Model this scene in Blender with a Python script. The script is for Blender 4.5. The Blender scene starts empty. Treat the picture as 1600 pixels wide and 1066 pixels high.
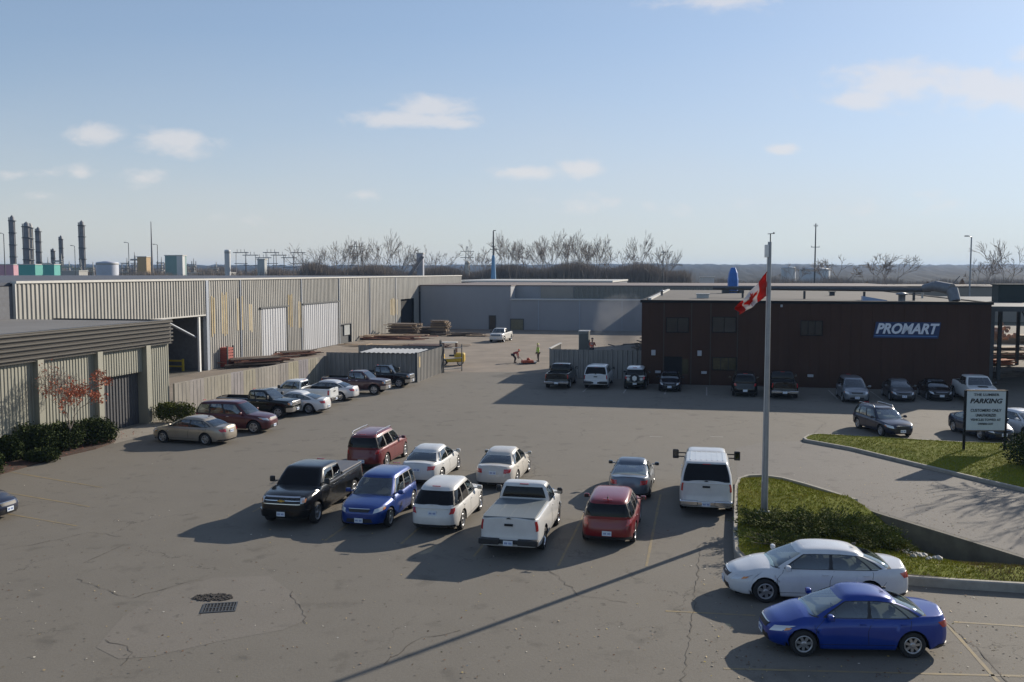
import bpy, bmesh, math, random
from math import sin, cos, pi, radians, sqrt, atan, atan2, acos, asin
from mathutils import Vector, Matrix
from mathutils.geometry import tessellate_polygon
random.seed(7)
scn = bpy.context.scene
COL = scn.collection

# ---------------------------------------------------------------- camera, sky, sun, exposure
FPX, CX, CY, HORIZON, CAMH = 1450.0, 800.0, 533.0, 425.0, 9.2
PITCH = atan((CY - HORIZON) / FPX)
cd = bpy.data.cameras.new('camera'); cam = bpy.data.objects.new('camera', cd); COL.objects.link(cam)
cam.location = (0, 0, CAMH); cam.rotation_euler = (pi / 2 - PITCH, 0, 0)
cd.sensor_width = 36; cd.lens = FPX / 1600 * 36; cd.clip_start = .1; cd.clip_end = 30000
scn.camera = cam

SUN_AZ, SUN_EL = 45.5, 22.4           # azimuth clockwise from +Y
SUN_STRENGTH, SKY_STRENGTH, EXPOSURE = 4.2, 0.076, 0.60
world = bpy.data.worlds.new('World'); scn.world = world; world.use_nodes = True
def build_world():
    nt = world.node_tree; N = nt.nodes; L = nt.links; N.clear()
    def nd(t, **k):
        n = N.new(t)
        for a, b in k.items(): setattr(n, a, b)
        return n
    def ma(op, a, b=None, c=None):
        n = nd('ShaderNodeMath', operation=op)
        for i, v in enumerate((a, b, c)):
            if v is None: continue
            if isinstance(v, (int, float)): n.inputs[i].default_value = v
            else: L.new(v, n.inputs[i])
        return n.outputs[0]
    sky = nd('ShaderNodeTexSky', sky_type='NISHITA', sun_disc=False)
    sky.sun_elevation = radians(SUN_EL); sky.sun_rotation = radians(SUN_AZ)
    sky.altitude = 150; sky.air_density = 1.0; sky.dust_density = .55; sky.ozone_density = 2.2
    tc = nd('ShaderNodeTexCoord'); sp = nd('ShaderNodeSeparateXYZ'); L.new(tc.outputs['Generated'], sp.inputs[0])
    yy = ma('MAXIMUM', sp.outputs[1], 0.05)
    a = ma('DIVIDE', sp.outputs[0], yy); e = ma('DIVIDE', sp.outputs[2], yy)
    cb = nd('ShaderNodeCombineXYZ'); L.new(a, cb.inputs[0]); L.new(e, cb.inputs[1])
    # clouds: centre (direction tangents), half sizes, strength
    def c(px, py, w, h, s): return ((px - 800) / 1450, (425 - py) / 1450, w * 1.3 / 1450, h * 1.02 / 1450, min(1.1, s * 1.15))
    clouds = [c(680, 172, 52, 24, 1.0), c(645, 192, 105, 17, .95), c(715, 196, 40, 12, .8),
              c(165, 215, 55, 19, .75), c(275, 224, 70, 28, .85), c(228, 278, 38, 20, .8), c(85, 271, 30, 14, .62), c(130, 272, 26, 13, .55),
              c(905, 266, 36, 17, .95), c(835, 272, 58, 15, .9), c(1214, 237, 26, 11, .95), c(565, 306, 42, 14, .5),
              c(1405, 132, 110, 34, 1.0), c(1530, 146, 170, 42, .9), c(1330, 160, 60, 22, .8), c(1110, 12, 95, 22, .75),
              c(935, 322, 110, 18, .42), c(1110, 328, 75, 16, .42), c(1480, 322, 150, 20, .35), c(385, 340, 60, 13, .4), c(70, 308, 38, 13, .4), c(30, 274, 30, 9, .4), c(1600, 95, 40, 22, .7)]
    tot = None
    for (u0, v0, w, h, s) in clouds:
        s1 = nd('ShaderNodeVectorMath', operation='SUBTRACT'); L.new(cb.outputs[0], s1.inputs[0]); s1.inputs[1].default_value = (u0, v0, 0)
        s2 = nd('ShaderNodeVectorMath', operation='MULTIPLY'); L.new(s1.outputs[0], s2.inputs[0]); s2.inputs[1].default_value = (1 / w, 1 / h, 0)
        ln = nd('ShaderNodeVectorMath', operation='LENGTH'); L.new(s2.outputs[0], ln.inputs[0])
        m = ma('MULTIPLY', ma('SUBTRACT', 1.22, ln.outputs['Value']), s)
        tot = m if tot is None else ma('MAXIMUM', tot, m)
    nz = nd('ShaderNodeTexNoise'); nz.inputs['Scale'].default_value = 19; nz.inputs['Distortion'].default_value = .25; nz.inputs['Detail'].default_value = 9; nz.inputs['Roughness'].default_value = .62
    mp = nd('ShaderNodeVectorMath', operation='MULTIPLY'); L.new(cb.outputs[0], mp.inputs[0]); mp.inputs[1].default_value = (1, 1.9, 1)
    L.new(mp.outputs[0], nz.inputs['Vector'])
    dens = ma('ADD', tot, ma('MULTIPLY', ma('SUBTRACT', nz.outputs['Fac'], .53), 2.3))
    mr = nd('ShaderNodeMapRange', interpolation_type='SMOOTHSTEP'); L.new(dens, mr.inputs[0])
    mr.inputs[1].default_value = .12; mr.inputs[2].default_value = 1.0; mr.inputs[3].default_value = 0; mr.inputs[4].default_value = .56
    # thin high veil, stronger towards the horizon
    nz2 = nd('ShaderNodeTexNoise'); nz2.inputs['Scale'].default_value = 3.2; nz2.inputs['Detail'].default_value = 6
    mp2 = nd('ShaderNodeVectorMath', operation='MULTIPLY'); L.new(cb.outputs[0], mp2.inputs[0]); mp2.inputs[1].default_value = (1, 3.2, 1)
    L.new(mp2.outputs[0], nz2.inputs['Vector'])
    veil = ma('MULTIPLY', ma('ADD', ma('MULTIPLY', nz2.outputs['Fac'], .55), .42), ma('POWER', ma('MAXIMUM', ma('SUBTRACT', 1.0, ma('MULTIPLY', ma('ABSOLUTE', e), 2.6)), 0.34), 1.9))
    # soft shoulder on the sky's own brightness (thin overcast near the sun)
    v1 = nd('ShaderNodeVectorMath', operation='MULTIPLY_ADD'); L.new(sky.outputs[0], v1.inputs[0]); v1.inputs[1].default_value = (.17, .115, .07); v1.inputs[2].default_value = (1, 1, 1)
    v2 = nd('ShaderNodeVectorMath', operation='DIVIDE'); L.new(sky.outputs[0], v2.inputs[0]); L.new(v1.outputs[0], v2.inputs[1])
    v3 = nd('ShaderNodeVectorMath', operation='SCALE'); L.new(v2.outputs[0], v3.inputs[0]); v3.inputs['Scale'].default_value = 1.46
    mv = nd('ShaderNodeMix', data_type='RGBA'); L.new(ma('MINIMUM', veil, .8), mv.inputs['Factor']); L.new(v3.outputs[0], mv.inputs['A']); mv.inputs['B'].default_value = (6.0, 5.8, 5.55, 1)
    mx = nd('ShaderNodeMix', data_type='RGBA'); L.new(mr.outputs[0], mx.inputs['Factor']); L.new(mv.outputs['Result'], mx.inputs['A'])
    mx.inputs['B'].default_value = (7.3, 6.9, 6.7, 1)
    bg = nd('ShaderNodeBackground'); bg.inputs['Strength'].default_value = SKY_STRENGTH; L.new(mx.outputs['Result'], bg.inputs['Color'])
    o = nd('ShaderNodeOutputWorld'); L.new(bg.outputs[0], o.inputs['Surface'])
build_world()
sl = bpy.data.lights.new('sun', 'SUN'); sun = bpy.data.objects.new('sun', sl); COL.objects.link(sun)
sl.energy = SUN_STRENGTH; sl.angle = radians(.55); sl.color = (1, .90, .76)
sun.rotation_euler = (pi / 2 - radians(SUN_EL), 0, -radians(SUN_AZ) + pi)
sd = Vector((sin(radians(SUN_AZ)) * cos(radians(SUN_EL)), cos(radians(SUN_AZ)) * cos(radians(SUN_EL)), sin(radians(SUN_EL))))
sun.rotation_euler = sd.to_track_quat('Z', 'Y').to_euler()
scn.view_settings.view_transform = 'Standard'; scn.view_settings.look = 'None'
scn.view_settings.exposure = EXPOSURE; scn.view_settings.gamma = 1
scn.cycles.volume_bounces = 0; scn.cycles.max_bounces = 6; scn.cycles.volume_step_rate = 1

# ---------------------------------------------------------------- geometry helpers
A = atan(300 / 1450)                                  # the lot's grid is turned by this angle
U = Vector((sin(A), cos(A), 0)); NN = Vector((cos(A), -sin(A), 0))
def ray(px, py):
    f = Vector((0, cos(PITCH), -sin(PITCH))); up = Vector((0, sin(PITCH), cos(PITCH)))
    return f + Vector((1, 0, 0)) * ((px - CX) / FPX) + up * ((CY - py) / FPX)
def G(px, py, z=0.0):
    d = ray(px, py); t = (z - CAMH) / d.z
    return Vector((d.x * t, d.y * t, z))
def at(px, py, Y):                                     # point of the sight line at depth Y
    d = ray(px, py); t = Y / d.y
    return Vector((d.x * t, Y, CAMH + d.z * t))
def onS(px, py, s):                                    # -> (r, z) on the plane u.p = s
    d = ray(px, py); t = s / d.dot(U); p = d * t
    return p.dot(NN), CAMH + d.z * t
def onR(px, py, r):                                    # -> (s, z) on the plane n.p = r
    d = ray(px, py); t = r / d.dot(NN); p = d * t
    return p.dot(U), CAMH + d.z * t
def RS(r, s, z=0): 
    v = NN * r + U * s; return Vector((v.x, v.y, z))
def toRS(p): return p.dot(NN), p.dot(U)

class MB:
    def __init__(s): s.v = []; s.f = []; s.m = []; s.sm = []
    def add(s, vs, fs, mi=0, smooth=False):
        o = len(s.v); s.v += [tuple(v) for v in vs]
        for f in fs: s.f.append(tuple(i + o for i in f)); s.m.append(mi); s.sm.append(smooth)
        return s
    def box(s, x0, x1, y0, y1, z0, z1, mi=0, bev=0):
        if x0 > x1: x0, x1 = x1, x0
        if y0 > y1: y0, y1 = y1, y0
        if z0 > z1: z0, z1 = z1, z0
        if bev > 0:
            b = min(bev, (x1 - x0) * .45, (y1 - y0) * .45, (z1 - z0) * .45)
            bm = bmesh.new(); bmesh.ops.create_cube(bm, size=1)
            for q in bm.verts: q.co = Vector(((x0 + x1) / 2 + q.co.x * (x1 - x0), (y0 + y1) / 2 + q.co.y * (y1 - y0), (z0 + z1) / 2 + q.co.z * (z1 - z0)))
            bmesh.ops.bevel(bm, geom=bm.edges[:], offset=b, segments=2, affect='EDGES', profile=.5)
            bm.verts.index_update()
            s.add([q.co for q in bm.verts], [[q.index for q in f.verts] for f in bm.faces], mi, False); bm.free()
            return s
        vs = [(x, y, z) for z in (z0, z1) for y in (y0, y1) for x in (x0, x1)]
        return s.add(vs, [(0, 2, 3, 1), (4, 5, 7, 6), (0, 1, 5, 4), (2, 6, 7, 3), (0, 4, 6, 2), (1, 3, 7, 5)], mi)
    def obox(s, c, ax, ay, az, mi=0):                  # oriented box: centre + half axes
        c = Vector(c); ax = Vector(ax); ay = Vector(ay); az = Vector(az)
        vs = [c + ax * i + ay * j + az * k for k in (-1, 1) for j in (-1, 1) for i in (-1, 1)]
        return s.add(vs, [(0, 2, 3, 1), (4, 5, 7, 6), (0, 1, 5, 4), (2, 6, 7, 3), (0, 4, 6, 2), (1, 3, 7, 5)], mi)
    def tube(s, p0, p1, r0, r1=None, n=8, mi=0, cap=True, smooth=True):
        if r1 is None: r1 = r0
        p0 = Vector(p0); p1 = Vector(p1); d = p1 - p0
        if d.length < 1e-6: return s
        q = d.to_track_quat('Z', 'Y'); a = []
        for (p, r) in ((p0, r0), (p1, r1)):
            for k in range(n): a.append(p + q @ Vector((r * cos(2 * pi * k / n), r * sin(2 * pi * k / n), 0)))
        s.add(a, [(k, (k + 1) % n, n + (k + 1) % n, n + k) for k in range(n)], mi, smooth)
        if cap: s.add(a, [tuple(range(n))[::-1], tuple(range(n, 2 * n))], mi)
        return s
    def path(s, pts, rad, n=8, mi=0):
        for i in range(len(pts) - 1):
            r0 = rad[i] if isinstance(rad, (list, tuple)) else rad; r1 = rad[i + 1] if isinstance(rad, (list, tuple)) else rad
            s.tube(pts[i], pts[i + 1], r0, r1, n, mi)
        return s
    def lathe(s, prof, c=(0, 0, 0), n=16, axis='Z', mi=0, smooth=True):
        o = []; c = Vector(c)
        for (r, h) in prof:
            for k in range(n):
                a = 2 * pi * k / n
                if axis == 'Z': o.append(c + Vector((r * cos(a), r * sin(a), h)))
                else: o.append(c + Vector((r * cos(a), h, r * sin(a))))
        fs = [(i * n + k, i * n + (k + 1) % n, (i + 1) * n + (k + 1) % n, (i + 1) * n + k) for i in range(len(prof) - 1) for k in range(n)]
        return s.add(o, fs, mi, smooth)
    def poly(s, pts, mi=0): return s.add(pts, [tuple(range(len(pts)))], mi)
    def build(s, name, mats, parent=None, fix=False):
        me = bpy.data.meshes.new(name); me.from_pydata(s.v, [], s.f)
        if not isinstance(mats, (list, tuple)): mats = [mats]
        for m in mats: me.materials.append(m)
        me.polygons.foreach_set('material_index', s.m); me.polygons.foreach_set('use_smooth', s.sm)
        if fix:
            bm = bmesh.new(); bm.from_mesh(me); bmesh.ops.remove_doubles(bm, verts=bm.verts, dist=1e-4)
            bmesh.ops.recalc_face_normals(bm, faces=bm.faces); bm.to_mesh(me); bm.free()
        me.update()
        o = bpy.data.objects.new(name, me); COL.objects.link(o)
        if parent: o.parent = parent
        return o
def tag(o, label=None, cat=None, group=None, kind=None):
    if label: o['label'] = label
    if cat: o['category'] = cat
    if group: o['group'] = group
    if kind: o['kind'] = kind
    return o
def empty(name, loc=(0, 0, 0), rz=0, label=None, cat=None, group=None):
    o = bpy.data.objects.new(name, None); COL.objects.link(o); o.location = loc; o.rotation_euler = (0, 0, rz); o.empty_display_size = .3
    return tag(o, label, cat, group)
def dup(root, loc, rz=None, sc=None, label=None, group=None):
    r = root.copy(); COL.objects.link(r); r.location = loc
    if rz is not None: r.rotation_euler = (0, 0, rz)
    if sc is not None: r.scale = (sc, sc, sc) if not isinstance(sc, tuple) else sc
    if label: r['label'] = label
    if group: r['group'] = group
    for ch in list(root.children):
        c = ch.copy(); COL.objects.link(c); c.parent = r
        for g in list(ch.children):
            e = g.copy(); COL.objects.link(e); e.parent = c
    return r
def frame(name, r, s, label, cat, group=None, z=0):    # Empty in the lot's grid at (r, s)
    return empty(name, RS(r, s, z), -A, label, cat, group)

# ---------------------------------------------------------------- materials
def hexc(r, g, b): return (r, g, b, 1)
def pm(name, col, rough=.6, metal=0, var=0, scale=4, coat=0, spec=.5, bump=0, bscale=40, alpha=None, stretch=(1, 1, 1), col2=None, detail=6):
    m = bpy.data.materials.new(name); m.use_nodes = True; nt = m.node_tree; b = nt.nodes['Principled BSDF']; L = nt.links
    b.inputs['Base Color'].default_value = (*col, 1); b.inputs['Roughness'].default_value = rough; b.inputs['Metallic'].default_value = metal
    b.inputs['Coat Weight'].default_value = coat; b.inputs['Coat Roughness'].default_value = .04; b.inputs['Specular IOR Level'].default_value = spec
    tc = nt.nodes.new('ShaderNodeTexCoord'); mp = nt.nodes.new('ShaderNodeMapping'); mp.inputs['Scale'].default_value = stretch
    L.new(tc.outputs['Object'], mp.inputs[0])
    if var or col2:
        n = nt.nodes.new('ShaderNodeTexNoise'); n.inputs['Scale'].default_value = scale; n.inputs['Detail'].default_value = detail; n.inputs['Roughness'].default_value = .65
        L.new(mp.outputs[0], n.inputs['Vector'])
        mr = nt.nodes.new('ShaderNodeMapRange'); L.new(n.outputs['Fac'], mr.inputs[0]); mr.inputs[1].default_value = .3; mr.inputs[2].default_value = .7
        mx = nt.nodes.new('ShaderNodeMix'); mx.data_type = 'RGBA'; L.new(mr.outputs[0], mx.inputs['Factor'])
        c2 = col2 if col2 else tuple(min(1, c * (1 + var)) for c in col); c1 = col if col2 else tuple(c * (1 - var) for c in col)
        mx.inputs['A'].default_value = (*c1, 1); mx.inputs['B'].default_value = (*c2, 1); L.new(mx.outputs['Result'], b.inputs['Base Color'])
    if bump:
        n2 = nt.nodes.new('ShaderNodeTexNoise'); n2.inputs['Scale'].default_value = bscale; n2.inputs['Detail'].default_value = 5
        L.new(mp.outputs[0], n2.inputs['Vector'])
        bu = nt.nodes.new('ShaderNodeBump'); bu.inputs['Strength'].default_value = bump; bu.inputs['Distance'].default_value = .05
        L.new(n2.outputs['Fac'], bu.inputs['Height']); L.new(bu.outputs[0], b.inputs['Normal'])
    return m
M = {}
M['black_plastic'] = pm('black_plastic', (.018, .018, .02), .55)
M['rubber'] = pm('rubber', (.016, .016, .017), .85, var=.2, scale=9)
M['dark'] = pm('dark', (.006, .006, .007), .9)
M['chrome'] = pm('chrome', (.62, .62, .63), .18, 1)
M['alloy'] = pm('alloy', (.42, .43, .45), .32, .85, var=.12, scale=20)
M['glass'] = pm('car_glass', (.012, .016, .018), .04, 0, spec=.5)
M['glass_tint'] = pm('tinted_glass', (.004, .004, .005), .06, 0, spec=.28)
M['glass_clear'] = pm('greenish_glass', (.022, .036, .036), .04, 0, spec=.6, col2=(.045, .062, .058), scale=2.2)
M['lamp_clear'] = pm('headlight_lens', (.55, .57, .60), .12, .25, coat=1)
M['lamp_amber'] = pm('amber_lens', (.65, .22, .04), .15, 0, coat=1)
M['lamp_red'] = pm('red_lens', (.42, .012, .014), .15, 0, coat=1)
M['plate'] = pm('plate_white', (.62, .68, .74), .4, var=.1, scale=30)
M['plate_blue'] = pm('plate_lettering', (.05, .10, .35), .5)
M['seam'] = pm('panel_gap', (.012, .012, .014), .8)
M['orange'] = pm('orange', (.62, .13, .03), .7, var=.15)
M['galv'] = pm('galvanised_steel', (.27, .28, .30), .42, .55, var=.12, scale=3)
M['steel_dark'] = pm('dark_steel', (.07, .075, .08), .6, .3, var=.2)
M['white_paint'] = pm('white_paint', (.72, .72, .70), .5, var=.06)
def seethrough(name, tint, base=.10):
    m = bpy.data.materials.new(name); m.use_nodes = True; nt = m.node_tree; N = nt.nodes; N.clear(); L = nt.links
    tr = N.new('ShaderNodeBsdfTransparent'); tr.inputs[0].default_value = (*tint, 1); gl = N.new('ShaderNodeBsdfGlossy'); gl.inputs['Roughness'].default_value = .03; gl.inputs['Color'].default_value = (.9, .95, 1, 1)
    lw = N.new('ShaderNodeLayerWeight'); lw.inputs['Blend'].default_value = .28; mr = N.new('ShaderNodeMapRange'); L.new(lw.outputs['Fresnel'], mr.inputs[0]); mr.inputs[3].default_value = base; mr.inputs[4].default_value = .95
    ge = N.new('ShaderNodeNewGeometry'); iv = N.new('ShaderNodeMath'); iv.operation = 'SUBTRACT'; iv.inputs[0].default_value = 1; L.new(ge.outputs['Backfacing'], iv.inputs[1]); mu = N.new('ShaderNodeMath'); mu.operation = 'MULTIPLY'; L.new(mr.outputs[0], mu.inputs[0]); L.new(iv.outputs[0], mu.inputs[1])
    mx = N.new('ShaderNodeMixShader'); L.new(mu.outputs[0], mx.inputs[0]); L.new(tr.outputs[0], mx.inputs[1]); L.new(gl.outputs[0], mx.inputs[2]); o = N.new('ShaderNodeOutputMaterial'); L.new(mx.outputs[0], o.inputs['Surface']); return m
M['glass'] = seethrough('car_glass', (.40, .45, .45), .13); M['glass_clear'] = seethrough('greenish_glass', (.60, .70, .66), .24)
M['seat'] = pm('seat_fabric', (.10, .095, .085), .85, var=.15); M['seat_dark'] = pm('dark_interior', (.022, .022, .024), .8)
M['pane'] = pm('window_pane', (.012, .014, .016), .08, 0, spec=.6)
_pc = {}
def paint(col, metal=.0, dirt=.06):
    blk = max(col) < .035
    if blk: metal = 0; col = tuple(c * .4 for c in col)
    k = (col, metal)
    if k not in _pc:
        _pc[k] = pm('car_paint', col, .22 if blk else .32, metal, var=dirt, scale=2.5, coat=.5 if blk else .7, spec=.3 if blk else .4)
    return _pc[k]

# ---------------------------------------------------------------- vehicles
def lerp(a, b, t): return a + (b - a) * t
def table(tb, x):                                     # smooth-ish table lookup, ascending x
    if x <= tb[0][0]: return tb[0][1]
    for (a, b) in zip(tb, tb[1:]):
        if x <= b[0]:
            t = (x - a[0]) / (b[0] - a[0]); return lerp(a[1], b[1], t)
    return tb[-1][1]
def smtable(tb, x):
    if x <= tb[0][0]: return tb[0][1]
    if x >= tb[-1][0]: return tb[-1][1]
    for i in range(len(tb) - 1):
        if x <= tb[i + 1][0]:
            x0, y0 = tb[i]; x1, y1 = tb[i + 1]; h = x1 - x0; t = (x - x0) / h
            def sl(j):
                if j <= 0: return (tb[1][1] - tb[0][1]) / (tb[1][0] - tb[0][0])
                if j >= len(tb) - 1: return (tb[-1][1] - tb[-2][1]) / (tb[-1][0] - tb[-2][0])
                a = (tb[j][1] - tb[j - 1][1]) / (tb[j][0] - tb[j - 1][0]); b = (tb[j + 1][1] - tb[j][1]) / (tb[j + 1][0] - tb[j][0])
                return 0 if a * b <= 0 else 2 * a * b / (a + b)
            m0, m1 = sl(i), sl(i + 1)
            return (2*t**3-3*t*t+1)*y0 + (t**3-2*t*t+t)*h*m0 + (-2*t**3+3*t*t)*y1 + (t**3-t*t)*h*m1
def spow(c, e): return math.copysign(abs(c) ** e, c)

class Shell:
    """closed super-elliptic shell: surf(th, z); th 0 = nose, pi/2 = left side, pi = tail"""
    def __init__(s, XF, XR, WZ, ZT, pf, pr, tuck=.05, tw=.14):
        s.XF, s.XR, s.WZ, s.ZT, s.pf, s.pr, s.tuck, s.tw = XF, XR, WZ, ZT, pf, pr, tuck, tw
    def xy(s, th, z):
        c, q = cos(th), sin(th); p = s.pf if c >= 0 else s.pr
        xf, xr = s.XF(z), s.XR(z); xc = (xf + xr) / 2; hl = (xf - xr) / 2
        x = xc + hl * spow(c, 2 / p); w = s.WZ(z)
        if s.ZT:
            d = s.ZT(x) - z
            if d < s.tw: w *= 1 - s.tuck * (1 - max(d, 0) / s.tw) ** 2
        return x, w * spow(q, 2 / p)
    def surf(s, th, z):
        x, y = s.xy(th, z); return Vector((x, y, z))
    def thx(s, x, z, side=1):                         # angle of the side point at length x
        xf, xr = s.XF(z), s.XR(z); xn = max(-.999, min(.999, (x - (xf + xr) / 2) / ((xf - xr) / 2)))
        p = s.pf if xn >= 0 else s.pr
        return side * acos(spow(xn, p / 2))
    def thf(s, yn): return math.copysign(asin(min(1, abs(yn)) ** (s.pf / 2)), yn)
    def thr(s, yn): return pi - math.copysign(asin(min(1, abs(yn)) ** (s.pr / 2)), yn)

def patch(mb, surf, q, nu=4, nv=3, off=.006, thick=.03, mi=0, centre=(0, 0, .7)):
    """a slab that follows surf between four (u, v) corners"""
    P = []; centre = Vector(centre)
    for j in range(nv + 1):
        for i in range(nu + 1):
            a, b = i / nu, j / nv
            u = lerp(lerp(q[0][0], q[1][0], a), lerp(q[3][0], q[2][0], a), b); v = lerp(lerp(q[0][1], q[1][1], a), lerp(q[3][1], q[2][1], a), b)
            p = surf(u, v); du = surf(u + 1e-3, v) - surf(u - 1e-3, v); dv = surf(u, v + 1e-3) - surf(u, v - 1e-3)
            n = du.cross(dv)
            n = n.normalized() if n.length > 1e-12 else (p - centre).normalized()
            if n.dot(p - Vector((p.x * .55, 0, centre.z))) < 0: n = -n
            P.append((p, n))
    out = [p + n * off for p, n in P]; inn = [p + n * (off - thick) for p, n in P]; W = nu + 1
    fs = [(j * W + i, j * W + i + 1, (j + 1) * W + i + 1, (j + 1) * W + i) for j in range(nv) for i in range(nu)]
    a, b, d = out[0], out[nu], out[nv * W]
    if (b - a).cross(d - a).dot(P[0][1]) < 0: fs = [f[::-1] for f in fs]; flip = True
    else: flip = False
    mb.add(out, fs, mi, True)
    loop = [i for i in range(W)] + [j * W + nu for j in range(1, nv + 1)] + [nv * W + i for i in range(nu - 1, -1, -1)] + [j * W for j in range(nv - 1, 0, -1)]
    vs = [out[i] for i in loop] + [inn[i] for i in loop]; n = len(loop)
    sf = [(k, k + n, (k + 1) % n + n, (k + 1) % n) for k in range(n)]
    if flip: sf = [f[::-1] for f in sf]
    mb.add(vs, sf, mi, False)
    return mb

_wheel = {}
def wheel_meshes(R, wid, style):
    k = (R, wid, style)
    if k in _wheel: return _wheel[k]
    rr = R * .66; h = wid / 2
    t = MB(); t.lathe([(rr - .01, h * .75), (rr + .015, h * .96), (R - .035, h), (R - .008, h * .8), (R, h * .4), (R, -h * .4), (R - .008, -h * .8), (R - .035, -h), (rr, -h * .9)], n=28, axis='Y')
    t.lathe([(rr, h * .30), (.001, h * .30)], n=20, axis='Y', mi=1, smooth=False); t.lathe([(rr, -h * .8), (.001, -h * .8)], n=20, axis='Y', mi=1, smooth=False)
    r = MB(); r.lathe([(rr + .004, h * .72), (rr + .002, h * .93), (rr - .03, h * .88), (rr - .035, h * .4), (rr - .02, h * .34)], n=28, axis='Y')
    n, w = {'six': (6, .042), 'seven': (7, .032), 'five': (5, .06), 'steel': (9, .05), 'ten': (10, .026)}[style]
    for i in range(n):
        a = 2 * pi * i / n + .3; d = Vector((cos(a), 0, sin(a))); q = Vector((-sin(a), 0, cos(a)))
        r.obox(d * (rr * .53), d * (rr * .46), q * w, (0, h * .12, 0)); r.v[-8:] = [tuple(Vector(v) + Vector((0, h * (.62 if True else 0), 0))) for v in r.v[-8:]]
    r.lathe([(.07, h * .5), (.065, h * .86), (.045, h * .9), (.001, h * .9)], n=12, axis='Y')
    a = t.build('wheel', [M['rubber'], M['dark']]); b = r.build('rim', M['alloy'] if style != 'steel' else M['chrome'])
    _wheel[k] = (a.data, b.data); bpy.data.objects.remove(a); bpy.data.objects.remove(b)
    return _wheel[k]

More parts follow.
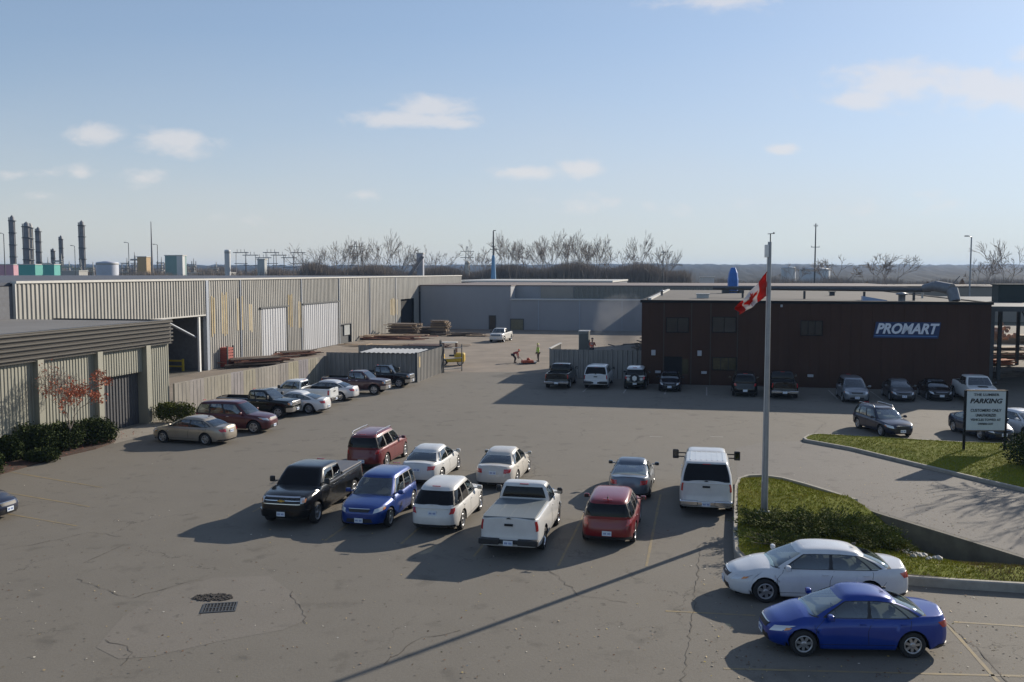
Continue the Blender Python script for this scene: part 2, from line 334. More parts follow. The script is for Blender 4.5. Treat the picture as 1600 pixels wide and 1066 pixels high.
def vehicle(kind, name, label, cat, group, place, heading, col, metal=0., L=4.5, W=1.78, H=1.46, wb=2.65, fo=.9, R=.32, rim='seven',
            bed=None, cab='crew', rails=False, glass='glass', rearglass=None, plate=True, roofcol=None, chrome_bumper=False, fine=True, hood_scoop=False, towmirror=False,
            lower=None, emblem=None, headcol='lamp_clear', antenna=False, plate_front=True, cover_col=None, spare=False, tail='mid', spoiler=False, stripes=False):
    hW = W / 2; xF = L / 2; xR = -L / 2; xw1 = xF - fo; xw2 = xw1 - wb
    truck = kind == 'pickup'
    clear = {'sedan': .20, 'coupe': .19, 'suv': .26, 'van': .22, 'pickup': .36}[kind]
    if kind in ('sedan', 'coupe'):
        XFt = [(.18, xF - .12), (.32, xF - .01), (.5, xF), (.64, xF - .05), (.72, xF - .13), (.9, xF - .5)]
        XRt = [(.2, xR + .10), (.35, xR + .01), (.55, xR), (.75, xR + .03), (.96, xR + .09), (1.05, xR + .16)]
        bl = H * .645; c0 = xw1 - .27
        ZTt = [(xR, bl + .02), (xR + .12, bl + .045), (xR + .6, bl + .045), (xR + 1.3, bl + .01), (c0 - .1, bl - .01), (c0 + .35, bl - .045), (xF - .55, bl - .14), (xF - .22, bl - .22), (xF - .06, bl - .31), (xF, bl - .36)]
        WZt = [(.15, .93), (.3, .985), (.55, 1.0), (.75, .985), (bl, .945), (1.2, .93)]
        g = dict(xf0=c0 + .12, xf1=c0 - .72, xr1=xR + (1.30 if kind == 'sedan' else 1.5), xr0=xR + (.46 if kind == 'sedan' else .40), w0=.90, w1=.64, bul=.085)
        pf, pr = 3.6, 4.6
    elif kind in ('suv', 'van'):
        XFt = [(.22, xF - .08), (.4, xF), (.62, xF), (.80, xF - .05), (.92, xF - .14), (1.05, xF - .5)]
        XRt = [(.25, xR + .09), (.42, xR), (.62, xR), (.8, xR + .05), (1.02, xR + .08), (1.15, xR + .12)]
        bl = H * .605; c0 = xw1 - (.42 if kind == 'suv' else .18)
        ZTt = [(xR, bl + .02), (c0 - .2, bl), (c0 + .3, bl - .04), (xF - .55, bl - .10), (xF - .25, bl - .17), (xF - .07, bl - .26), (xF, bl - .32)]
        WZt = [(.2, .94), (.35, .99), (.6, 1.0), (.85, .985), (bl, .95), (1.3, .93)]
        g = dict(xf0=c0 + .12, xf1=c0 - .62, xr1=xR + .34, xr0=xR + .07, w0=.915, w1=.70, bul=.045)
        pf, pr = 4.2, 5.4
        if tail == 'steep': g['xr1'] = xR + .22
        if tail == 'fast': g['xr1'] = xR + .62
    else:
        XFt = [(.3, xF - .06), (.5, xF), (.8, xF), (1.0, xF - .03), (1.1, xF - .10), (1.2, xF - .5)]
        XRt = [(.3, xR + .05), (.5, xR), (.62, xR), (.66, xR + .05), (1.3, xR + .05)]
        bl = H * .665; c0 = xw1 - .42; rail = bl + .02
        ce = c0 - {'crew': 2.25, 'ext': 1.75, 'reg': 1.28}[cab]           # cab end
        ZTt = [(xR, rail), (ce - .04, rail), (ce, bl), (c0 - .2, bl), (c0 + .25, bl - .03), (xF - .5, bl - .07), (xF - .2, bl - .11), (xF - .05, bl - .2), (xF, bl - .26)]
        WZt = [(.3, .95), (.45, .985), (.7, 1.0), (1.0, .985), (bl, .955), (1.4, .95)]
        g = dict(xf0=c0 + .10, xf1=c0 - .52, xr1=ce + .10, xr0=ce + .02, w0=.90, w1=.72, bul=.03)
        pf, pr = 6.0, 11.
    XF = lambda z: smtable(XFt, z); XR = lambda z: smtable(XRt, z); WZ = lambda z: hW * smtable(WZt, z); ZT = lambda x: smtable(ZTt, x)
    S = Shell(XF, XR, WZ, ZT, pf, pr, tuck=.06 if not truck else .035, tw=.15)
    root = empty(name, (0, 0, 0), 0, label, cat, group)
    root['group'] = group
    pcol = paint(col, metal); Ra = R * 1.17 + (.03 if truck else 0)
    def zb(x):
        z = clear
        if x > xF - .35 or x < xR + .3: z = clear + .02
        for xw in (xw1, xw2):
            if abs(x - xw) < Ra: z = max(z, R + sqrt(Ra * Ra - (x - xw) ** 2))
        return z
    # stations
    xs = set()
    n = 36 if fine else 22
    for i in range(n): xs.add(lerp(xF - .08, xR + .06, (i + .5) / n))
    for xw in (xw1, xw2):
        for k in (-1.012, -.985, -.93, -.82, -.62, -.33, 0, .33, .62, .82, .93, .985, 1.012): xs.add(xw + Ra * k)
    if truck: xs |= {ce + .02, ce - .03, ce - .06, xR + .1, xR + .14}
    ths = [0] + [S.thf(y) for y in (.2, .4, .55, .68, .78, .86)] + [S.thx(x, .6) for x in sorted(xs, reverse=True)] + [S.thr(y) for y in (.9, .82, .7, .5, .25)] + [pi]
    ths = sorted(set(round(t, 5) for t in ths))
    loop = ths + [-t for t in reversed(ths[1:-1])]
    vr = [0, .06, .2, .38, .56, .72, .84, .93, .98, 1.0]; nl = len(loop)
    V = []; bx = []
    for v in vr:
        for th in loop:
            z = .6
            for _ in range(6):
                x, _y = S.xy(th, z); z = lerp(zb(x), ZT(x), v)
            V.append(S.surf(th, z))
    b = MB()
    b.add(V, [(j * nl + i, j * nl + (i + 1) % nl, (j + 1) * nl + (i + 1) % nl, (j + 1) * nl + i) for j in range(len(vr) - 1) for i in range(nl)], 0, True)
    # inner flange (wheel-arch liners, dark)
    V2 = [Vector(V[i]) for i in range(nl)] + [Vector((V[i].x * .985, V[i].y * .66, V[i].z)) for i in range(nl)]
    b.add(V2, [(i, i + nl, (i + 1) % nl + nl, (i + 1) % nl) for i in range(nl)], 1, False)
    # top cap
    top = [V[(len(vr) - 1) * nl + i] for i in range(nl)]; ks = [1, .93, .86, .6, .3, 0]; m = len(ths); half = top[:m]
    cr = .055 if not truck else .05
    C = []
    for k in ks + [-q for q in reversed(ks[:-1])]:
        for i in range(m):
            p = half[i]; C.append(Vector((p.x, p.y * k, p.z + cr * (1 - abs(k) ** 2.2) * min(1, max(0, (xF - p.x) * 4)))))
    fs = []
    for j in range(2 * len(ks) - 2):
        for i in range(m - 1):
            xm = (half[i].x + half[i + 1].x) / 2
            if truck and bed and xR + .12 < xm < ce - .035 and 1 < j + .5 < 2 * len(ks) - 4: 
                if 2 <= j <= 2 * len(ks) - 5: continue
            fs.append((j * m + i, (j + 1) * m + i, (j + 1) * m + i + 1, j * m + i + 1))
    b.add(C, fs, 0, True)
    bmats = [pcol, M['dark'], M['seat']]
    if lower:
        bmats.append(pm('two_tone_paint', lower, .4, coat=.7))
    body = b.build('body', bmats, root, fix=True)
    for f in body.data.polygons:
        c_ = f.center
        if f.material_index == 0 and f.normal.z > .55 and abs(c_.y) < hW * .80 and c_.z > bl - .09 and g['xr0'] + .12 < c_.x < g['xf0'] - .16: f.material_index = 2
    if lower:
        for f in body.data.polygons:
            if f.material_index == 0 and f.center.z < .62: f.material_index = 3
    u = MB(); u.box(xR + .25, xF - .25, -hW * .66, hW * .66, clear - .03, clear + .32); u.box(xw2 - .06, xw2 + .06, -hW * .8, hW * .8, R - .06, R + .06); u.box(xw1 - .06, xw1 + .06, -hW * .8, hW * .8, R - .06, R + .06)
    if truck: u.box(xR + .3, xw1, -hW * .5, hW * .5, .36, .6)
    u.build('underbody', M['dark'], root)
    # cabin
    def cabin(xf0, xf1, xr1, xr0, w0, w1, bul, z0, zH, pname, mat, crown=.05, pg=7., windows=None, prg=None, arc=.0, xt=(), holes=None):
        zs = zH - crown
        def T(z): return (z - z0) / (zs - z0)
        def cxf(t): return lerp(xf0, xf1, t) + bul * 4 * t * (1 - t) * .8
        def cxr(t): return lerp(xr0, xr1, t) - bul * 4 * t * (1 - t) * .8
        def cw(t): return hW * (lerp(w0, w1, t) + .035 * 4 * t * (1 - t))
        CS = Shell(cxf, cxr, cw, None, pg, prg or pg)
        def sf(th, t):
            x, y = CS.xy(th, t); tc_ = max(0, min(1.1, t)); q_ = (x - lerp(xf1, xr1, .42)) / ((xf1 - xr1) * .5); return Vector((x, y, lerp(z0, zs, t) - arc * tc_ * tc_ * min(1.3, q_ * q_)))
        th0 = [0] + [CS.thf(y) for y in (.3, .55, .72, .84, .92, .97)] + [CS.thx(lerp(cxf(0), cxr(0), k), 0) for k in (.02, .06, .12, .25, .4, .5, .6, .75, .88, .94, .98)] + [CS.thr(y) for y in (.97, .92, .84, .72, .55, .3)] + [pi]
        hl_ = holes(CS) if holes else []
        th0 += [q for h_ in hl_ for q in h_[:2]]
        th0 = sorted(set(round(t, 5) for t in th0)); lp = th0 + [-t for t in reversed(th0[1:-1])]; k_ = len(lp)
        tr = sorted(set([-.06, 0, .2, .35, .5, .7, 1.0] + [q for h_ in hl_ for q in h_[2:]] + ([] if hl_ else [.9]))); vv = [sf(th, t) for t in tr for th in lp]
        cc = Vector(((cxf(1) + cxr(1)) / 2, 0, 0))
        rings = [(.97, .30), (.90, .62), (.78, .84), (.55, .96), (.28, 1.0)]
        for (sc, hh) in rings:
            for th in lp:
                p = sf(th, 1.0); qx = cc.x + (p.x - cc.x) * sc; q_ = (qx - lerp(xf1, xr1, .42)) / ((xf1 - xr1) * .5); vv.append(Vector((qx, p.y * sc, zs + crown * hh - arc * min(1.3, q_ * q_))))
        nr = len(tr) + len(rings)
        def inhole(j, i):
            if j >= len(tr) - 1: return False
            tcn = (tr[j] + tr[j + 1]) / 2; a_, b_ = lp[i], lp[(i + 1) % k_]; ang = abs((a_ + b_) / 2) if abs(a_ - b_) < 3 else (pi + min(abs(a_), abs(b_))) / 2
            return any(h_[0] - 1e-4 < ang < h_[1] + 1e-4 and h_[2] < tcn < h_[3] for h_ in hl_)
        mb = MB(); mb.add(vv, [(j * k_ + i, j * k_ + (i + 1) % k_, (j + 1) * k_ + (i + 1) % k_, (j + 1) * k_ + i) for j in range(nr - 1) for i in range(k_) if not inhole(j, i)], 0, True)
        mb.add([vv[(nr - 1) * k_ + i] for i in range(k_)], [tuple(range(k_))], 0, True)
        o = mb.build(pname, mat, root, fix=True)
        return CS, sf, cxf, cxr, zs
    z0 = bl - .015
    yw = .86
    if kind == 'sedan': segs = [(.115, .46), (.49, .80), (.81, .89)]
    elif kind == 'coupe': segs = [(.13, .56), (.585, .86)]
    elif kind == 'van': segs = [(.11, .36), (.385, .66), (.685, .93)]
    elif kind == 'suv': segs = [(.12, .40), (.43, .68), (.71, .93)]
    elif cab == 'crew': segs = [(.14, .51), (.55, .90)]
    elif cab == 'ext': segs = [(.16, .62), (.67, .90)]
    else: segs = [(.22, .88)]
    tA, tB = .07, .87
    yr = .86 if not (kind in ('suv', 'van')) else .88
    t0r, t1r = (.06, .93) if kind != 'pickup' else (.25, .9)
    if kind in ('suv', 'van'): t0r, t1r = .12, .90
    def holes(CS):
        hs = []
        if glass != 'glass_tint': hs.append((0, CS.thf(yw), .05, .95))
        if (rearglass or glass) != 'glass_tint': hs.append((CS.thr(yr), pi, t0r, t1r))
        for (a, c) in segs:
            if a < .4 or (rearglass or 'glass') != 'glass_tint': hs.append((acos(spow(1 - 2 * a, (CS.pf if a < .5 else CS.pr) / 2)), acos(spow(1 - 2 * c, (CS.pf if c < .5 else CS.pr) / 2)), tA, tB))
        return hs
    CS, sf, cxf, cxr, zs = cabin(**g, arc={'sedan': .075, 'coupe': .085, 'suv': .05, 'van': .04, 'pickup': .02}[kind], holes=holes, z0=z0, zH=H, pname='cabin', mat=paint(roofcol) if roofcol else pcol, crown=.085 if not truck else .06, pg=5.5 if not truck else 8)
    ctr = (0, 0, bl)
    gm = M[glass]; rg = M[rearglass or glass]
    # windscreen, black surround is the gasket
    w = MB(); patch(w, sf, [(CS.thf(-yw), .05), (CS.thf(yw), .05), (CS.thf(yw), .95), (CS.thf(-yw), .95)], 10, 4, .006, .02, 0, ctr)
    w.build('windshield', gm, root)
    if fine:
        w = MB(); patch(w, sf, [(CS.thf(-.9), -.02), (CS.thf(.9), -.02), (CS.thf(.9), .05), (CS.thf(-.9), .05)], 10, 1, .012, .02, 0, ctr); w.build('wiper_cowl', M['black_plastic'], root)
    yr = .86 if not (kind in ('suv', 'van')) else .88
    t0r, t1r = (.06, .93) if kind != 'pickup' else (.25, .9)
    if kind in ('suv', 'van'): t0r, t1r = .12, .90
    w = MB(); patch(w, sf, [(CS.thr(-yr), t0r), (CS.thr(yr), t0r), (CS.thr(yr * .98), t1r), (CS.thr(-yr * .98), t1r)], 10, 4, .006, .02, 0, ctr)
    w.build('rear_window', rg, root)
    def xs_at(f, t): return lerp(cxf(t), cxr(t), f)
    if kind == 'sedan': segs = [(.115, .46), (.49, .80), (.81, .89)]
    elif kind == 'coupe': segs = [(.13, .56), (.585, .86)]
    elif kind == 'van': segs = [(.11, .36), (.385, .66), (.685, .93)]
    elif kind == 'suv': segs = [(.12, .40), (.43, .68), (.71, .93)]
    elif cab == 'crew': segs = [(.14, .51), (.55, .90)]
    elif cab == 'ext': segs = [(.16, .62), (.67, .90)]
    else: segs = [(.22, .88)]
    tA, tB = .07, .87
    for sd_ in (1, -1):
        # dark band behind the glass reads as the gaskets and pillars
        w = MB(); q0, q1 = segs[0][0] - .014, segs[-1][1] + .014
        def thq(f, t): return sd_ * CS.thx(xs_at(f, t), t)
        def tq(a_, b_, c_, d_, n_=8): patch(w, sf, [(thq(a_, c_), c_), (thq(b_, c_), c_), (thq(b_, d_), d_), (thq(a_, d_), d_)], n_, 2, .011, .02, 0, ctr)
        tq(q0, q1, tA - .03, tA + .006); tq(q0, q1, tB - .006, tB + .025)
        ed = [q0] + [e for s__ in segs for e in s__] + [q1]
        for e_ in range(0, len(ed), 2): tq(ed[e_] - .004, ed[e_ + 1] + .004, tA, tB, 2)
        w.build('window_trim', M['black_plastic'], root)
        for (a, c) in segs:
            w = MB(); patch(w, sf, [(thq(a, tA), tA), (thq(c, tA), tA), (thq(c, tB), tB), (thq(a, tB), tB)], 5, 3, .009, .02, 0, ctr)
            w.build('side_window', M['glass'] if a < .4 else M[rearglass or 'glass'], root)
    if glass != 'glass_tint' or rearglass != 'glass_tint':
        w = MB(); xs1 = lerp(g['xf1'], g['xr1'], .32 if kind != 'pickup' else .5); hs_ = H - .30
        for y in (-.36, .36): w.box(xs1 - .10, xs1 + .06, y - .24, y + .24, bl - .03, hs_ - .10, bev=.05); w.box(xs1 - .12, xs1 - .02, y - .13, y + .13, hs_ - .09, hs_ + .08, bev=.04)
        if kind != 'pickup' or cab == 'crew':
            xs2 = lerp(g['xf1'], g['xr1'], .92 if kind in ('sedan', 'coupe') else .72); w.box(xs2 - .12, xs2 + .05, -.60, .60, bl - .03, hs_ - .16, bev=.05)
            for y in (-.38, .38): w.box(xs2 - .12, xs2 - .02, y - .12, y + .12, hs_ - .16, hs_ - .02, bev=.03)
        w.build('seat', M['seat'], root)
        w = MB(); xd = g['xf0'] - .42; w.box(xd - .16, xd + .28, -hW * .74, hW * .74, bl - .03, bl + .035, bev=.02)
        c_ = Vector((xd - .25, .36, bl + .06)); pts = [c_ + Vector((.06 * cos(a * pi / 6), .18 * sin(a * pi / 6), .17 * cos(a * pi / 6))) for a in range(13)]; w.path(pts, .014, 5); w.build('dashboard', M['seat_dark'], root)
    # wheels
    wm, rm = wheel_meshes(R, .20 if not truck else .26, rim)
    for xw in (xw1, xw2):
        for sd_ in (1, -1):
            o = bpy.data.objects.new('wheel', wm); COL.objects.link(o); o.parent = root
            o.location = (xw, sd_ * (WZ(.5) - .125 if not truck else WZ(.6) - .15), R); o.rotation_euler = (0, 0, 0 if sd_ > 0 else pi)
            r2 = bpy.data.objects.new('rim', rm); COL.objects.link(r2); r2.parent = o
    # lamps
    zl = {'sedan': bl - .26, 'coupe': bl - .26, 'suv': bl - .20, 'van': bl - .2, 'pickup': bl - .20}[kind]
    for sd_ in (1, -1):
        w = MB()
        if truck:
            patch(w, S.surf, [(sd_ * S.thf(.70), zl - .14), (sd_ * S.thx(xF - .2, zl), zl - .12), (sd_ * S.thx(xF - .22, zl), zl + .05), (sd_ * S.thf(.70), zl + .05)], 6, 3, .015, .04, 0, ctr)
        else:
            zc = zl - .07
            patch(w, S.surf, [(sd_ * S.thf(.56), zc - .075), (sd_ * S.thx(xF - .34, zc), zc - .02), (sd_ * S.thx(xF - .56, zc), zc + .125), (sd_ * S.thf(.64), zc + .065)], 8, 3, .010, .03, 0, ctr)
        hl = w.build('headlight', M[headcol], root)
        if fine:
            w = MB()
            xq = xF - (.44 if not truck else .17)
            zz = zl - .07 if not truck else zl - .06
            patch(w, S.surf, [(sd_ * S.thx(xq + .06, zz), zz - .01 if not truck else zz - .05), (sd_ * S.thx(xq - .05, zz), zz + .02 if not truck else zz - .05), (sd_ * S.thx(xq - .09, zz), zz + .07), (sd_ * S.thx(xq + .04, zz), zz + .06)], 3, 2, .016, .03, 0, ctr)
            w.build('turn_signal', M['lamp_amber'], hl)
        w = MB()
        if truck: patch(w, S.surf, [(sd_ * S.thr(.87), bl - .36), (sd_ * S.thx(xR + .2, .9), bl - .36), (sd_ * S.thx(xR + .2, .9), bl - .04), (sd_ * S.thr(.87), bl - .04)], 6, 2, .012, .04, 0, ctr)
        elif kind in ('suv', 'van'): patch(w, S.surf, [(sd_ * S.thr(.66), bl - .25), (sd_ * S.thx(xR + .22, .8), bl - .24), (sd_ * S.thx(xR + .36, .9), bl - .03), (sd_ * S.thr(.76), bl - .04)], 6, 2, .012, .03, 0, ctr)
        else: patch(w, S.surf, [(sd_ * S.thr(.52), bl - .22), (sd_ * S.thx(xR + .24, .8), bl - .21), (sd_ * S.thx(xR + .36, .85), bl - .07), (sd_ * S.thr(.56), bl - .05)], 8, 2, .010, .03, 0, ctr)
        w.build('taillight', M['lamp_red'], root)
    # front end
    if truck:
        w = MB(); patch(w, S.surf, [(-S.thf(.68), zl - .16), (S.thf(.68), zl - .16), (S.thf(.68), zl + .06), (-S.thf(.68), zl + .06)], 8, 2, .008, .03, 0, ctr)
        gr = w.build('grille', M['black_plastic'], root)
        w = MB()
        for (za, zc) in ((zl + .045, zl + .075), (zl - .055, zl - .035), (zl - .175, zl - .15)): patch(w, S.surf, [(-S.thf(.69), za), (S.thf(.69), za), (S.thf(.69), zc), (-S.thf(.69), zc)], 8, 1, .03, .03, 0, ctr)
        w.build('grille_bar', M['chrome'], gr)
        if emblem:
            w = MB(); xn = S.surf(0, zl - .045).x + .03; w.box(xn, xn + .03, -.13, .13, zl - .065, zl - .025); w.box(xn, xn + .034, -.05, .05, zl - .085, zl - .005); w.build('badge', pm('gold_badge', (.55, .36, .08), .35, .5), gr)
        bmz = (.42, .66)
    else:
        w = MB(); zg = zl - .05
        wg = .40
        patch(w, S.surf, [(-S.thf(wg), zg - .06), (S.thf(wg), zg - .06), (S.thf(wg + .06), zg + .05), (-S.thf(wg + .06), zg + .05)], 8, 2, .006, .03, 0, ctr)
        patch(w, S.surf, [(-S.thf(.55), clear + .08), (S.thf(.55), clear + .08), (S.thf(.48), clear + .22), (-S.thf(.48), clear + .22)], 8, 2, .006, .03, 0, ctr)
        gr = w.build('grille', M['black_plastic'], root)
        w = MB(); patch(w, S.surf, [(-S.thf(wg + .05), zg + .045), (S.thf(wg + .05), zg + .045), (S.thf(wg + .06), zg + .065), (-S.thf(wg + .06), zg + .065)], 8, 1, .018, .03, 0, ctr)
        w.build('grille_bar', M['chrome'], gr)
    # bumpers
    if truck:
        for (th, nm) in ((0, 'front_bumper'), (pi, 'rear_bumper')):
            w = MB()
            if th == 0: patch(w, S.surf, [(-S.thx(xF - .35, .5), .42), (S.thx(xF - .35, .5), .42), (S.thx(xF - .35, .5), .67), (-S.thx(xF - .35, .5), .67)], 14, 2, .045, .10, 0, ctr)
            else:
                w.box(xR - .12, xR + .1, -hW * .96, -hW * .30, .45, .64, bev=.03); w.box(xR - .12, xR + .1, hW * .30, hW * .96, .45, .64, bev=.03); w.box(xR - .06, xR + .1, -hW * .32, hW * .32, .47, .60, bev=.02)
            w.build(nm, M['chrome'] if chrome_bumper else (pcol if th == 0 else M['black_plastic']), root)
        w = MB(); patch(w, S.surf, [(S.thr(-.84), .66), (S.thr(.84), .66), (S.thr(.84), .69), (S.thr(-.84), .69)], 6, 1, .004, .01, 0, ctr)
        w.box(xR + .01, xR + .045, -.14, .14, bl - .20, bl - .13)
        w.build('tailgate_trim', M['seam'], root)
        if not bed or bed == 'open' or bed == 'cover' or bed == 'cap':
            pass
    else:
        w = MB(); patch(w, S.surf, [(S.thr(-.9), clear + .03), (S.thr(.9), clear + .03), (S.thr(.86), clear + .12), (S.thr(-.86), clear + .12)], 10, 1, .008, .03, 0, ctr)
        w.build('bumper_insert', M['black_plastic'], root)
    # plates
    if plate:
        for front in ((True, False) if plate_front else (False,)):
            zp = (.42 if not truck else .54) if front else ({'sedan': bl - .2, 'coupe': .45, 'suv': bl - .22, 'van': .6, 'pickup': .52}[kind])
            if kind == 'suv' and tail == 'steep' and not front: zp = .50
            x = S.surf(0 if front else pi, zp).x; s_ = 1 if front else -1
            x += s_ * ({True: .05, False: .10}[front] if truck else .012)
            w = MB(); w.box(x, x + s_ * .018, -.155, .155, zp - .08, zp + .08)
            pl = w.build('licence_plate', M['plate'], root)
            if fine:
                w = MB()
                for i in range(7): 
                    if i != 3: w.box(x + s_ * .018, x + s_ * .021, -.12 + i * .035, -.12 + i * .035 + .02, zp - .035, zp + .03)
                w.build('plate_characters', M['plate_blue'], pl)
    # mirrors
    zm = bl + .03 if not truck else bl + .08
    for sd_ in (1, -1):
        w = MB(); xm = g['xf0'] - (.42 if not truck else .30); ym = hW * .95
        if towmirror:
            w.box(xm - .06, xm + .06, sd_ * (ym + .17), sd_ * (ym + .42), zm - .04, zm + .34, bev=.03); w.tube((xm, sd_ * (ym - .12), zm + .2), (xm, sd_ * (ym + .2), zm + .2), .025); w.tube((xm, sd_ * (ym - .12), zm + .04), (xm, sd_ * (ym + .2), zm + .04), .025)
            mm = M['black_plastic']
        else:
            w.box(xm - .07, xm + .06, sd_ * (ym + .05), sd_ * (ym + .24), zm - .02, zm + (.13 if not truck else .2), bev=.04); w.obox((xm, sd_ * (ym + .01), zm + .03), (.03, 0, 0), (0, .07, 0), (0, 0, .02))
            mm = pcol if kind != 'pickup' else M['black_plastic']
        mo = w.build('mirror', mm, root)
        w = MB(); yc = sd_ * (ym + (.145 if not towmirror else .295)); hh = .05 if not towmirror else .15; w.box(xm - .075, xm - .07, yc - .075, yc + .075, zm + .055 - .04 + (0 if not towmirror else .1) - hh * .4, zm + .055 + hh + (0 if not towmirror else .1)); w.build('mirror_glass', M['glass'], mo)
    # door gaps + handles
    if fine:
        w = MB(); hd = []
        def X(f): return lerp(cxf(0), cxr(0), f)
        if kind == 'pickup': cuts = [g['xf0'] - .08] + ([X(.53)] if cab == 'crew' else [X(.645)] if cab == 'ext' else []) + [ce + .10, ce - .03]
        else: cuts = [g['xf0'] - .18, X(.475 if kind == 'sedan' else .57 if kind == 'coupe' else .372 if kind == 'van' else .415)] + ([X(.80 if kind == 'sedan' else .695)] if kind != 'coupe' else [])
        for sd_ in (1, -1):
            for i, xc_ in enumerate(cuts):
                zlo = clear + .12
                for xw in (xw1, xw2):
                    if abs(xc_ - xw) < Ra: zlo = max(zlo, R + sqrt(Ra * Ra - (xc_ - xw) ** 2) + .02)
                zh = bl - .03
                if zlo < zh: patch(w, S.surf, [(sd_ * S.thx(xc_ + .006, .6), zlo), (sd_ * S.thx(xc_ - .006, .6), zlo), (sd_ * S.thx(xc_ - .006, .8), zh), (sd_ * S.thx(xc_ + .006, .8), zh)], 1, 5, .002, .004, 0, ctr)
            xa, xb = cuts[0], cuts[-1] if not truck else cuts[-2]
            patch(w, S.surf, [(sd_ * S.thx(xa, .4), clear + .12), (sd_ * S.thx(max(xb, xw2 + Ra + .05), .4), clear + .12), (sd_ * S.thx(max(xb, xw2 + Ra + .05), .4), clear + .13), (sd_ * S.thx(xa, .4), clear + .13)], 6, 1, .002, .004, 0, ctr)
            for i in range(1, len(cuts) if not truck else len(cuts) - 1):
                hx = cuts[i] + .16; zz = bl - .12
                p = S.surf(sd_ * S.thx(hx, zz), zz); h = MB(); h.box(hx - .08, hx + .08, p.y - .01, p.y + sd_ * .03, zz - .014, zz + .014, bev=.008); h.build('door_handle', pcol if not chrome_bumper else M['chrome'], root)
        # hood cut line
        w.build('panel_gap', M['seam'], root)
    if truck:
        x0, x1, yy = xR + .13, ce - .05, WZ(bl) * .86
        if bed in ('open', None):
            w = MB(); fl = .72
            w.poly([(x0, -yy, fl), (x1, -yy, fl), (x1, yy, fl), (x0, yy, fl)])
            for (a, c) in (((x0, -yy), (x1, -yy)), ((x1, -yy), (x1, yy)), ((x1, yy), (x0, yy)), ((x0, yy), (x0, -yy))): w.poly([(a[0], a[1], fl), (a[0], a[1], bl + .03), (c[0], c[1], bl + .03), (c[0], c[1], fl)])
            for i in range(9): yq = lerp(-yy * .9, yy * .9, i / 8); w.box(x0 + .02, x1 - .02, yq - .03, yq + .03, fl + .002, fl + .02)
            for xw in (xw2,):
                for sd_ in (1, -1): w.box(xw - .42, xw + .42, sd_ * yy * .99, sd_ * (yy - .22), fl, fl + .24)
            w.build('bed', M['black_plastic'] if bed == 'open' else pcol, root)
        elif bed == 'cover':
            w = MB(); yb = WZ(bl) * .88; w.box(x0 - .06, x1 + .02, -yb, yb, bl + .03, bl + .085, bev=.02)
            for k in (-.5, 0, .5): w.box(x0, x1, k * yb - .01, k * yb + .01, bl + .085, bl + .089)
            w.build('bed_cover', cover_col or M['black_plastic'], root)
        if bed == 'cap':
            gg = dict(xf0=ce - .05, xf1=ce - .07, xr1=xR + .46, xr0=xR + .05, w0=.945, w1=.77, bul=.0)
            C2, sf2, f2, r2_, _z = cabin(**gg, z0=bl + .0, zH=H + .06, pname='canopy', mat=pcol, pg=12)
            w = MB(); patch(w, sf2, [(C2.thr(-.90), .03), (C2.thr(.90), .03), (C2.thr(.88), .93), (C2.thr(-.88), .93)], 6, 4, .008, .02, 0, ctr); w.build('canopy_rear_window', M['glass_tint'], root)
            for sd_ in (1, -1):
                w = MB(); thq = lambda f, t: sd_ * C2.thx(lerp(f2(t), r2_(t), f), t)
                patch(w, sf2, [(thq(.12, .1), .12), (thq(.88, .1), .12), (thq(.88, .8), .8), (thq(.12, .8), .8)], 6, 2, .008, .02, 0, ctr); w.build('canopy_side_window', M['glass_tint'], root)
            w = MB()
            for i in range(7): yq = lerp(-.6, .6, i / 6) * hW; w.box(xR + .7, ce - .3, yq - .015, yq + .015, H + .045, H + .066)
            w.build('canopy_rib', pcol, root)
    if rails:
        for sd_ in (1, -1):
            w = MB(); yq = sd_ * hW * g['w1'] * .90; xa, xb = g['xf1'] - .25, g['xr1'] + .2
            pts = [(xa, yq, H - .05), (xa - .12, yq, H + .035), (lerp(xa, xb, .5), yq, H + .05), (xb + .12, yq, H + .035), (xb, yq, H - .05)]
            w.path(pts, .022, 6); w.build('roof_rail', M['chrome'], root)
    if antenna:
        w = MB(); xa = g['xr1'] + .12; w.box(xa - .06, xa + .05, -.025, .025, H - .03, H + .02, bev=.01); w.tube((xa, 0, H), (xa - .09, 0, H + .13), .006, .004, 5); w.build('antenna', M['black_plastic'], root)
    if spoiler:
        w = MB(); x = g['xr1'] - .02; w.box(x - .24, x + .1, -hW * .58, hW * .58, H - .075, H - .045, bev=.012); w.build('spoiler', pcol, root)
    if kind in ('suv', 'van') or (truck and bed == 'cap') or truck:
        w = MB(); x = (g['xr1'] if not (truck and bed == 'cap') else xR + .44); w.box(x - .03, x + .03, -.15, .15, H - .055, H - .025, bev=.008); w.build('brake_light', M['lamp_red'], root)
    if hood_scoop:
        w = MB(); w.box(xF - .9, xF - .45, -.3, .3, ZT(xF - .7) + .03, ZT(xF - .7) + .10, bev=.03); w.build('hood_scoop', M['black_plastic'], root)
    if spare:
        w = MB(); w.lathe([(.10, -.1), (.33, -.1), (.36, -.05), (.36, .05), (.33, .1), (.001, .1)], n=20); o = w.build('spare_wheel', M['rubber'], root)
        o.rotation_euler = (0, -pi / 2, 0); o.location = (xR - .12, 0, .95)
        w = MB(); w.lathe([(.2, .0), (.001, .0)], n=6); o2 = w.build('wheel_cover', M['white_paint'], o); o2.location = (0, 0, .11)
    if stripes:   # pale stickers on the tailgate
        for k, (y, wd) in enumerate(((-.5, .14), (0, .16), (.5, .14))):
            w = MB()
            for i in range(5):
                a = i * pi / 5; w.obox((xR - .012 if k != 1 else xR - .25, y, .86), (.003, 0, 0), (0, cos(a) * wd, sin(a) * wd), (0, -sin(a) * .016, cos(a) * .016))
            w.build('sticker', M['white_paint'], root)
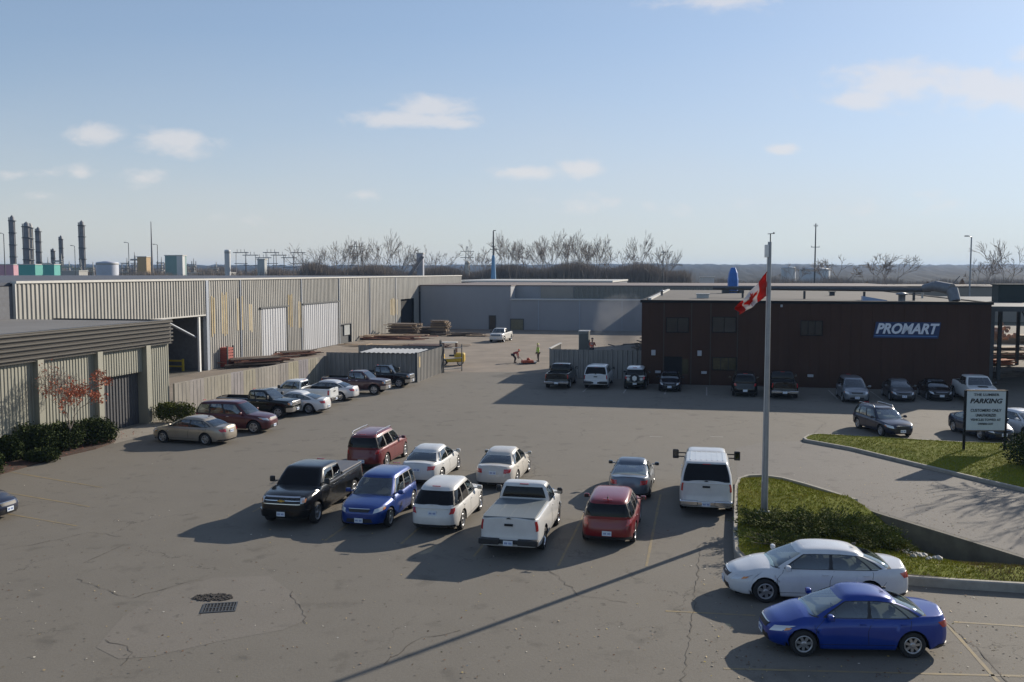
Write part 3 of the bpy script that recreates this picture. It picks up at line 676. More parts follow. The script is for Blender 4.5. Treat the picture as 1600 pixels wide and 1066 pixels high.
    # place by one tyre's contact point
    which, px, py = place; h = Vector((cos(heading), sin(heading), 0)); lft = Vector((-h.y, h.x, 0))
    lx = xw1 if which[0] == 'F' else xw2; ly = (WZ(.5) - .03) * (1 if which[1] == 'L' else -1)
    c = G(px, py) - h * lx - lft * ly
    root.location = (c.x, c.y, 0); root.rotation_euler = (0, 0, heading)
    return root

HU = pi / 2 - A; HD = HU + pi; HR = -A; HL = pi - A
WHITE = (.58, .58, .57)
g1 = 'cars in the double row in the middle of the lot'; g2 = 'vehicles parked along the concrete panel fence'; g3 = 'vehicles parked in front of the brown building'; g4 = 'cars parked by the grass islands'
def V_(*a, **k): return vehicle(*a, **k)
# middle double row
V_('pickup', 'pickup_truck', 'black crew-cab pickup with chrome grille and grey bed cover facing the camera', 'pickup truck', g1, ('FL', 497, 817), HD, (.010, .011, .013), .2, L=5.85, W=2.03, H=1.88, wb=3.65, fo=.98, R=.39, rim='five', bed='cover', cab='crew', emblem=True, cover_col=pm('grey_vinyl', (.10, .10, .11), .5), glass='glass_tint')
V_('suv', 'crossover', 'bright blue crossover facing the camera beside the black crew-cab pickup', 'car', g1, ('FL', 611, 823), HD, (.004, .034, .20), .25, L=4.52, W=1.84, H=1.68, wb=2.69, fo=.90, R=.35, rim='ten')
V_('suv', 'crossover', 'white crossover with round tail, rear to the camera, beside the white pickup with bed cover', 'car', g1, ('RR', 724, 827), HU, (.57, .56, .54), L=4.66, W=1.80, H=1.66, wb=2.69, fo=.95, R=.35, rim='seven', rearglass='glass_tint', tail='fast')
V_('pickup', 'pickup_truck', 'white regular-cab pickup with grey bed cover and red tail lights, rear to the camera', 'pickup truck', g1, ('RR', 851, 858), HU, WHITE, L=5.25, W=2.03, H=1.87, wb=3.05, fo=.98, R=.38, rim='steel', bed='cover', cab='reg', emblem=True, rearglass='glass_tint', cover_col=pm('grey_bed_cover', (.13, .15, .16), .45))
V_('suv', 'crossover', 'red crossover, rear to the camera, nearest the grey sports coupe', 'car', g1, ('RR', 993, 847), HU, (.17, .004, .008), .0, L=4.44, W=1.85, H=1.64, wb=2.64, fo=.88, R=.35, rim='five', rearglass='glass_tint', tail='steep', antenna=True)
V_('pickup', 'pickup_truck', 'tall white pickup with white bed canopy and wide black towing mirrors', 'pickup truck', g1, ('RR', 1143, 797), HU, (.55, .55, .54), L=5.9, W=2.03, H=1.98, wb=3.6, fo=.98, R=.40, rim='steel', bed='cap', cab='ext', towmirror=True, chrome_bumper=True, rearglass='glass_tint')
V_('suv', 'sport_utility', 'dark red sport utility with chrome roof rails behind the blue crossover', 'car', g1, ('FR', 634, 714), HU, (.13, .007, .012), .1, L=4.75, W=1.85, H=1.76, wb=2.75, fo=.95, R=.36, rim='five', rails=True, rearglass='glass_tint', tail='steep')
V_('sedan', 'sedan', 'white far-row sedan between the dark red sport utility and the cream sedan', 'car', g1, ('FR', 717, 734), HU, WHITE, L=4.75, W=1.80, H=1.47, wb=2.78, fo=.95, R=.33)
V_('sedan', 'sedan', 'cream sedan in the far row behind the white regular-cab pickup', 'car', g1, ('FR', 827, 738), HU, (.52, .49, .44), L=4.80, W=1.80, H=1.46, wb=2.72, fo=.98, R=.33, rim='six')
V_('coupe', 'sports_coupe', 'grey sports coupe in the far row in front of the red crossover', 'car', g1, ('RR', 1017, 777), HU, (.12, .145, .18), .4, L=4.45, W=1.78, H=1.38, wb=2.65, fo=.9, R=.33, rearglass='glass_clear')
# left row
V_('sedan', 'sedan', 'tan silver sedan nearest the low metal building at the end of the row', 'car', g2, ('FL', 254, 692), radians(163), (.33, .29, .24), .45, L=4.72, W=1.78, H=1.44, wb=2.66, fo=.95, R=.32, rim='six', antenna=True)
V_('suv', 'sport_utility', 'maroon sport utility with chrome front facing right beside the tan silver sedan', 'car', g2, ('FR', 396, 678), HR, (.075, .010, .016), .2, L=4.75, W=1.85, H=1.78, wb=2.85, fo=.88, R=.37, rim='five', chrome_bumper=True)
V_('pickup', 'pickup_truck', 'dark green pickup with chrome bumper facing right behind the maroon sport utility', 'pickup truck', g2, ('FR', 434, 654), HR, (.012, .018, .014), .2, L=5.3, W=1.95, H=1.75, wb=3.2, fo=.9, R=.37, rim='five', cab='ext', bed='open', chrome_bumper=True, fine=True)
V_('pickup', 'pickup_truck', 'white pickup nosed to the fence between the dark green pickup and white coupe', 'pickup truck', g2, ('RL', 490, 636), HL, (.55, .57, .58), L=5.2, W=1.9, H=1.78, wb=3.1, fo=.9, R=.36, rim='steel', cab='ext', bed='open')
V_('coupe', 'coupe', 'white coupe with sloping rear in the fence row, rear lamp towards the lot', 'car', g2, ('RL', 482, 647), HL, (.62, .62, .62), .1, L=4.6, W=1.78, H=1.40, wb=2.7, fo=.85, R=.33, rim='ten')
V_('sedan', 'sedan', 'pearl white four-door sedan between the white coupe and the dark maroon pickup', 'car', g2, ('RL', 531, 627), HL, (.56, .56, .57), .2, L=4.6, W=1.8, H=1.43, wb=2.76, fo=.85, R=.33, rim='ten')
V_('pickup', 'pickup_truck', 'dark maroon pickup facing right between the pearl sedan and the black pickup', 'pickup truck', g2, ('FR', 584, 617), HR, (.050, .020, .028), .3, L=5.2, W=1.85, H=1.74, wb=3.1, fo=.88, R=.37, rim='five', cab='ext', bed='open', chrome_bumper=True)
V_('pickup', 'pickup_truck', 'black pickup facing right nearest the corrugated enclosure corner', 'pickup truck', g2, ('FR', 623, 606), HR, (.010, .011, .013), .2, L=5.1, W=1.85, H=1.74, wb=3.0, fo=.88, R=.37, rim='five', cab='ext', bed='open', chrome_bumper=True)
# row along the brown building
V_('pickup', 'pickup_truck', 'dark open-bed pickup, tailgate to the camera, leftmost along the corrugated fence', 'pickup truck', g3, ('RR', 891, 606.5), HU, (.020, .022, .026), .3, L=5.3, W=1.98, H=1.82, wb=3.3, fo=.9, R=.38, cab='ext', bed='open', chrome_bumper=True, rearglass='glass_tint', fine=False)
V_('pickup', 'pickup_truck', 'white pickup with white canopy parked against the corrugated fence', 'pickup truck', g3, ('RR', 951, 606.5), HU, (.60, .62, .64), L=5.2, W=1.95, H=1.75, wb=3.2, fo=.9, R=.37, cab='ext', bed='cap', rearglass='glass_tint', fine=False)
V_('suv', 'off_road_car', 'dark green off-road car with pale roof and white stickers on its tail', 'car', g3, ('RR', 1010, 608), HU, (.014, .022, .018), .1, L=4.0, W=1.80, H=1.78, wb=2.5, fo=.7, R=.37, roofcol=(.5, .52, .54), tail='steep', rearglass='glass_tint', fine=False, spare=True, stripes=True)
V_('sedan', 'sedan', 'navy sedan facing the camera before the brown building entrance', 'car', g3, ('FL', 1064, 611.5), HD, (.012, .014, .030), .3, L=4.5, W=1.76, H=1.46, wb=2.65, fo=.9, R=.32, fine=True)
V_('suv', 'sport_utility', 'black sport utility, rear to the camera, left of the flagpole by the brown building', 'car', g3, ('RR', 1183, 619), HU, (.010, .010, .012), .2, L=4.7, W=1.88, H=1.78, wb=2.8, fo=.9, R=.38, tail='steep', rearglass='glass_tint', fine=False)
V_('pickup', 'pickup_truck', 'black pickup with red tail lights just right of the flagpole', 'pickup truck', g3, ('RR', 1245, 622), HU, (.012, .011, .013), .2, L=5.3, W=1.95, H=1.82, wb=3.3, fo=.9, R=.38, cab='ext', bed='open', rearglass='glass_tint', fine=False, chrome_bumper=True)
V_('van', 'minivan', 'grey minivan facing the camera along the brown wall', 'van', g3, ('FL', 1357, 629), HD, (.20, .22, .25), .4, L=4.7, W=1.85, H=1.66, wb=2.9, fo=.9, R=.33, fine=True)
V_('sedan', 'sedan', 'slate grey sedan facing the camera right of the grey minivan', 'car', g3, ('FL', 1429, 627), HD, (.075, .080, .090), .4, L=4.6, W=1.78, H=1.45, wb=2.7, fo=.9, R=.33, fine=True)
V_('sedan', 'sedan', 'near-black sedan facing the camera beside the white pickup with hood scoop', 'car', g3, ('FL', 1487, 626), HD, (.016, .015, .018), .3, L=4.6, W=1.78, H=1.42, wb=2.7, fo=.9, R=.33, fine=False)
V_('pickup', 'pickup_truck', 'white pickup with black hood scoop behind the parking sign', 'pickup truck', g3, ('FL', 1556, 632), HD, (.64, .64, .62), L=5.4, W=1.98, H=1.86, wb=3.4, fo=.95, R=.38, cab='crew', bed='open', hood_scoop=True, fine=False)
V_('suv', 'estate_car', 'dark navy wagon parked alone on the asphalt beside the far grass island', 'car', g4, ('FR', 1375, 682), radians(-84), (.012, .016, .040), .4, L=4.6, W=1.78, H=1.50, wb=2.7, fo=.9, R=.33, rails=True, glass='glass_clear')
V_('sedan', 'sedan', 'dark blue sedan partly hidden behind the parking sign', 'car', g4, ('FL', 1578, 687), radians(-86), (.010, .020, .045), .3, L=4.6, W=1.82, H=1.42, wb=2.7, fo=.9, R=.33)
V_('sedan', 'sedan', 'white sedan cut off by the right edge of the picture', 'car', g4, ('FR', 1603, 686), radians(-75), (.60, .62, .66), .1, L=4.7, W=1.8, H=1.45, wb=2.75, fo=.95, R=.33)
# foreground
V_('sedan', 'sedan', 'white sedan parked beside the near grass island and juniper', 'car', g4, ('FL', 1196, 943), radians(176), (.57, .58, .60), L=5.05, W=1.85, H=1.49, wb=2.81, fo=1.02, R=.335, rim='six', glass='glass_clear', antenna=True)
V_('sedan', 'sedan', 'shiny blue compact sedan nearest the camera', 'car', g4, ('FL', 1256, 1027), radians(178), (.003, .034, .25), .25, L=4.37, W=1.70, H=1.45, wb=2.57, fo=.83, R=.315, rim='seven', glass='glass_clear', antenna=True)
V_('sedan', 'sedan', 'dark blue car nosing in at the left edge of the picture', 'car', 'cars at the edges of the lot', ('FR', -44, 819), radians(-14), (.02, .025, .05), .4, L=4.6, W=1.78, H=1.44, wb=2.7, fo=.9, R=.33)
# yard
V_('pickup', 'pickup_truck', 'white pickup standing in the far yard near the grey warehouse', 'pickup truck', 'vehicles in the yard', ('FL', 788, 535), HD - .06, (.66, .65, .62), L=5.4, W=1.98, H=1.80, wb=3.4, fo=.95, R=.38, cab='ext', bed='open', fine=True)

# ---------------------------------------------------------------- setting: ground, kerbs, islands
def asphalt_mat(name, base, seedv=0, cracks=True):
    m = bpy.data.materials.new(name); m.use_nodes = True; nt = m.node_tree; N = nt.nodes; L = nt.links; b = N['Principled BSDF']
    b.inputs['Roughness'].default_value = .88; b.inputs['Specular IOR Level'].default_value = .35
    geo = N.new('ShaderNodeNewGeometry'); P = geo.outputs['Position']
    def noise(sc, det=6, ro=.6, vec=None):
        n = N.new('ShaderNodeTexNoise'); n.inputs['Scale'].default_value = sc; n.inputs['Detail'].default_value = det; n.inputs['Roughness'].default_value = ro
        L.new(vec or P, n.inputs['Vector']); return n
    def mix(f, a, c, mode='MIX'):
        x = N.new('ShaderNodeMix'); x.data_type = 'RGBA'; x.blend_type = mode
        for s, v in (('Factor', f), ('A', a), ('B', c)):
            if isinstance(v, (int, float)): x.inputs[s].default_value = v
            elif isinstance(v, tuple): x.inputs[s].default_value = (*v, 1)
            else: L.new(v, x.inputs[s])
        return x.outputs['Result']
    def rng(v, a, c, d=0, e=1):
        r = N.new('ShaderNodeMapRange'); L.new(v, r.inputs[0]); r.inputs[1].default_value = a; r.inputs[2].default_value = c; r.inputs[3].default_value = d; r.inputs[4].default_value = e; return r.outputs[0]
    big = noise(.055, 5, .6); mid = noise(.5, 7, .7); fine = noise(14, 4, .8); grit = noise(70, 2, .8)
    c = mix(rng(big.outputs['Fac'], .35, .65), tuple(x * .90 for x in base), tuple(x * 1.10 for x in (base[0] * 1.03, base[1], base[2] * .96)))
    c = mix(rng(mid.outputs['Fac'], .35, .70, 0, .8), c, tuple(x * 1.28 for x in base), 'MIX'); 
    c = mix(.55, c, mix(rng(fine.outputs['Fac'], .3, .7), tuple(x * .78 for x in base), tuple(x * 1.22 for x in base)))
    c = mix(rng(grit.outputs['Fac'], .60, .8, 0, .5), c, tuple(x * 1.7 for x in base))
    # oil and tyre stains
    st = noise(.9, 3, .5); c = mix(rng(st.outputs['Fac'], .60, .72, 0, .45), c, tuple(x * .45 for x in base)); s2 = noise(3.4, 3, .5); c = mix(rng(s2.outputs['Fac'], .66, .72, 0, .5), c, tuple(x * .35 for x in base))
    if cracks:
        dn = noise(1.2, 4, .7); vm = N.new('ShaderNodeVectorMath'); vm.operation = 'SCALE'; vm.inputs['Scale'].default_value = 1.6; L.new(dn.outputs['Color'], vm.inputs[0])
        va = N.new('ShaderNodeVectorMath'); va.operation = 'ADD'; L.new(P, va.inputs[0]); L.new(vm.outputs[0], va.inputs[1])
        vo = N.new('ShaderNodeTexVoronoi'); vo.feature = 'DISTANCE_TO_EDGE'; vo.inputs['Scale'].default_value = .16; L.new(va.outputs[0], vo.inputs['Vector'])
        cm = rng(vo.outputs['Distance'], .0, .007, 1, 0)
        brk = noise(.22, 3, .5); k = N.new('ShaderNodeMath'); k.operation = 'MULTIPLY'; L.new(cm, k.inputs[0]); L.new(rng(brk.outputs['Fac'], .5, .58, 0, .75), k.inputs[1])
        c = mix(k.outputs[0], c, tuple(x * .33 for x in base))
    L.new(c, b.inputs['Base Color'])
    bu = N.new('ShaderNodeBump'); bu.inputs['Strength'].default_value = .35; bu.inputs['Distance'].default_value = .02; L.new(fine.outputs['Fac'], bu.inputs['Height']); L.new(bu.outputs[0], b.inputs['Normal'])
    return m
M['asphalt'] = asphalt_mat('asphalt', (.148, .135, .114))
M['asphalt2'] = asphalt_mat('driveway_asphalt', (.155, .143, .128), cracks=False)
M['patch'] = asphalt_mat('repair_patch', (.162, .147, .126), cracks=False)
M['concrete'] = pm('concrete', (.30, .28, .24), .85, var=.22, scale=2.2, bump=.2, bscale=14)
M['dirt'] = pm('yard_dirt', (.20, .165, .13), .95, var=.25, scale=.25, bump=.2, bscale=6)
M['grass'] = pm('grass', (.12, .145, .012), .95, spec=.1, col2=(.15, .15, .022), scale=1.3, bump=.5, bscale=30)
M['blade'] = pm('grass_blade', (.20, .235, .012), .9, spec=.08, col2=(.33, .29, .035), scale=.9)
M['soil'] = pm('bark_mulch', (.085, .045, .03), .95, col2=(.045, .03, .022), scale=9, bump=.6, bscale=25)
M['field'] = pm('field', (.11, .095, .06), .95, col2=(.07, .07, .04), scale=.02, bump=0)
M['yellow_line'] = pm('worn_yellow_paint', (.27, .20, .085), .8, col2=(.16, .14, .11), scale=3.0)
M['white_line'] = pm('worn_white_paint', (.38, .37, .34), .8, col2=(.17, .16, .14), scale=3.0)

isl1 = [G(*p) for p in ((1147, 872), (1145, 840), (1146, 800), (1147, 768), (1152, 756), (1166, 751), (1190, 750), (1225, 755), (1262, 765), (1300, 777), (1340, 790), (1380, 804), (1480, 834), (1600, 871), (1760, 922), (1760, 938), (1600, 927), (1500, 921), (1410, 914), (1300, 905), (1190, 893), (1158, 884))]
isl2 = [G(*p) for p in ((1254, 688), (1262, 683), (1275, 681), (1400, 688), (1500, 694), (1600, 697), (1760, 704), (1760, 815), (1600, 769), (1540, 755), (1470, 738), (1400, 721), (1330, 704), (1275, 694), (1258, 691))]
def ground_sheet():
    R_ = 7000; outer = [Vector((-R_, -60, 0)), Vector((R_, -60, 0)), Vector((R_, R_, 0)), Vector((-R_, R_, 0))]
    # near lot: asphalt with the ditch island cut out
    lot = [Vector((-80, -60, 0)), Vector((110, -60, 0)), RS(120, 175), RS(-60, 175)]
    fs = tessellate_polygon([lot, isl1]); vs = lot + isl1
    mb = MB(); mb.add(vs, [tuple(f) for f in fs]); bm = mb.build('parking_lot', M['asphalt'], fix=True); tag(bm, kind='structure')
    fs = tessellate_polygon([outer, lot]); vs = outer + lot
    mb = MB(); mb.add([(v.x, v.y, 0) for v in vs], [tuple(f) for f in fs]); o = mb.build('ground', M['field'], fix=True); tag(o, kind='structure')
    for ob in (bm, o):
        for p in ob.data.polygons:
            if p.normal.z < 0: p.flip()
ground_sheet()
def cracks():
    rnd = random.Random(19); cm = MB(); lm2 = MB()
    def rib(mb, pts, w, jit, z):
        P = []
        for a, b in zip(pts, pts[1:]):
            n = max(3, int((b - a).length / .22))
            for i in range(n): P.append(a.lerp(b, i / n) + Vector((rnd.gauss(0, jit), rnd.gauss(0, jit), 0)))
        P.append(pts[-1]); vs = []
        for i, p in enumerate(P):
            d = (P[min(i + 1, len(P) - 1)] - P[max(0, i - 1)]); d = d.normalized() if d.length > 0 else Vector((1, 0, 0)); q = Vector((-d.y, d.x, 0)) * w * rnd.uniform(.25, 1.1) / 2; vs += [(p.x + q.x, p.y + q.y, z), (p.x - q.x, p.y - q.y, z)]
        mb.add(vs, [(2 * i, 2 * i + 1, 2 * i + 3, 2 * i + 2) for i in range(len(P) - 1)])
    L_ = [[(1096, 850), (1088, 905), (1082, 960), (1076, 1010), (1066, 1075)], [(455, 925), (475, 960), (478, 975)], [(120, 905), (200, 935), (240, 925), (300, 908)], [(165, 1000), (210, 1020), (190, 1040)],
          [(0, 860), (60, 850), (140, 832), (190, 838)], [(1478, 972), (1520, 1010), (1560, 1050), (1580, 1070)], [(860, 890), (905, 930), (980, 942)], [(600, 1040), (650, 1000), (720, 985)], [(700, 640), (760, 655), (820, 650)], [(1220, 640), (1290, 660), (1250, 700)]]
    for pts in L_: rib(cm, [G(*p) for p in pts], .026, .04, .012)
    for k in range(5):
        p = G(rnd.uniform(0, 1600), rnd.uniform(640, 1060)); a = rnd.uniform(0, 2 * pi); pts = [p]
        for j in range(rnd.randint(2, 5)): a += rnd.gauss(0, .5); pts.append(pts[-1] + Vector((cos(a), sin(a), 0)) * rnd.uniform(.5, 1.3))
        if any(in_poly(q.x, q.y, isl1) or in_poly(q.x, q.y, isl2) for q in pts): continue
        rib(cm, pts, .022, .04, .012)
    o = cm.build('asphalt_crack', pm('crack', (.082, .072, .060), .95, var=.3, scale=3)); tag(o, kind='structure')
    for p in o.data.polygons:
        if p.normal.z < 0: p.flip()
def in_poly(x, y, poly):
    c = False; n = len(poly)
    for i in range(n):
        a, b = poly[i], poly[i - 1]
        if (a.y > y) != (b.y > y) and x < (b.x - a.x) * (y - a.y) / (b.y - a.y) + a.x: c = not c
    return c
cracks()
def strip(pts, w, z, name, mat, h=None):               # a kerb along a polyline (open), w wide inward(left side), h high
    pass
def inset(poly, d):
    n = len(poly); out = []
    area = sum(poly[i].x * poly[(i + 1) % n].y - poly[(i + 1) % n].x * poly[i].y for i in range(n)); sg = 1 if area > 0 else -1
    for i in range(n):
        a, b, c = poly[i - 1], poly[i], poly[(i + 1) % n]
        e1 = (b - a).normalized(); e2 = (c - b).normalized(); n1 = Vector((-e1.y, e1.x, 0)) * sg; n2 = Vector((-e2.y, e2.x, 0)) * sg
        m = (n1 + n2); m = m / max(.35, m.length_squared / 2) if m.length > 1e-6 else n1
        out.append(b + m * d)
    return out
def island(poly, name, kerb_h, zf, kerbs, wall_from=None):
    inn = inset(poly, .16); n = len(poly)
    k = MB()
    for i in range(n):
        if i not in kerbs: continue
        j = (i + 1) % n; h = kerb_h
        a, b, c, d = poly[i], poly[j], inn[j], inn[i]
        up = lambda v, z: (v.x, v.y, z)
        k.add([up(a, -.02), up(b, -.02), up(b, h - .03), up(a, h - .03), up(a + (d - a) * .2, h), up(b + (c - b) * .2, h), up(c, h), up(d, h), up(c, -.9), up(d, -.9)],
              [(0, 1, 2, 3), (3, 2, 5, 4), (4, 5, 6, 7), (7, 6, 8, 9), (0, 3, 4, 7, 9), (1, 8, 6, 5, 2)])
    ko = k.build('kerb', M['concrete'], fix=True); tag(ko, kind='structure')
    # turf surface: fine grid clipped to the inner polygon
    xs = [p.x for p in inn]; ys = [p.y for p in inn]
    bm = bmesh.new(); vs = [bm.verts.new((p.x, p.y, 0)) for p in inn]; f = bm.faces.new(vs)
    step = .45
    x = min(xs)
    while x < max(xs):
        bmesh.ops.bisect_plane(bm, geom=bm.verts[:] + bm.edges[:] + bm.faces[:], plane_co=(x, 0, 0), plane_no=(1, 0, 0)); x += step
    y = min(ys)
    while y < max(ys):
        bmesh.ops.bisect_plane(bm, geom=bm.verts[:] + bm.edges[:] + bm.faces[:], plane_co=(0, y, 0), plane_no=(0, 1, 0)); y += step
    for v in bm.verts: v.co.z = zf(v.co.x, v.co.y)
    bmesh.ops.recalc_face_normals(bm, faces=bm.faces)
    me = bpy.data.meshes.new(name); bm.to_mesh(me); bm.free(); me.materials.append(M['grass'])
    for p in me.polygons: p.use_smooth = True
    if me.polygons[0].normal.z < 0: me.flip_normals()
    o = bpy.data.objects.new(name, me); COL.objects.link(o); tag(o, kind='structure')
    return o, inn
def segdist(p, a, b):
    d = b - a; t = max(0, min(1, (p - a).dot(d) / d.length_squared)); return (p - a - d * t).length, t
dA, dB = G(1330, 787), G(1620, 878)
ditch_c = G(1500, 858); 
def z1(x, y):
    p = Vector((x, y, 0))
    best = min(segdist(p, isl1[i], isl1[i + 1])[0] for i in range(5, 9)); 
    front = min(segdist(p, isl1[i], isl1[(i + 1) % len(isl1)])[0] for i in list(range(15, 21)) + [0, 1, 2, 3, 4])
    z = .27 + .22 * min(1, front / 1.8)
    z = min(z, .13 + .16 * best)
    dd, t = segdist(p, dA, dB)
    al = (p - dA).dot((dB - dA).normalized()); k = max(0, min(1, al / 3.6)) * (1 - .65 * max(0, min(1, (al - 5.6) / 3.0)))
    dep = max(0, 1 - dd / 4.9)
    z = lerp(z, -.92, dep * k)
    return z + .03 * sin(x * 2.1) * cos(y * 1.7)
def z2(x, y):
    p = Vector((x, y, 0)); d = min(segdist(p, isl2[i], isl2[(i + 1) % len(isl2)])[0] for i in range(len(isl2)))
    return .12 + .16 * min(1, d / 1.5) + .015 * sin(x * 2.1) * cos(y * 1.7)
n1 = len(isl1)
kerb_all = [i for i in range(n1) if i not in (10, 11, 12, 13, 14)]
o1, in1 = island(isl1, 'grass_island', .27, z1, kerb_all)
o2, in2 = island(isl2, 'grass_island', .15, z2, list(range(len(isl2))))
w = MB()                                                # retaining wall under the driveway edge
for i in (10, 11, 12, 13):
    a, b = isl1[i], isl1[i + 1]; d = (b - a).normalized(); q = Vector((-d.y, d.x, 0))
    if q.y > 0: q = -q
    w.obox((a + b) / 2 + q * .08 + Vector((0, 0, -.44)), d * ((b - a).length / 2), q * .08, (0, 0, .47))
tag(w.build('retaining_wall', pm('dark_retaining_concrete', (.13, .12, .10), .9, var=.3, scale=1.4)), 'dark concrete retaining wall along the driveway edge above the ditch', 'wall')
# driveway sheet (newer surface between the two islands)
dv = [G(*p) for p in ((1152, 749), (1200, 749), (1300, 775), (1380, 802), (1480, 832), (1600, 869), (1760, 920), (1760, 817), (1600, 771), (1540, 757), (1470, 740), (1400, 723), (1330, 706), (1275, 696), (1250, 690), (1200, 690), (1150, 700))]
mb = MB(); mb.add([(p.x, p.y, .004) for p in dv], [tuple(f) for f in tessellate_polygon([dv])]); dvo = mb.build('driveway', M['asphalt2'], fix=True); tag(dvo, kind='structure')
for p in dvo.data.polygons:
    if p.normal.z < 0: p.flip()
# yard dirt between the far warehouses
yd = [RS(-45.4, 60), RS(-33.4, 60), RS(-31.2, 82), RS(-22, 82.5), RS(-13.5, 84), RS(-5, 100), RS(-5, 144.8), RS(-45.4, 144.8)]
yj = []
for i, p in enumerate(yd):
    q = yd[(i + 1) % len(yd)]
    for k in range(6): yj.append(p.lerp(q, k / 6) + (Vector((random.uniform(-.6, .6), random.uniform(-.6, .6), 0)) if 2 < i < 5 else Vector()))
mb = MB(); mb.add([(p.x, p.y, .004) for p in yj], [tuple(f) for f in tessellate_polygon([yj])]); o = mb.build('yard_ground', M['dirt'], fix=True); tag(o, kind='structure')
for p in o.data.polygons:
    if p.normal.z < 0: p.flip()
# repair patch round the drain
pt = [G(*p) for p in ((150, 1012), (190, 965), (260, 922), (335, 903), (420, 900), (462, 930), (482, 968), (440, 985), (340, 1003), (240, 1026), (185, 1030))]
mb = MB(); mb.add([(p.x, p.y, .004) for p in pt], [tuple(f) for f in tessellate_polygon([pt])]); o = mb.build('asphalt_patch', M['patch'], fix=True); tag(o, kind='structure')
for p in o.data.polygons:
    if p.normal.z < 0: p.flip()
# drain grate
c = G(343, 950); gr = MB(); gr.box(-.42, .42, -.32, .32, .006, .010, 0)
fr = MB(); 
for (x0, x1, y0, y1) in ((-.46, .46, -.36, -.31), (-.46, .46, .31, .36), (-.46, -.41, -.31, .31), (.41, .46, -.31, .31)): fr.box(x0, x1, y0, y1, .006, .024)
root = empty('drain_grate', (c.x, c.y, 0), .18, 'black slotted storm drain grate set in the asphalt', 'drain')
gr.build('pit_shade_plate', M['dark'], root); fr.build('grate_frame', M['steel_dark'], root)  # flat plate, its black colour stands in for the shade below the bars
bb = MB()
for i in range(9): bb.box(-.36 + i * .09 - .014, -.36 + i * .09 + .014, -.31, .31, .012, .022)
bb.box(-.41, .41, -.02, .02, .013, .021); bb.build('grate_bar', M['steel_dark'], root)
# dark crumbled asphalt beside the grate
c2 = G(333, 934); mb = MB(); pts = []
for i in range(22):
    a = 2 * pi * i / 22; r = (1 + random.uniform(-.25, .2)); pts.append(Vector((c2.x + .62 * r * cos(a), c2.y + .30 * r * sin(a), .009)))
mb.add(pts, [tuple(range(22))])
rnd = random.Random(3)
for i in range(160):
    a = rnd.uniform(0, 2 * pi); r = sqrt(rnd.random()); x, y = c2.x + .6 * r * cos(a), c2.y + .3 * r * sin(a); s = rnd.uniform(.01, .03); mb.box(x - s, x + s, y - s, y + s, .009, .009 + s)
tag(mb.build('crumbled_asphalt', pm('dark_crumbs', (.045, .04, .036), .9, var=.4, scale=30)), 'dark patch of crumbled asphalt beside the storm drain grate', 'asphalt patch', kind='stuff')
# parking lines
def pline(a, b, w=.10, mat='yellow_line', z=.005):
    a, b = Vector(a), Vector(b); d = (b - a).normalized(); q = Vector((-d.y, d.x, 0)) * w / 2; n = max(2, int((b - a).length / .5)); vs = []
    for i in range(n + 1):
        p = a.lerp(b, i / n); k1 = random.uniform(.75, 1.1); vs += [(p.x + q.x * k1, p.y + q.y * k1, z), (p.x - q.x * k1, p.y - q.y * k1, z)]
    lm.add(vs, [(2 * i, 2 * i + 1, 2 * i + 3, 2 * i + 2) for i in range(n)])
lm = MB()
for px, py in ((395, 800), (508, 845), (627, 850), (740, 870), (872, 885), (1010, 885)):
    g = G(px, py); pline(g, g + U * 9.6)
for i in range(3):
    a = G(0, 735 + i * 33); b = G(160 - i * 20, 762 + i * 30) ; pline(a, b)
pline(G(1475, 970), G(1560, 1066)); pline(G(1490, 972), G(1600, 979)); pline(G(1180, 962), G(1040, 955)); pline(G(1130, 1045), G(1650, 1058)); 
o = lm.build('parking_line', M['yellow_line']); tag(o, kind='structure')
lm = MB()
for i in range(9): 
    a = RS(-9 + i * 3.1, 75.5); pline(a, a - U * 5.2, .1)
for px in (1015, 1110): pline(G(px, 682), G(px + 20, 683), .12)
o = lm.build('parking_line', M['white_line']); tag(o, kind='structure')
for ob in [q for q in COL.objects if q.name.startswith('parking_line')]:
    for p in ob.data.polygons:
        if p.normal.z < 0: p.flip()

# fallen leaves and grit on the asphalt
def in_poly(x, y, poly):
    c = False; n = len(poly)
    for i in range(n):
        a, b = poly[i], poly[i - 1]
        if (a.y > y) != (b.y > y) and x < (b.x - a.x) * (y - a.y) / (b.y - a.y) + a.x: c = not c
    return c
rnd = random.Random(11)
lf = MB()
def leaf(x, y, z, s, mi):
    a = rnd.uniform(0, 2 * pi); t = rnd.uniform(.1, .5); u_ = Vector((cos(a), sin(a), rnd.uniform(-.2, .3))) * s; v_ = Vector((-sin(a), cos(a), t)) * s * .7; p = Vector((x, y, z + s * .3))
    lf.add([p - u_, p + v_ * .8, p + u_, p - v_ * .8], [(0, 1, 2, 3)], mi)
for i in range(2300):
    k = rnd.random()
    if k < .5: px, py = rnd.uniform(0, 1600), 640 + 426 * rnd.random() ** .8
    elif k < .8: px, py = rnd.uniform(1100, 1600), rnd.uniform(690, 1066)
    else: px, py = rnd.gauss(1420, 60), rnd.gauss(800, 40)
    if py > 1060 or py < 600: continue
    g = G(px, py); 
    if in_poly(g.x, g.y, isl1): z = z1(g.x, g.y)
    elif in_poly(g.x, g.y, isl2): z = z2(g.x, g.y)
    else: z = .006
    leaf(g.x, g.y, z, rnd.uniform(.018, .042), rnd.choice((0, 0, 0, 1, 1, 2, 0, 3)))
for i in range(700):                                   # red leaves in the mulch bed
    r = rnd.uniform(-33.0, -31.2); s = rnd.uniform(30, 47)
    p = RS(r, s, .08); leaf(p.x, p.y, .09, rnd.uniform(.03, .055), 4)
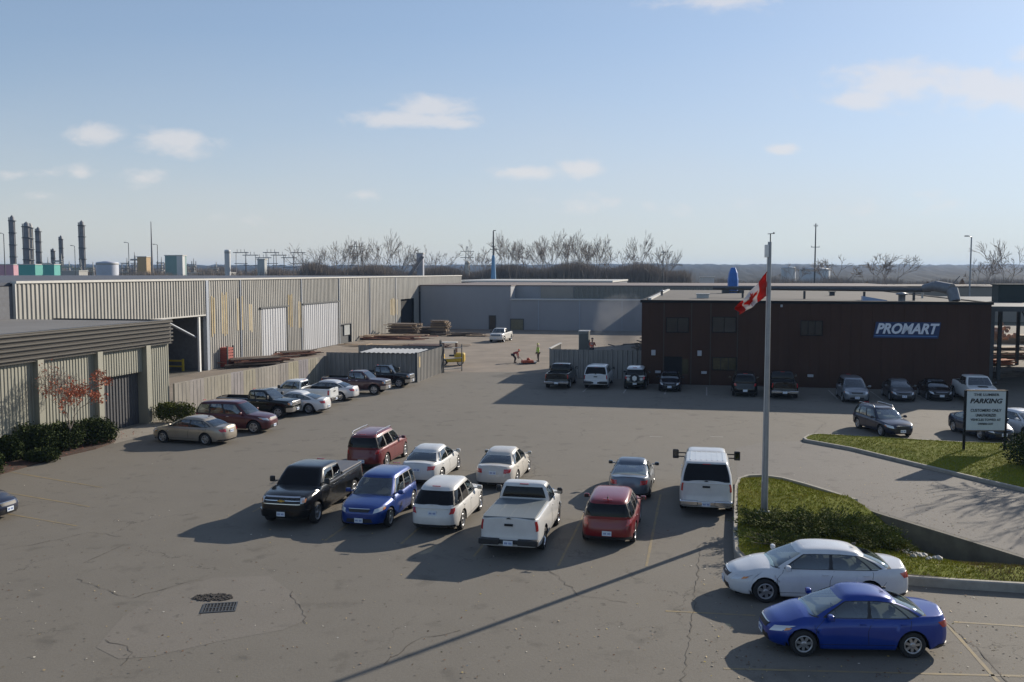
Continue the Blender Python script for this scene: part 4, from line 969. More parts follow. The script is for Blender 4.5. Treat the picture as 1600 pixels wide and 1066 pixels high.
tag(lf.build('fallen_leaves', [pm('leaf_brown', (.12, .06, .03), .8), pm('leaf_tan', (.32, .24, .13), .8), pm('leaf_yellow', (.40, .30, .08), .8), pm('leaf_pale', (.5, .47, .4), .8), pm('leaf_red', (.22, .06, .035), .8)]), 'dry autumn leaves scattered over the asphalt, grass and mulch', 'leaves', kind='stuff')
# grass blades
def blades(inn, zf, n, name, label, seedv, dry=None):
    rnd = random.Random(seedv); xs = [p.x for p in inn]; ys = [p.y for p in inn]; g = MB(); k = 0
    xmax = min(max(xs), 40); vs = []; fs = []; ms = []
    while k < n:
        x, y = rnd.uniform(min(xs), xmax), rnd.uniform(min(ys), max(ys))
        if not in_poly(x, y, inn): continue
        k += 1; z = zf(x, y)
        for q in range(3):
            a = rnd.uniform(0, 2 * pi); h = rnd.uniform(.03, .085); w = .012; dx, dy = cos(a), sin(a); lx, ly = rnd.uniform(-.04, .04), rnd.uniform(-.04, .04); o = len(vs)
            xx, yy = x + rnd.uniform(-.06, .06), y + rnd.uniform(-.06, .06)
            vs += [(xx - dx * w, yy - dy * w, z - .01), (xx + dx * w, yy + dy * w, z - .01), (xx + lx, yy + ly, z + h)]; fs.append((o, o + 1, o + 2)); ms.append(1 if (dry and dry(x, y) > rnd.random()) else 0)
    g.v = vs; g.f = fs; g.m = ms; g.sm = [False] * len(fs)
    tag(g.build(name, [M['blade'], pm('dry_grass', (.24, .15, .05), .85, col2=(.13, .12, .03), scale=1.1)]), label, 'grass', kind='stuff')
blades(in1, z1, 14000, 'grass', 'short green and tawny grass on the near island', 1, lambda x, y: .8 if x > 14.0 else .12)
blades(in2, z2, 12000, 'grass', 'bright short grass on the far island under the sign', 2, lambda x, y: .08)

# ---------------------------------------------------------------- buildings
def corr(mb, p0, p1, z0, z1_, pitch=.3, dep=.05, mi=0, out=1, off=0.):
    """vertical trapezoid-ribbed sheet from p0 to p1 (in plan); out = side of the ribs"""
    p0 = Vector((p0[0], p0[1], 0)); p1 = Vector((p1[0], p1[1], 0)); Lh = (p1 - p0).length; d = (p1 - p0) / Lh; q = Vector((d.y, -d.x, 0)) * out
    pts = []; n = max(1, int(round(Lh / pitch))); pt_ = Lh / n
    for i in range(n):
        for (a, h) in ((0, 0), (.38, 0), (.5, 1), (.88, 1)): pts.append(p0 + d * (i + a) * pt_ + q * (dep * h + off))
    pts.append(p1 + q * off); k = len(pts)
    zt = z1_ if callable(z1_) else (lambda t: z1_)
    mb.add([(p.x, p.y, z0) for p in pts] + [(p.x, p.y, zt(i / (k - 1))) for i, p in enumerate(pts)], [(i, i + 1, k + i + 1, k + i) for i in range(k - 1)], mi)
def ribmat(name, col, var=.10, rust=False):
    return pm(name, col, .55, .25, var=var, scale=1.1, stretch=(1.0, 1.0, .25))
M['clad'] = ribmat('grey_cladding', (.31, .30, .275), .2); M['clad_white'] = ribmat('white_door_sheet', (.43, .44, .46), .08)
M['fascia'] = pm('fascia_trim', (.50, .49, .46), .55, var=.08); M['roof_dark'] = pm('dark_membrane_roof', (.075, .085, .11), .85, var=.2, scale=.2)
M['roof_grey'] = pm('gravel_roof', (.16, .155, .15), .9, var=.15, scale=.4); M['post'] = pm('grey_post', (.30, .33, .38), .5, .2, var=.08)
M['yellow_stain'] = pm('faded_yellow_paint', (.38, .30, .16), .75, var=.25, scale=1.5)
RW = -45.5
wh = frame('warehouse', 0, 0, 'long grey ribbed-metal warehouse with white sliding doors and faded yellow paint marks', 'warehouse')
wall = MB()
ZT_ = 8.42; d1 = onR(407, 500, RW); d1b = onR(446, 500, RW); d2 = onR(473, 500, RW); d2b = onR(527, 500, RW)
s0, s_post, sEnd = 54.6, onR(321, 500, RW)[0], 172
dz1 = onR(427, 481, RW)[1]; dz2 = onR(500, 474, RW)[1]
dk = onR(626, 500, RW)[0], onR(647, 500, RW)[0]; dkz = onR(636, 467, RW)[1]
sm0, sm1 = onR(531, 520, RW)[0], onR(548, 520, RW)[0]
corr(wall, (RW, s0), (RW, s_post), 5.25, ZT_, .42, .07)
segs_ = [(s_post + .5, d1[0], 0), (d1[0], d1b[0], dz1), (d1b[0], d2[0], 0), (d2[0], d2b[0], dz2), (d2b[0], sm0, 0), (sm0, sm1, 2.4), (sm1, dk[0], 0), (dk[0], dk[1], dkz), (dk[1], 145, 0), (145, sEnd, 6)]
for (a, b, z) in segs_: corr(wall, (RW, a), (RW, b), z, ZT_, .42 if a < 110 else .6, .06)
wall.build('wall', M['clad'], wh)
tr = MB(); tr.box(RW - .3, RW + .16, s0 - .1, sEnd, ZT_, ZT_ + .16); tr.box(RW - .02, RW + .10, s0, s_post, 5.13, 5.25)
for s_ in (s0 - .05,): tr.box(RW - .1, RW + .12, s_ - .12, s_, 5.1, ZT_)
tr.build('fascia', M['fascia'], wh)
rf = MB(); rf.box(RW - 95, RW - .3, 30, sEnd, ZT_ - .15, ZT_ + .06); rf.build('roof', M['roof_dark'], wh)
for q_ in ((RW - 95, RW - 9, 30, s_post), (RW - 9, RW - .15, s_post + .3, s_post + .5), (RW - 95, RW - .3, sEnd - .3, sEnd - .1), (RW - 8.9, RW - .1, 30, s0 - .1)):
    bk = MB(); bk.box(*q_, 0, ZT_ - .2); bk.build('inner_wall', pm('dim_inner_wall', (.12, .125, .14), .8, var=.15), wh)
for (a, b) in ((s_post, s_post + .45),):
    p_ = MB(); p_.box(RW - .25, RW + .14, a, b, 0, ZT_); p_.build('corner_post', M['post'], wh)
for s_ in (s_post - 1.0, s_post - 8):
    p_ = MB(); p_.box(RW - .2, RW - .02, s_ - .12, s_ + .12, 0, 5.15); p_.build('bay_post', M['white_paint'], wh)
for dr in (0, .55):
    p_ = MB(); a = RW - .35 - dr; p_.tube((a, s_post - 6.5 + dr, 5.1), (a, s_post - 1.2 + dr, 3.2), .09, n=6); p_.build('brace', M['post'], wh)
def yp(px0, px1, py0, py1):
    s0_, _ = onR(px0, 500, RW); s1_, _ = onR(px1, 500, RW); zt = onR((px0 + px1) / 2, py0, RW)[1]; zl = onR((px0 + px1) / 2, py1, RW)[1]
    base = s_post + .5
    w_ = MB(); a = s0_; n = max(1, round((s1_ - s0_) / .42))
    # sit on the rib crests only, worn at the ends
    for i in range(n):
        sa = a + (i + .5) * .42 * (s1_ - s0_) / (n * .42) ; w_.box(RW + .062, RW + .068, sa - .10, sa + .10, zl + random.uniform(-.1, .3), zt - random.uniform(-.1, .3))
    w_.build('paint_mark', M['yellow_stain'], wh)
for q in ((329, 336, 463, 526), (345, 355, 458, 524), (369, 380, 464, 520), (388, 394, 474, 520), (449, 457, 460, 511), (465, 471, 472, 512), (609, 621, 466, 492)): yp(*q)
def sliding(sa, sb, z, n):
    for i in range(n):
        a = lerp(sa, sb, i / n) + .05; b = lerp(sa, sb, (i + 1) / n) - .05
        w_ = MB(); corr(w_, (RW, a), (RW, b), .05, z - .05, .55, .05, off=.10); w_.box(RW + .02, RW + .09, a, b, .04, z - .04); dd = w_.build('sliding_door', M['clad_white'], wh)
    w_ = MB(); w_.box(RW + .05, RW + .24, sa - .3, sb + .4, z, z + .16); w_.box(RW + .05, RW + .2, sb + .02, sb + .25, 0, z); w_.build('door_track', M['steel_dark'], wh)
sliding(d1[0], d1b[0], dz1, 2); sliding(d2[0], d2b[0], dz2, 3)
w_ = MB(); w_.box(RW - .02, RW + .08, sm0 - .1, sm0, 0, 2.4); w_.box(RW - .02, RW + .08, sm1, sm1 + .1, 0, 2.4); w_.box(RW - .02, RW + .08, sm0 - .1, sm1 + .1, 2.4, 2.55); w_.box(RW - .3, RW - .2, sm0, sm1, 0, 2.4); w_.build('door_frame', M['steel_dark'], wh)
w_ = MB(); w_.box(RW - .15, RW - .05, lerp(sm0, sm1, .45), sm1 - .1, 1.0, 2.3); w_.build('door_window', pm('pale_pane', (.4, .42, .42), .3), wh)
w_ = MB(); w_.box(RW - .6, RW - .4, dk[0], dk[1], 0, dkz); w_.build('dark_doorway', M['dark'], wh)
for s_ in (onR(375, 500, RW)[0], d2[0] - .4, d2b[0] + .5, onR(577, 500, RW)[0], onR(618, 500, RW)[0]):
    p_ = MB(); p_.box(RW + .06, RW + .14, s_ - .07, s_ + .07, 0, ZT_); p_.build('downpipe', M['post'], wh)

# low building at the left
lb = frame('low_building', 0, 0, 'low grey-green metal building with broad ribbed fascia and dark roller door', 'building')
RL = -33.3; sE = 53.1; M['clad_green'] = ribmat('grey_green_cladding', (.27, .265, .22), .08)
dA_, dB_ = onR(158, 640, RL)[0], onR(224, 640, RL)[0]; dzA = onR(158, 592, RL)[1]
wl = MB()
corr(wl, (RL, 18), (RL, dA_), 0, 4.8, .24, .035); corr(wl, (RL, dA_), (RL, dB_), dzA, 4.8, .24, .035); corr(wl, (RL, dB_), (RL, sE), 0, 4.8, .24, .035)
corr(wl, (RL, sE), (RW + .3, sE), 0, 5.0, .34, .045, out=-1); wl.build('wall', M['clad_green'], lb)
w_ = MB(); corr(w_, (RL - .35, dA_), (RL - .35, dB_), 0, dzA, .28, .05); w_.build('roller_door', pm('dark_roller_door', (.06, .06, .065), .6, var=.15), lb)
w_ = MB(); w_.box(RL - .4, RL, dA_ - .1, dA_, 0, dzA); w_.box(RL - .4, RL, dB_, dB_ + .1, 0, dzA); w_.box(RL - .4, RL, dA_ - .1, dB_ + .1, dzA, dzA + .1); w_.build('door_reveal', M['clad_green'], lb)
for s_ in [onR(px, 600, RL)[0] for px in (56, 150, 226)] + [23, 32 - 4]:
    w_ = MB(); w_.box(RL, RL + .34, s_ - .22, s_ + .22, 0, 4.75); w_.build('pilaster', M['clad_green'], lb)
fs_ = MB()                                              # horizontal ribbed fascia
zf0, zf1 = 4.72, 6.14; nb = 6
prof = []
for i in range(nb):
    z = lerp(zf0, zf1, i / nb); h = (zf1 - zf0) / nb
    prof += [(.20, z), (.20, z + h * .45), (.36, z + h * .55), (.36, z + h * .92)]
prof.append((.20, zf1))
fs_.add([(RL + x, 18, z) for x, z in prof] + [(RL + x, sE + .05, z) for x, z in prof], [(i, i + 1, len(prof) + i + 1, len(prof) + i) for i in range(len(prof) - 1)])
fs_.add([(RL + x, sE + .05, z) for x, z in prof] + [(RL + .0, sE + .05, zf1), (RL + .0, sE + .05, zf0)], [tuple(range(len(prof) + 2))])
fs_.box(RL, RL + .30, 18, sE + .04, zf0 - .03, zf0 - .002); fs_.box(RL - .1, RL + .33, 18, sE + .04, zf1 + .002, zf1 + .06)
fs_.box(RW + 4, RL - .01, sE + .02, sE + .10, zf0 - .03, zf1 + .05)
fs_.build('fascia', pm('brown_grey_fascia', (.082, .076, .068), .5, .3, var=.2, scale=.8, stretch=(1, .15, 3)), lb)
rr_ = MB(); rr_.box(RW + .5, RL - .12, 18, sE + .0, 5.95, 6.1); rr_.build('roof', M['roof_grey'], lb)

# concrete panel fence
fe = frame('panel_fence', 0, 0, 'weathered concrete panel fence running behind the left row of vehicles', 'fence')
a, b = (-33.1, sE + .2), (-31.4, 73.7); n = 13
for i in range(n):
    p, q = Vector((lerp(a[0], b[0], i / n), lerp(a[1], b[1], i / n), 0)), Vector((lerp(a[0], b[0], (i + 1) / n), lerp(a[1], b[1], (i + 1) / n), 0)); d = (q - p).normalized(); nn = Vector((d.y, -d.x, 0))
    w_ = MB(); h = 2.1 + random.uniform(-.02, .02); w_.obox((p + q) / 2 + Vector((0, 0, h / 2)), (q - p) * .497, nn * .06, (0, 0, h / 2))
    for k in range(1, 4): w_.obox(p.lerp(q, k / 4) + nn * .062 + Vector((0, 0, h / 2)), d * .012, nn * .006, (0, 0, h / 2 - .05), 1)
    w_.build('panel', [pm('fence_panel', (.26 + .025 * sin(i * 3), .238 + .022 * sin(i * 3), .205 + .02 * sin(i * 2)), .9, var=.22, scale=1.6, stretch=(1, 1, .35)), M['steel_dark']], fe)

# corrugated enclosure with gate
M['corr_grey'] = ribmat('corrugated_grey', (.245, .235, .22), .16)
en = frame('corrugated_enclosure', 0, 0, 'corrugated metal enclosure with pale roof sheets in the middle of the yard edge', 'enclosure')
s1_, s2_ = 73.8, 81.3; r1_, r2_ = -31.4, -23.4
w_ = MB(); corr(w_, (r1_, s1_), (r2_, s1_), 0, 2.4, .42, .09, out=1); corr(w_, (r2_, s1_), (r2_, s2_), 0, 2.4, .42, .05, out=1); w_.box(r1_ + .02, r2_ - .02, s1_ + .01, s1_ + .05, .03, 2.36); w_.box(r2_ - .06, r2_ - .01, s1_ + .05, s2_, .03, 2.36); corr(w_, (r1_, s2_), (r2_, s2_), 0, 2.4, .42, .05, out=-1); w_.build('wall', M['corr_grey'], en)
w_ = MB(); x = -28.5; ii = 0; vs = []
while x < r2_ + .1: vs += [(x, s1_ - .25, 2.42 + .07 * (ii % 2)), (x, s2_, 2.46 + .07 * (ii % 2))]; x += .21; ii += 1
vs = [(a_, b_ if b_ < s1_ + 1 else s1_ + 3.6, c_) for a_, b_, c_ in vs]
w_.add(vs, [(2 * i, 2 * i + 2, 2 * i + 3, 2 * i + 1) for i in range(len(vs) // 2 - 1)]); w_.build('roof_sheet', pm('pale_roof_sheet', (.40, .40, .39), .5, .2, var=.15, scale=.7), en)
w_ = MB(); w_.box(r2_ + .06, r2_ + .07, s1_ + .5, s1_ + .85, 1.2, 2.1); w_.build('yellow_mark', M['yellow_stain'], en)
for a_, b_, h_ in ((s1_ - .1, s1_ + .1, 2.5), (s2_, s2_ + .16, 2.6)): w_ = MB(); w_.box(r2_ - .1, r2_ + .1, a_, b_, 0, h_); w_.build('post', M['steel_dark'], en)
gt = frame('yard_gate', r2_ + .1, s2_ + .2, 'open metal yard gate with white rails beside the corrugated enclosure', 'gate')
for x_, y_ in ((0, 0), (1.3, 1.6)): w_ = MB(); w_.box(x_, x_ + .08, y_, y_ + .08, 0, 2.5); w_.build('gate_post', M['steel_dark'], gt)
for z in (.3, 1.25, 2.2): w_ = MB(); w_.tube((.04, .04, z), (1.34, 1.64, z), .045, n=6); w_.build('gate_rail', pm('pale_rail', (.5, .48, .44), .6), gt)

# brown building
BR = (.060, .031, .021)
M['brown'] = pm('dark_brown_cladding', BR, .85, var=.12, scale=.6, spec=.2, stretch=(1, 1, .3)); M['brown_trim'] = pm('dark_trim', (.012, .012, .013), .7, spec=.2)
bb_ = frame('brown_building', 0, 0, 'wide dark brown two-storey building with a blue and white name board', 'building')
sB, rB0, rB1, hB, sB1 = 76.8, -5.0, 21.5, 6.75, 124.8
w_ = MB(); x = rB0; pch = .8; w_.box(rB0, rB1, sB + .02, sB1, 0, hB - .05)
for i in range(34):
    xa = lerp(rB0, rB1, i / 34); xb = lerp(rB0, rB1, (i + 1) / 34); w_.box(xa + .004, xb - .004, sB - .03, sB + .03, .25, hB - .06)
w_.build('wall', M['brown'], bb_)
w_ = MB(); w_.box(rB0 - .12, rB1 + .12, sB - .16, sB + .22, hB - .06, hB + .16); w_.box(rB0 - .12, rB0 + .2, sB + .22, sB1, hB - .06, hB + .14); w_.box(rB1 - .2, rB1 + .12, sB + .22, sB1, hB - .06, hB + .14); w_.build('parapet', M['brown_trim'], bb_)
w_ = MB(); w_.box(rB0 + .2, rB1 - .2, sB + .22, sB1, hB - .05, hB + .06); w_.build('roof', pm('tan_gravel_roof', (.088, .080, .072), .9, var=.2, scale=.5), bb_)
w_ = MB(); w_.box(rB0 + .25, rB0 + .55, sB + 4, sB1 - .5, hB + .06, hB + .2); w_.build('roof_edge_strip', M['fascia'], bb_)
for px in (1037, 1080, 1110, 1152):
    r, z = onS(px, 540, sB); w_ = MB(); w_.box(r - .035, r + .035, sB - .07, sB - .03, 0, hB - .08); w_.build('wall_joint', pm('joint_strip', (.055, .045, .038), .7), bb_)
def window(px0, px1, py0, py1, panes=2, junk=False):
    r0, z1q = onS(px0, py0, sB); r1, z0q = onS(px1, py1, sB)
    w_ = MB(); f = .06
    w_.box(r0 - f, r0, sB - .09, sB - .02, z0q - f, z1q + f); w_.box(r1, r1 + f, sB - .09, sB - .02, z0q - f, z1q + f); w_.box(r0, r1, sB - .09, sB - .02, z0q - f, z0q); w_.box(r0, r1, sB - .09, sB - .02, z1q, z1q + f)
    for i in range(1, panes): x = lerp(r0, r1, i / panes); w_.box(x - .03, x + .03, sB - .08, sB - .02, z0q, z1q)
    wo = w_.build('window', M['brown_trim'], bb_)
    w_ = MB(); w_.box(r0, r1, sB - .05, sB - .04, z0q, z1q); w_.build('pane', M['pane'] if not junk else pm('yellowish_lobby_glass', (.05, .042, .02), .15, var=.5, scale=2), wo)
window(1042, 1075, 497, 519, 2); window(1114, 1149, 496, 519, 2); window(1252, 1284, 502, 524, 3)
window(1114, 1150, 559, 578, 3, True)
r0, z1q = onS(1038, 557, sB); r1, _ = onS(1066, 557, sB)
w_ = MB(); w_.box(r0, r1, sB - .06, sB - .03, .05, z1q); dd = w_.build('entrance_door', M['dark'], bb_); w_ = MB(); w_.box(r1, r1 + .5, sB - .065, sB - .04, .9, z1q - .2); w_.build('side_light', pm('lobby_glass', (.045, .04, .02), .15), dd)
for px, py, m_ in ((1021, 551, 1), (1093, 552, 1), (1028, 581, 0), (1100, 582, 0), (1266, 587, 0), (1221, 478, 2)):
    r, z = onS(px, py, sB); w_ = MB(); h = .22 if m_ == 1 else .1; wd = .17 if m_ == 1 else .22 if m_ == 0 else .08; w_.box(r - wd, r + wd, sB - .10 - (.1 if m_ != 1 else 0), sB - .03, z - h, z + h, bev=.02)
    w_.build('notice_plate' if m_ == 1 else 'wall_lamp', pm('pale_fitting', (.38, .39, .42), .5), bb_)
def text_mesh(body, size, mat, name, parent, loc, rot, shear=0, bold=0, ext=.01, fitw=None, fith=None):
    cu = bpy.data.curves.new('txt', 'FONT'); cu.body = body; cu.size = size; cu.shear = shear; cu.offset = bold; cu.extrude = ext; cu.align_x = 'CENTER'; cu.align_y = 'CENTER'; cu.resolution_u = 3
    t = bpy.data.objects.new('txt', cu); COL.objects.link(t); dg = bpy.context.evaluated_depsgraph_get(); me = bpy.data.meshes.new_from_object(t.evaluated_get(dg)); bpy.data.objects.remove(t)
    me.materials.clear(); me.materials.append(mat); o = bpy.data.objects.new(name, me); COL.objects.link(o); o.parent = parent; o.location = loc; o.rotation_euler = rot
    xs = [v.co.x for v in me.vertices]; ys = [v.co.y for v in me.vertices]; w_, h_ = max(xs) - min(xs), max(ys) - min(ys)
    cx_, cy_ = (max(xs) + min(xs)) / 2, (max(ys) + min(ys)) / 2; kx = (fitw / w_) if fitw else 1; ky = (fith / h_) if fith else 1
    for v in me.vertices: v.co.x = (v.co.x - cx_) * kx; v.co.y = (v.co.y - cy_) * ky
    return o
# name board
r0, zt = onS(1366, 504, sB); r1, zb_ = onS(1468, 528, sB); rc, zc = (r0 + r1) / 2, (zt + zb_) / 2
sg = frame('name_board', rc, sB - .03, 'blue name board with slanted white capital letters on the brown wall', 'sign', z=zc)
hw_, hh_ = (r1 - r0) / 2, .62
M['sign_blue'] = pm('sign_blue', (.006, .026, .10), .5); M['sign_white'] = pm('sign_white', (.66, .69, .76), .5)
w_ = MB()
vs = [(-hw_ - .05, -hh_), (hw_ - .12, -hh_), (hw_ + .05, hh_), (-hw_ + .12, hh_)]
w_.add([(x, -.10, z) for x, z in vs] + [(x, 0, z) for x, z in vs], [(0, 1, 2, 3), (7, 6, 5, 4), (0, 4, 5, 1), (1, 5, 6, 2), (2, 6, 7, 3), (3, 7, 4, 0)]); w_.build('board', M['sign_blue'], sg, fix=True)
text_mesh('PROMART', 1, M['sign_white'], 'lettering', sg, (.03, -.125, .12), (pi / 2, 0, 0), shear=.3, bold=.035, ext=.02, fitw=hw_ * 1.93, fith=.84)
w_ = MB(); w_.box(-hw_ + .02, hw_ - .2, -.115, -.10, -.50, -.42); w_.build('underline', pm('pale_blue', (.06, .15, .34), .5), sg)

# corrugated fence beside the brown building
cf = frame('corrugated_fence', 0, 0, 'dark corrugated metal fence left of the brown building', 'fence')
w_ = MB(); corr(w_, (-13.1, 79.6), (rB0 - .05, 79.6), 0, 2.5, .42, .09, out=1); corr(w_, (-13.1, 79.6), (-13.1, 86), 0, 2.5, .42, .06, out=-1); w_.box(-13.08, rB0 - .05, 79.62, 79.66, .1, 2.4); w_.build('sheet', M['corr_grey'], cf)
for r in (-13.1, -10.4, -7.7, rB0 - .3): w_ = MB(); w_.box(r - .05, r + .05, 79.68, 79.8, 0, 2.55); w_.build('post', M['steel_dark'], cf)
w_ = MB(); w_.box(-13.2, -13.0, 79.5, 86.1, 2.51, 2.58); w_.build('top_rail', M['fascia'], cf)

# back warehouse (grey wall facing the yard)
M['bluegrey'] = pm('blue_grey_wall', (.29, .295, .31), .8, var=.10, scale=.12, stretch=(1, 1, .4)); M['tan'] = pm('tan_wall', (.26, .235, .20), .8, var=.1, scale=.2)
bw = frame('back_warehouse', 0, 0, 'long blue-grey warehouse closing the far side of the yard', 'warehouse')
sK = 145.; w_ = MB()
def bxR(px, s): return onS(px, 500, s)[0]
w_.box(RW + .3, bxR(798, sK), sK, sK + 40, 0, 6.95); w_.box(bxR(798, sK), 14, sK + 4, sK + 40, 0, 6.9); w_.build('wall', M['bluegrey'], bw)
w_ = MB(); w_.box(RW + .2, bxR(798, sK) + .1, sK - .1, sK + 40, 6.95, 7.1); w_.box(bxR(798, sK) + .1, 30, sK + 3.9, sK + 40, 6.9, 7.05); w_.build('roof', pm('reddish_roof', (.16, .13, .125), .85, var=.15, scale=.3), bw)
w_ = MB(); w_.box(bxR(798, sK) + .05, 30, sK - .3, sK + 3.9, 0, 4.75); w_.build('lean_to_wall', M['bluegrey'], bw); w_ = MB(); w_.box(bxR(798, sK), 30, sK - .45, sK + 3.9, 4.75, 4.9); w_.build('lean_to_roof', M['fascia'], bw)
w_ = MB(); w_.box(bxR(845, sK + 4), bxR(896, sK + 4), sK + 3.8, sK + 3.95, 4.95, 6.85); w_.build('tan_panel', M['tan'], bw)
w_ = MB(); corr(w_, (bxR(897, sK + 4), sK + 3.85), (24, sK + 3.85), 4.95, 6.85, .8, .1); w_.box(14, 30, sK + 3.96, sK + 40, 0, 6.85); w_.build('olive_panel', pm('olive_sheet', (.17, .165, .14), .7, var=.15), bw)
for px in (842, 906, 972): r = bxR(px, sK); w_ = MB(); w_.box(r - .08, r + .08, sK - .38, sK - .3, 0, 4.75); w_.build('downpipe', M['post'], bw)
def bdoor(px0, px1, py0, mat, nm):
    r0, z = onS(px0, py0, sK); r1, _ = onS(px1, py0, sK); sf_ = sK if px0 < 798 else sK - .3; w_ = MB(); w_.box(r0, r1, sf_ - .08, sf_, 0.02, z); w_.build(nm, mat, bw)
    w_ = MB(); w_.box(r0 - .12, r0, sf_ - .12, sf_, 0, z + .12); w_.box(r1, r1 + .12, sf_ - .12, sf_, 0, z + .12); w_.box(r0, r1, sf_ - .12, sf_, z, z + .12); w_.build('door_frame', M['steel_dark'], bw)
bdoor(765, 774, 494, pm('brown_door', (.07, .05, .035), .7), 'door'); bdoor(799, 818, 499, pm('olive_gate', (.17, .15, .09), .7, var=.15), 'loading_door')
# further hall behind
fh = frame('far_hall', 0, 0, 'low dark-roofed hall with a pale edge beyond the blue-grey warehouse', 'building')
w_ = MB(); ra, _ = onS(700, 440, 196); rb, _ = onS(956, 440, 196); w_.box(ra, rb, 196, 236, 0, 7.0); w_.build('wall', M['roof_dark'], fh); w_ = MB(); w_.box(ra - .2, rb + .2, 195.7, 236, 7.0, 7.35); w_.build('roof', M['fascia'], fh)
w_ = MB(); w_.box(ra + 1, ra + 3.6, 190, 193, 7.0, 8.2); w_.box(ra + 1.2, ra + 3.4, 190.2, 192.8, 4, 7.0); tag(w_.build('roof_cabinet', M['white_paint']), 'small white cabinet on the roof at the warehouse corner', 'cabinet')
COL.objects['roof_cabinet'].rotation_euler = (0, 0, -A)
fh2 = frame('far_shed', 0, 0, 'very long low brownish shed behind the brown building', 'building')
w_ = MB(); ra, _ = onS(955, 445, 175); rb = 75; w_.box(ra, rb, 186, 215, 0, 6.3); w_.build('wall', M['tan'], fh2); w_ = MB(); w_.box(ra - .2, rb, 185.8, 215, 6.3, 6.55); w_.build('roof', pm('brown_roof', (.14, .115, .10), .85, var=.2, scale=.1), fh2)

# roof equipment on the brown building
def onroof(px, py, z=6.82): g = G(px, py, z); return g
dct = MB(); pa, pb = RS(4.5, 112, 7.6), RS(18.6, 92, 7.6)
pa = onroof(1115, 450, 7.7); pb = onroof(1455, 453.5, 7.7)
dr = empty('roof_duct', (pa.x, pa.y, 6.81), 0, 'long dark round duct ending in a wide hooded elbow on the brown roof', 'duct')
d_ = pb - pa; w_ = MB(); w_.tube((0, 0, .89), (d_.x, d_.y, .89), .17, n=14); w_.build('duct_pipe', pm('duct_steel', (.075, .078, .085), .5, .4, var=.15), dr)
for k in (.15, .45, .72, .93): w_ = MB(); w_.box(d_.x * k - .08, d_.x * k + .08, d_.y * k - .08, d_.y * k + .08, 0, .7); w_.build('duct_support', M['steel_dark'], dr)
w_ = MB(); e0 = Vector((d_.x, d_.y, .95)); w_.path([e0 + Vector((-.5, .3, .1)), e0 + Vector((.1, -.6, .28)), e0 + Vector((.75, -2.0, .05)), e0 + Vector((.85, -2.4, -.9))], [.30, .44, .46, .44], 10); w_.build('hood_elbow', pm('hood_steel', (.17, .18, .20), .5, .4, var=.15), dr)
def roofbox(px, py, w, d, h, label, mat, name='roof_vent', shape='box', grp='vents and boxes on the brown roof'):
    g = onroof(px, py); r = empty(name, (g.x, g.y, 6.81), -A, label, name.replace('roof_', '').replace('_', ' '), grp); b = MB()
    if shape == 'box': b.box(-w / 2, w / 2, -d / 2, d / 2, 0, h, bev=.03); b.box(-w / 2 - .08, w / 2 + .08, -d / 2 - .08, d / 2 + .08, h, h + .08)
    elif shape == 'flue': b.lathe([(w / 2, 0), (w / 2, h * .7), (w * .8, h * .72), (w * .9, h * .85), (.01, h)], n=12)
    elif shape == 'angled': b.add([(-w, 0, 0), (w * .2, 0, 0), (w * .2, d, 0), (-w, d, 0), (-w, 0, h * .55), (w * .2, 0, .05), (w * .2, d, .05), (-w, d, h * .55)], [(0, 1, 5, 4), (1, 2, 6, 5), (2, 3, 7, 6), (3, 0, 4, 7), (4, 5, 6, 7)])
    b.build('casing', mat, r)
roofbox(1098, 466, 1.1, .9, .35, 'flat pale roof hatch near the front edge of the brown roof', M['fascia'], 'roof_hatch')
roofbox(1034, 462, .25, .25, .6, 'slim grey flue at the left end of the brown roof', M['galv'], 'roof_flue', 'flue')
roofbox(1409, 471, .55, .5, .75, 'squat grey turbine vent on the brown roof above the name board', M['galv'], 'roof_vent', 'flue')
roofbox(1380, 470, 1.6, .8, .7, 'bright blue and white wedge-shaped skylight beside the turbine vent', pm('blue_white_sheet', (.28, .38, .55), .3), 'roof_skylight', 'angled')
roofbox(1441, 466, .18, .18, 1.0, 'thin pale pipe stub behind the turbine vent', M['fascia'], 'roof_pipe', 'flue')
roofbox(1300, 462, .5, .4, .35, 'small dark box in the middle of the brown roof', M['steel_dark'], 'roof_box')
# blue wrapped object on the roof
g = onroof(1145, 458); r = empty('blue_cover', (g.x, g.y, 6.81), 0, 'upright blue tarpaulin cover tied over equipment on the brown roof', 'tarpaulin')
b = MB(); b.lathe([(.55, 0), (.60, .5), (.62, 1.5), (.5, 2.3), (.28, 2.85), (.02, 2.9)], n=7, smooth=False); b.build('cover', pm('blue_tarpaulin', (.02, .12, .42), .45, var=.2, scale=2), r); b = MB(); b.lathe([(.63, .1), (.66, .2), (.63, .3)], n=10); b.box(-1.2, -.5, -.3, .3, 0, .45); b.box(.6, 1.2, -.3, .3, 0, .35); b.build('ballast', M['steel_dark'], r)

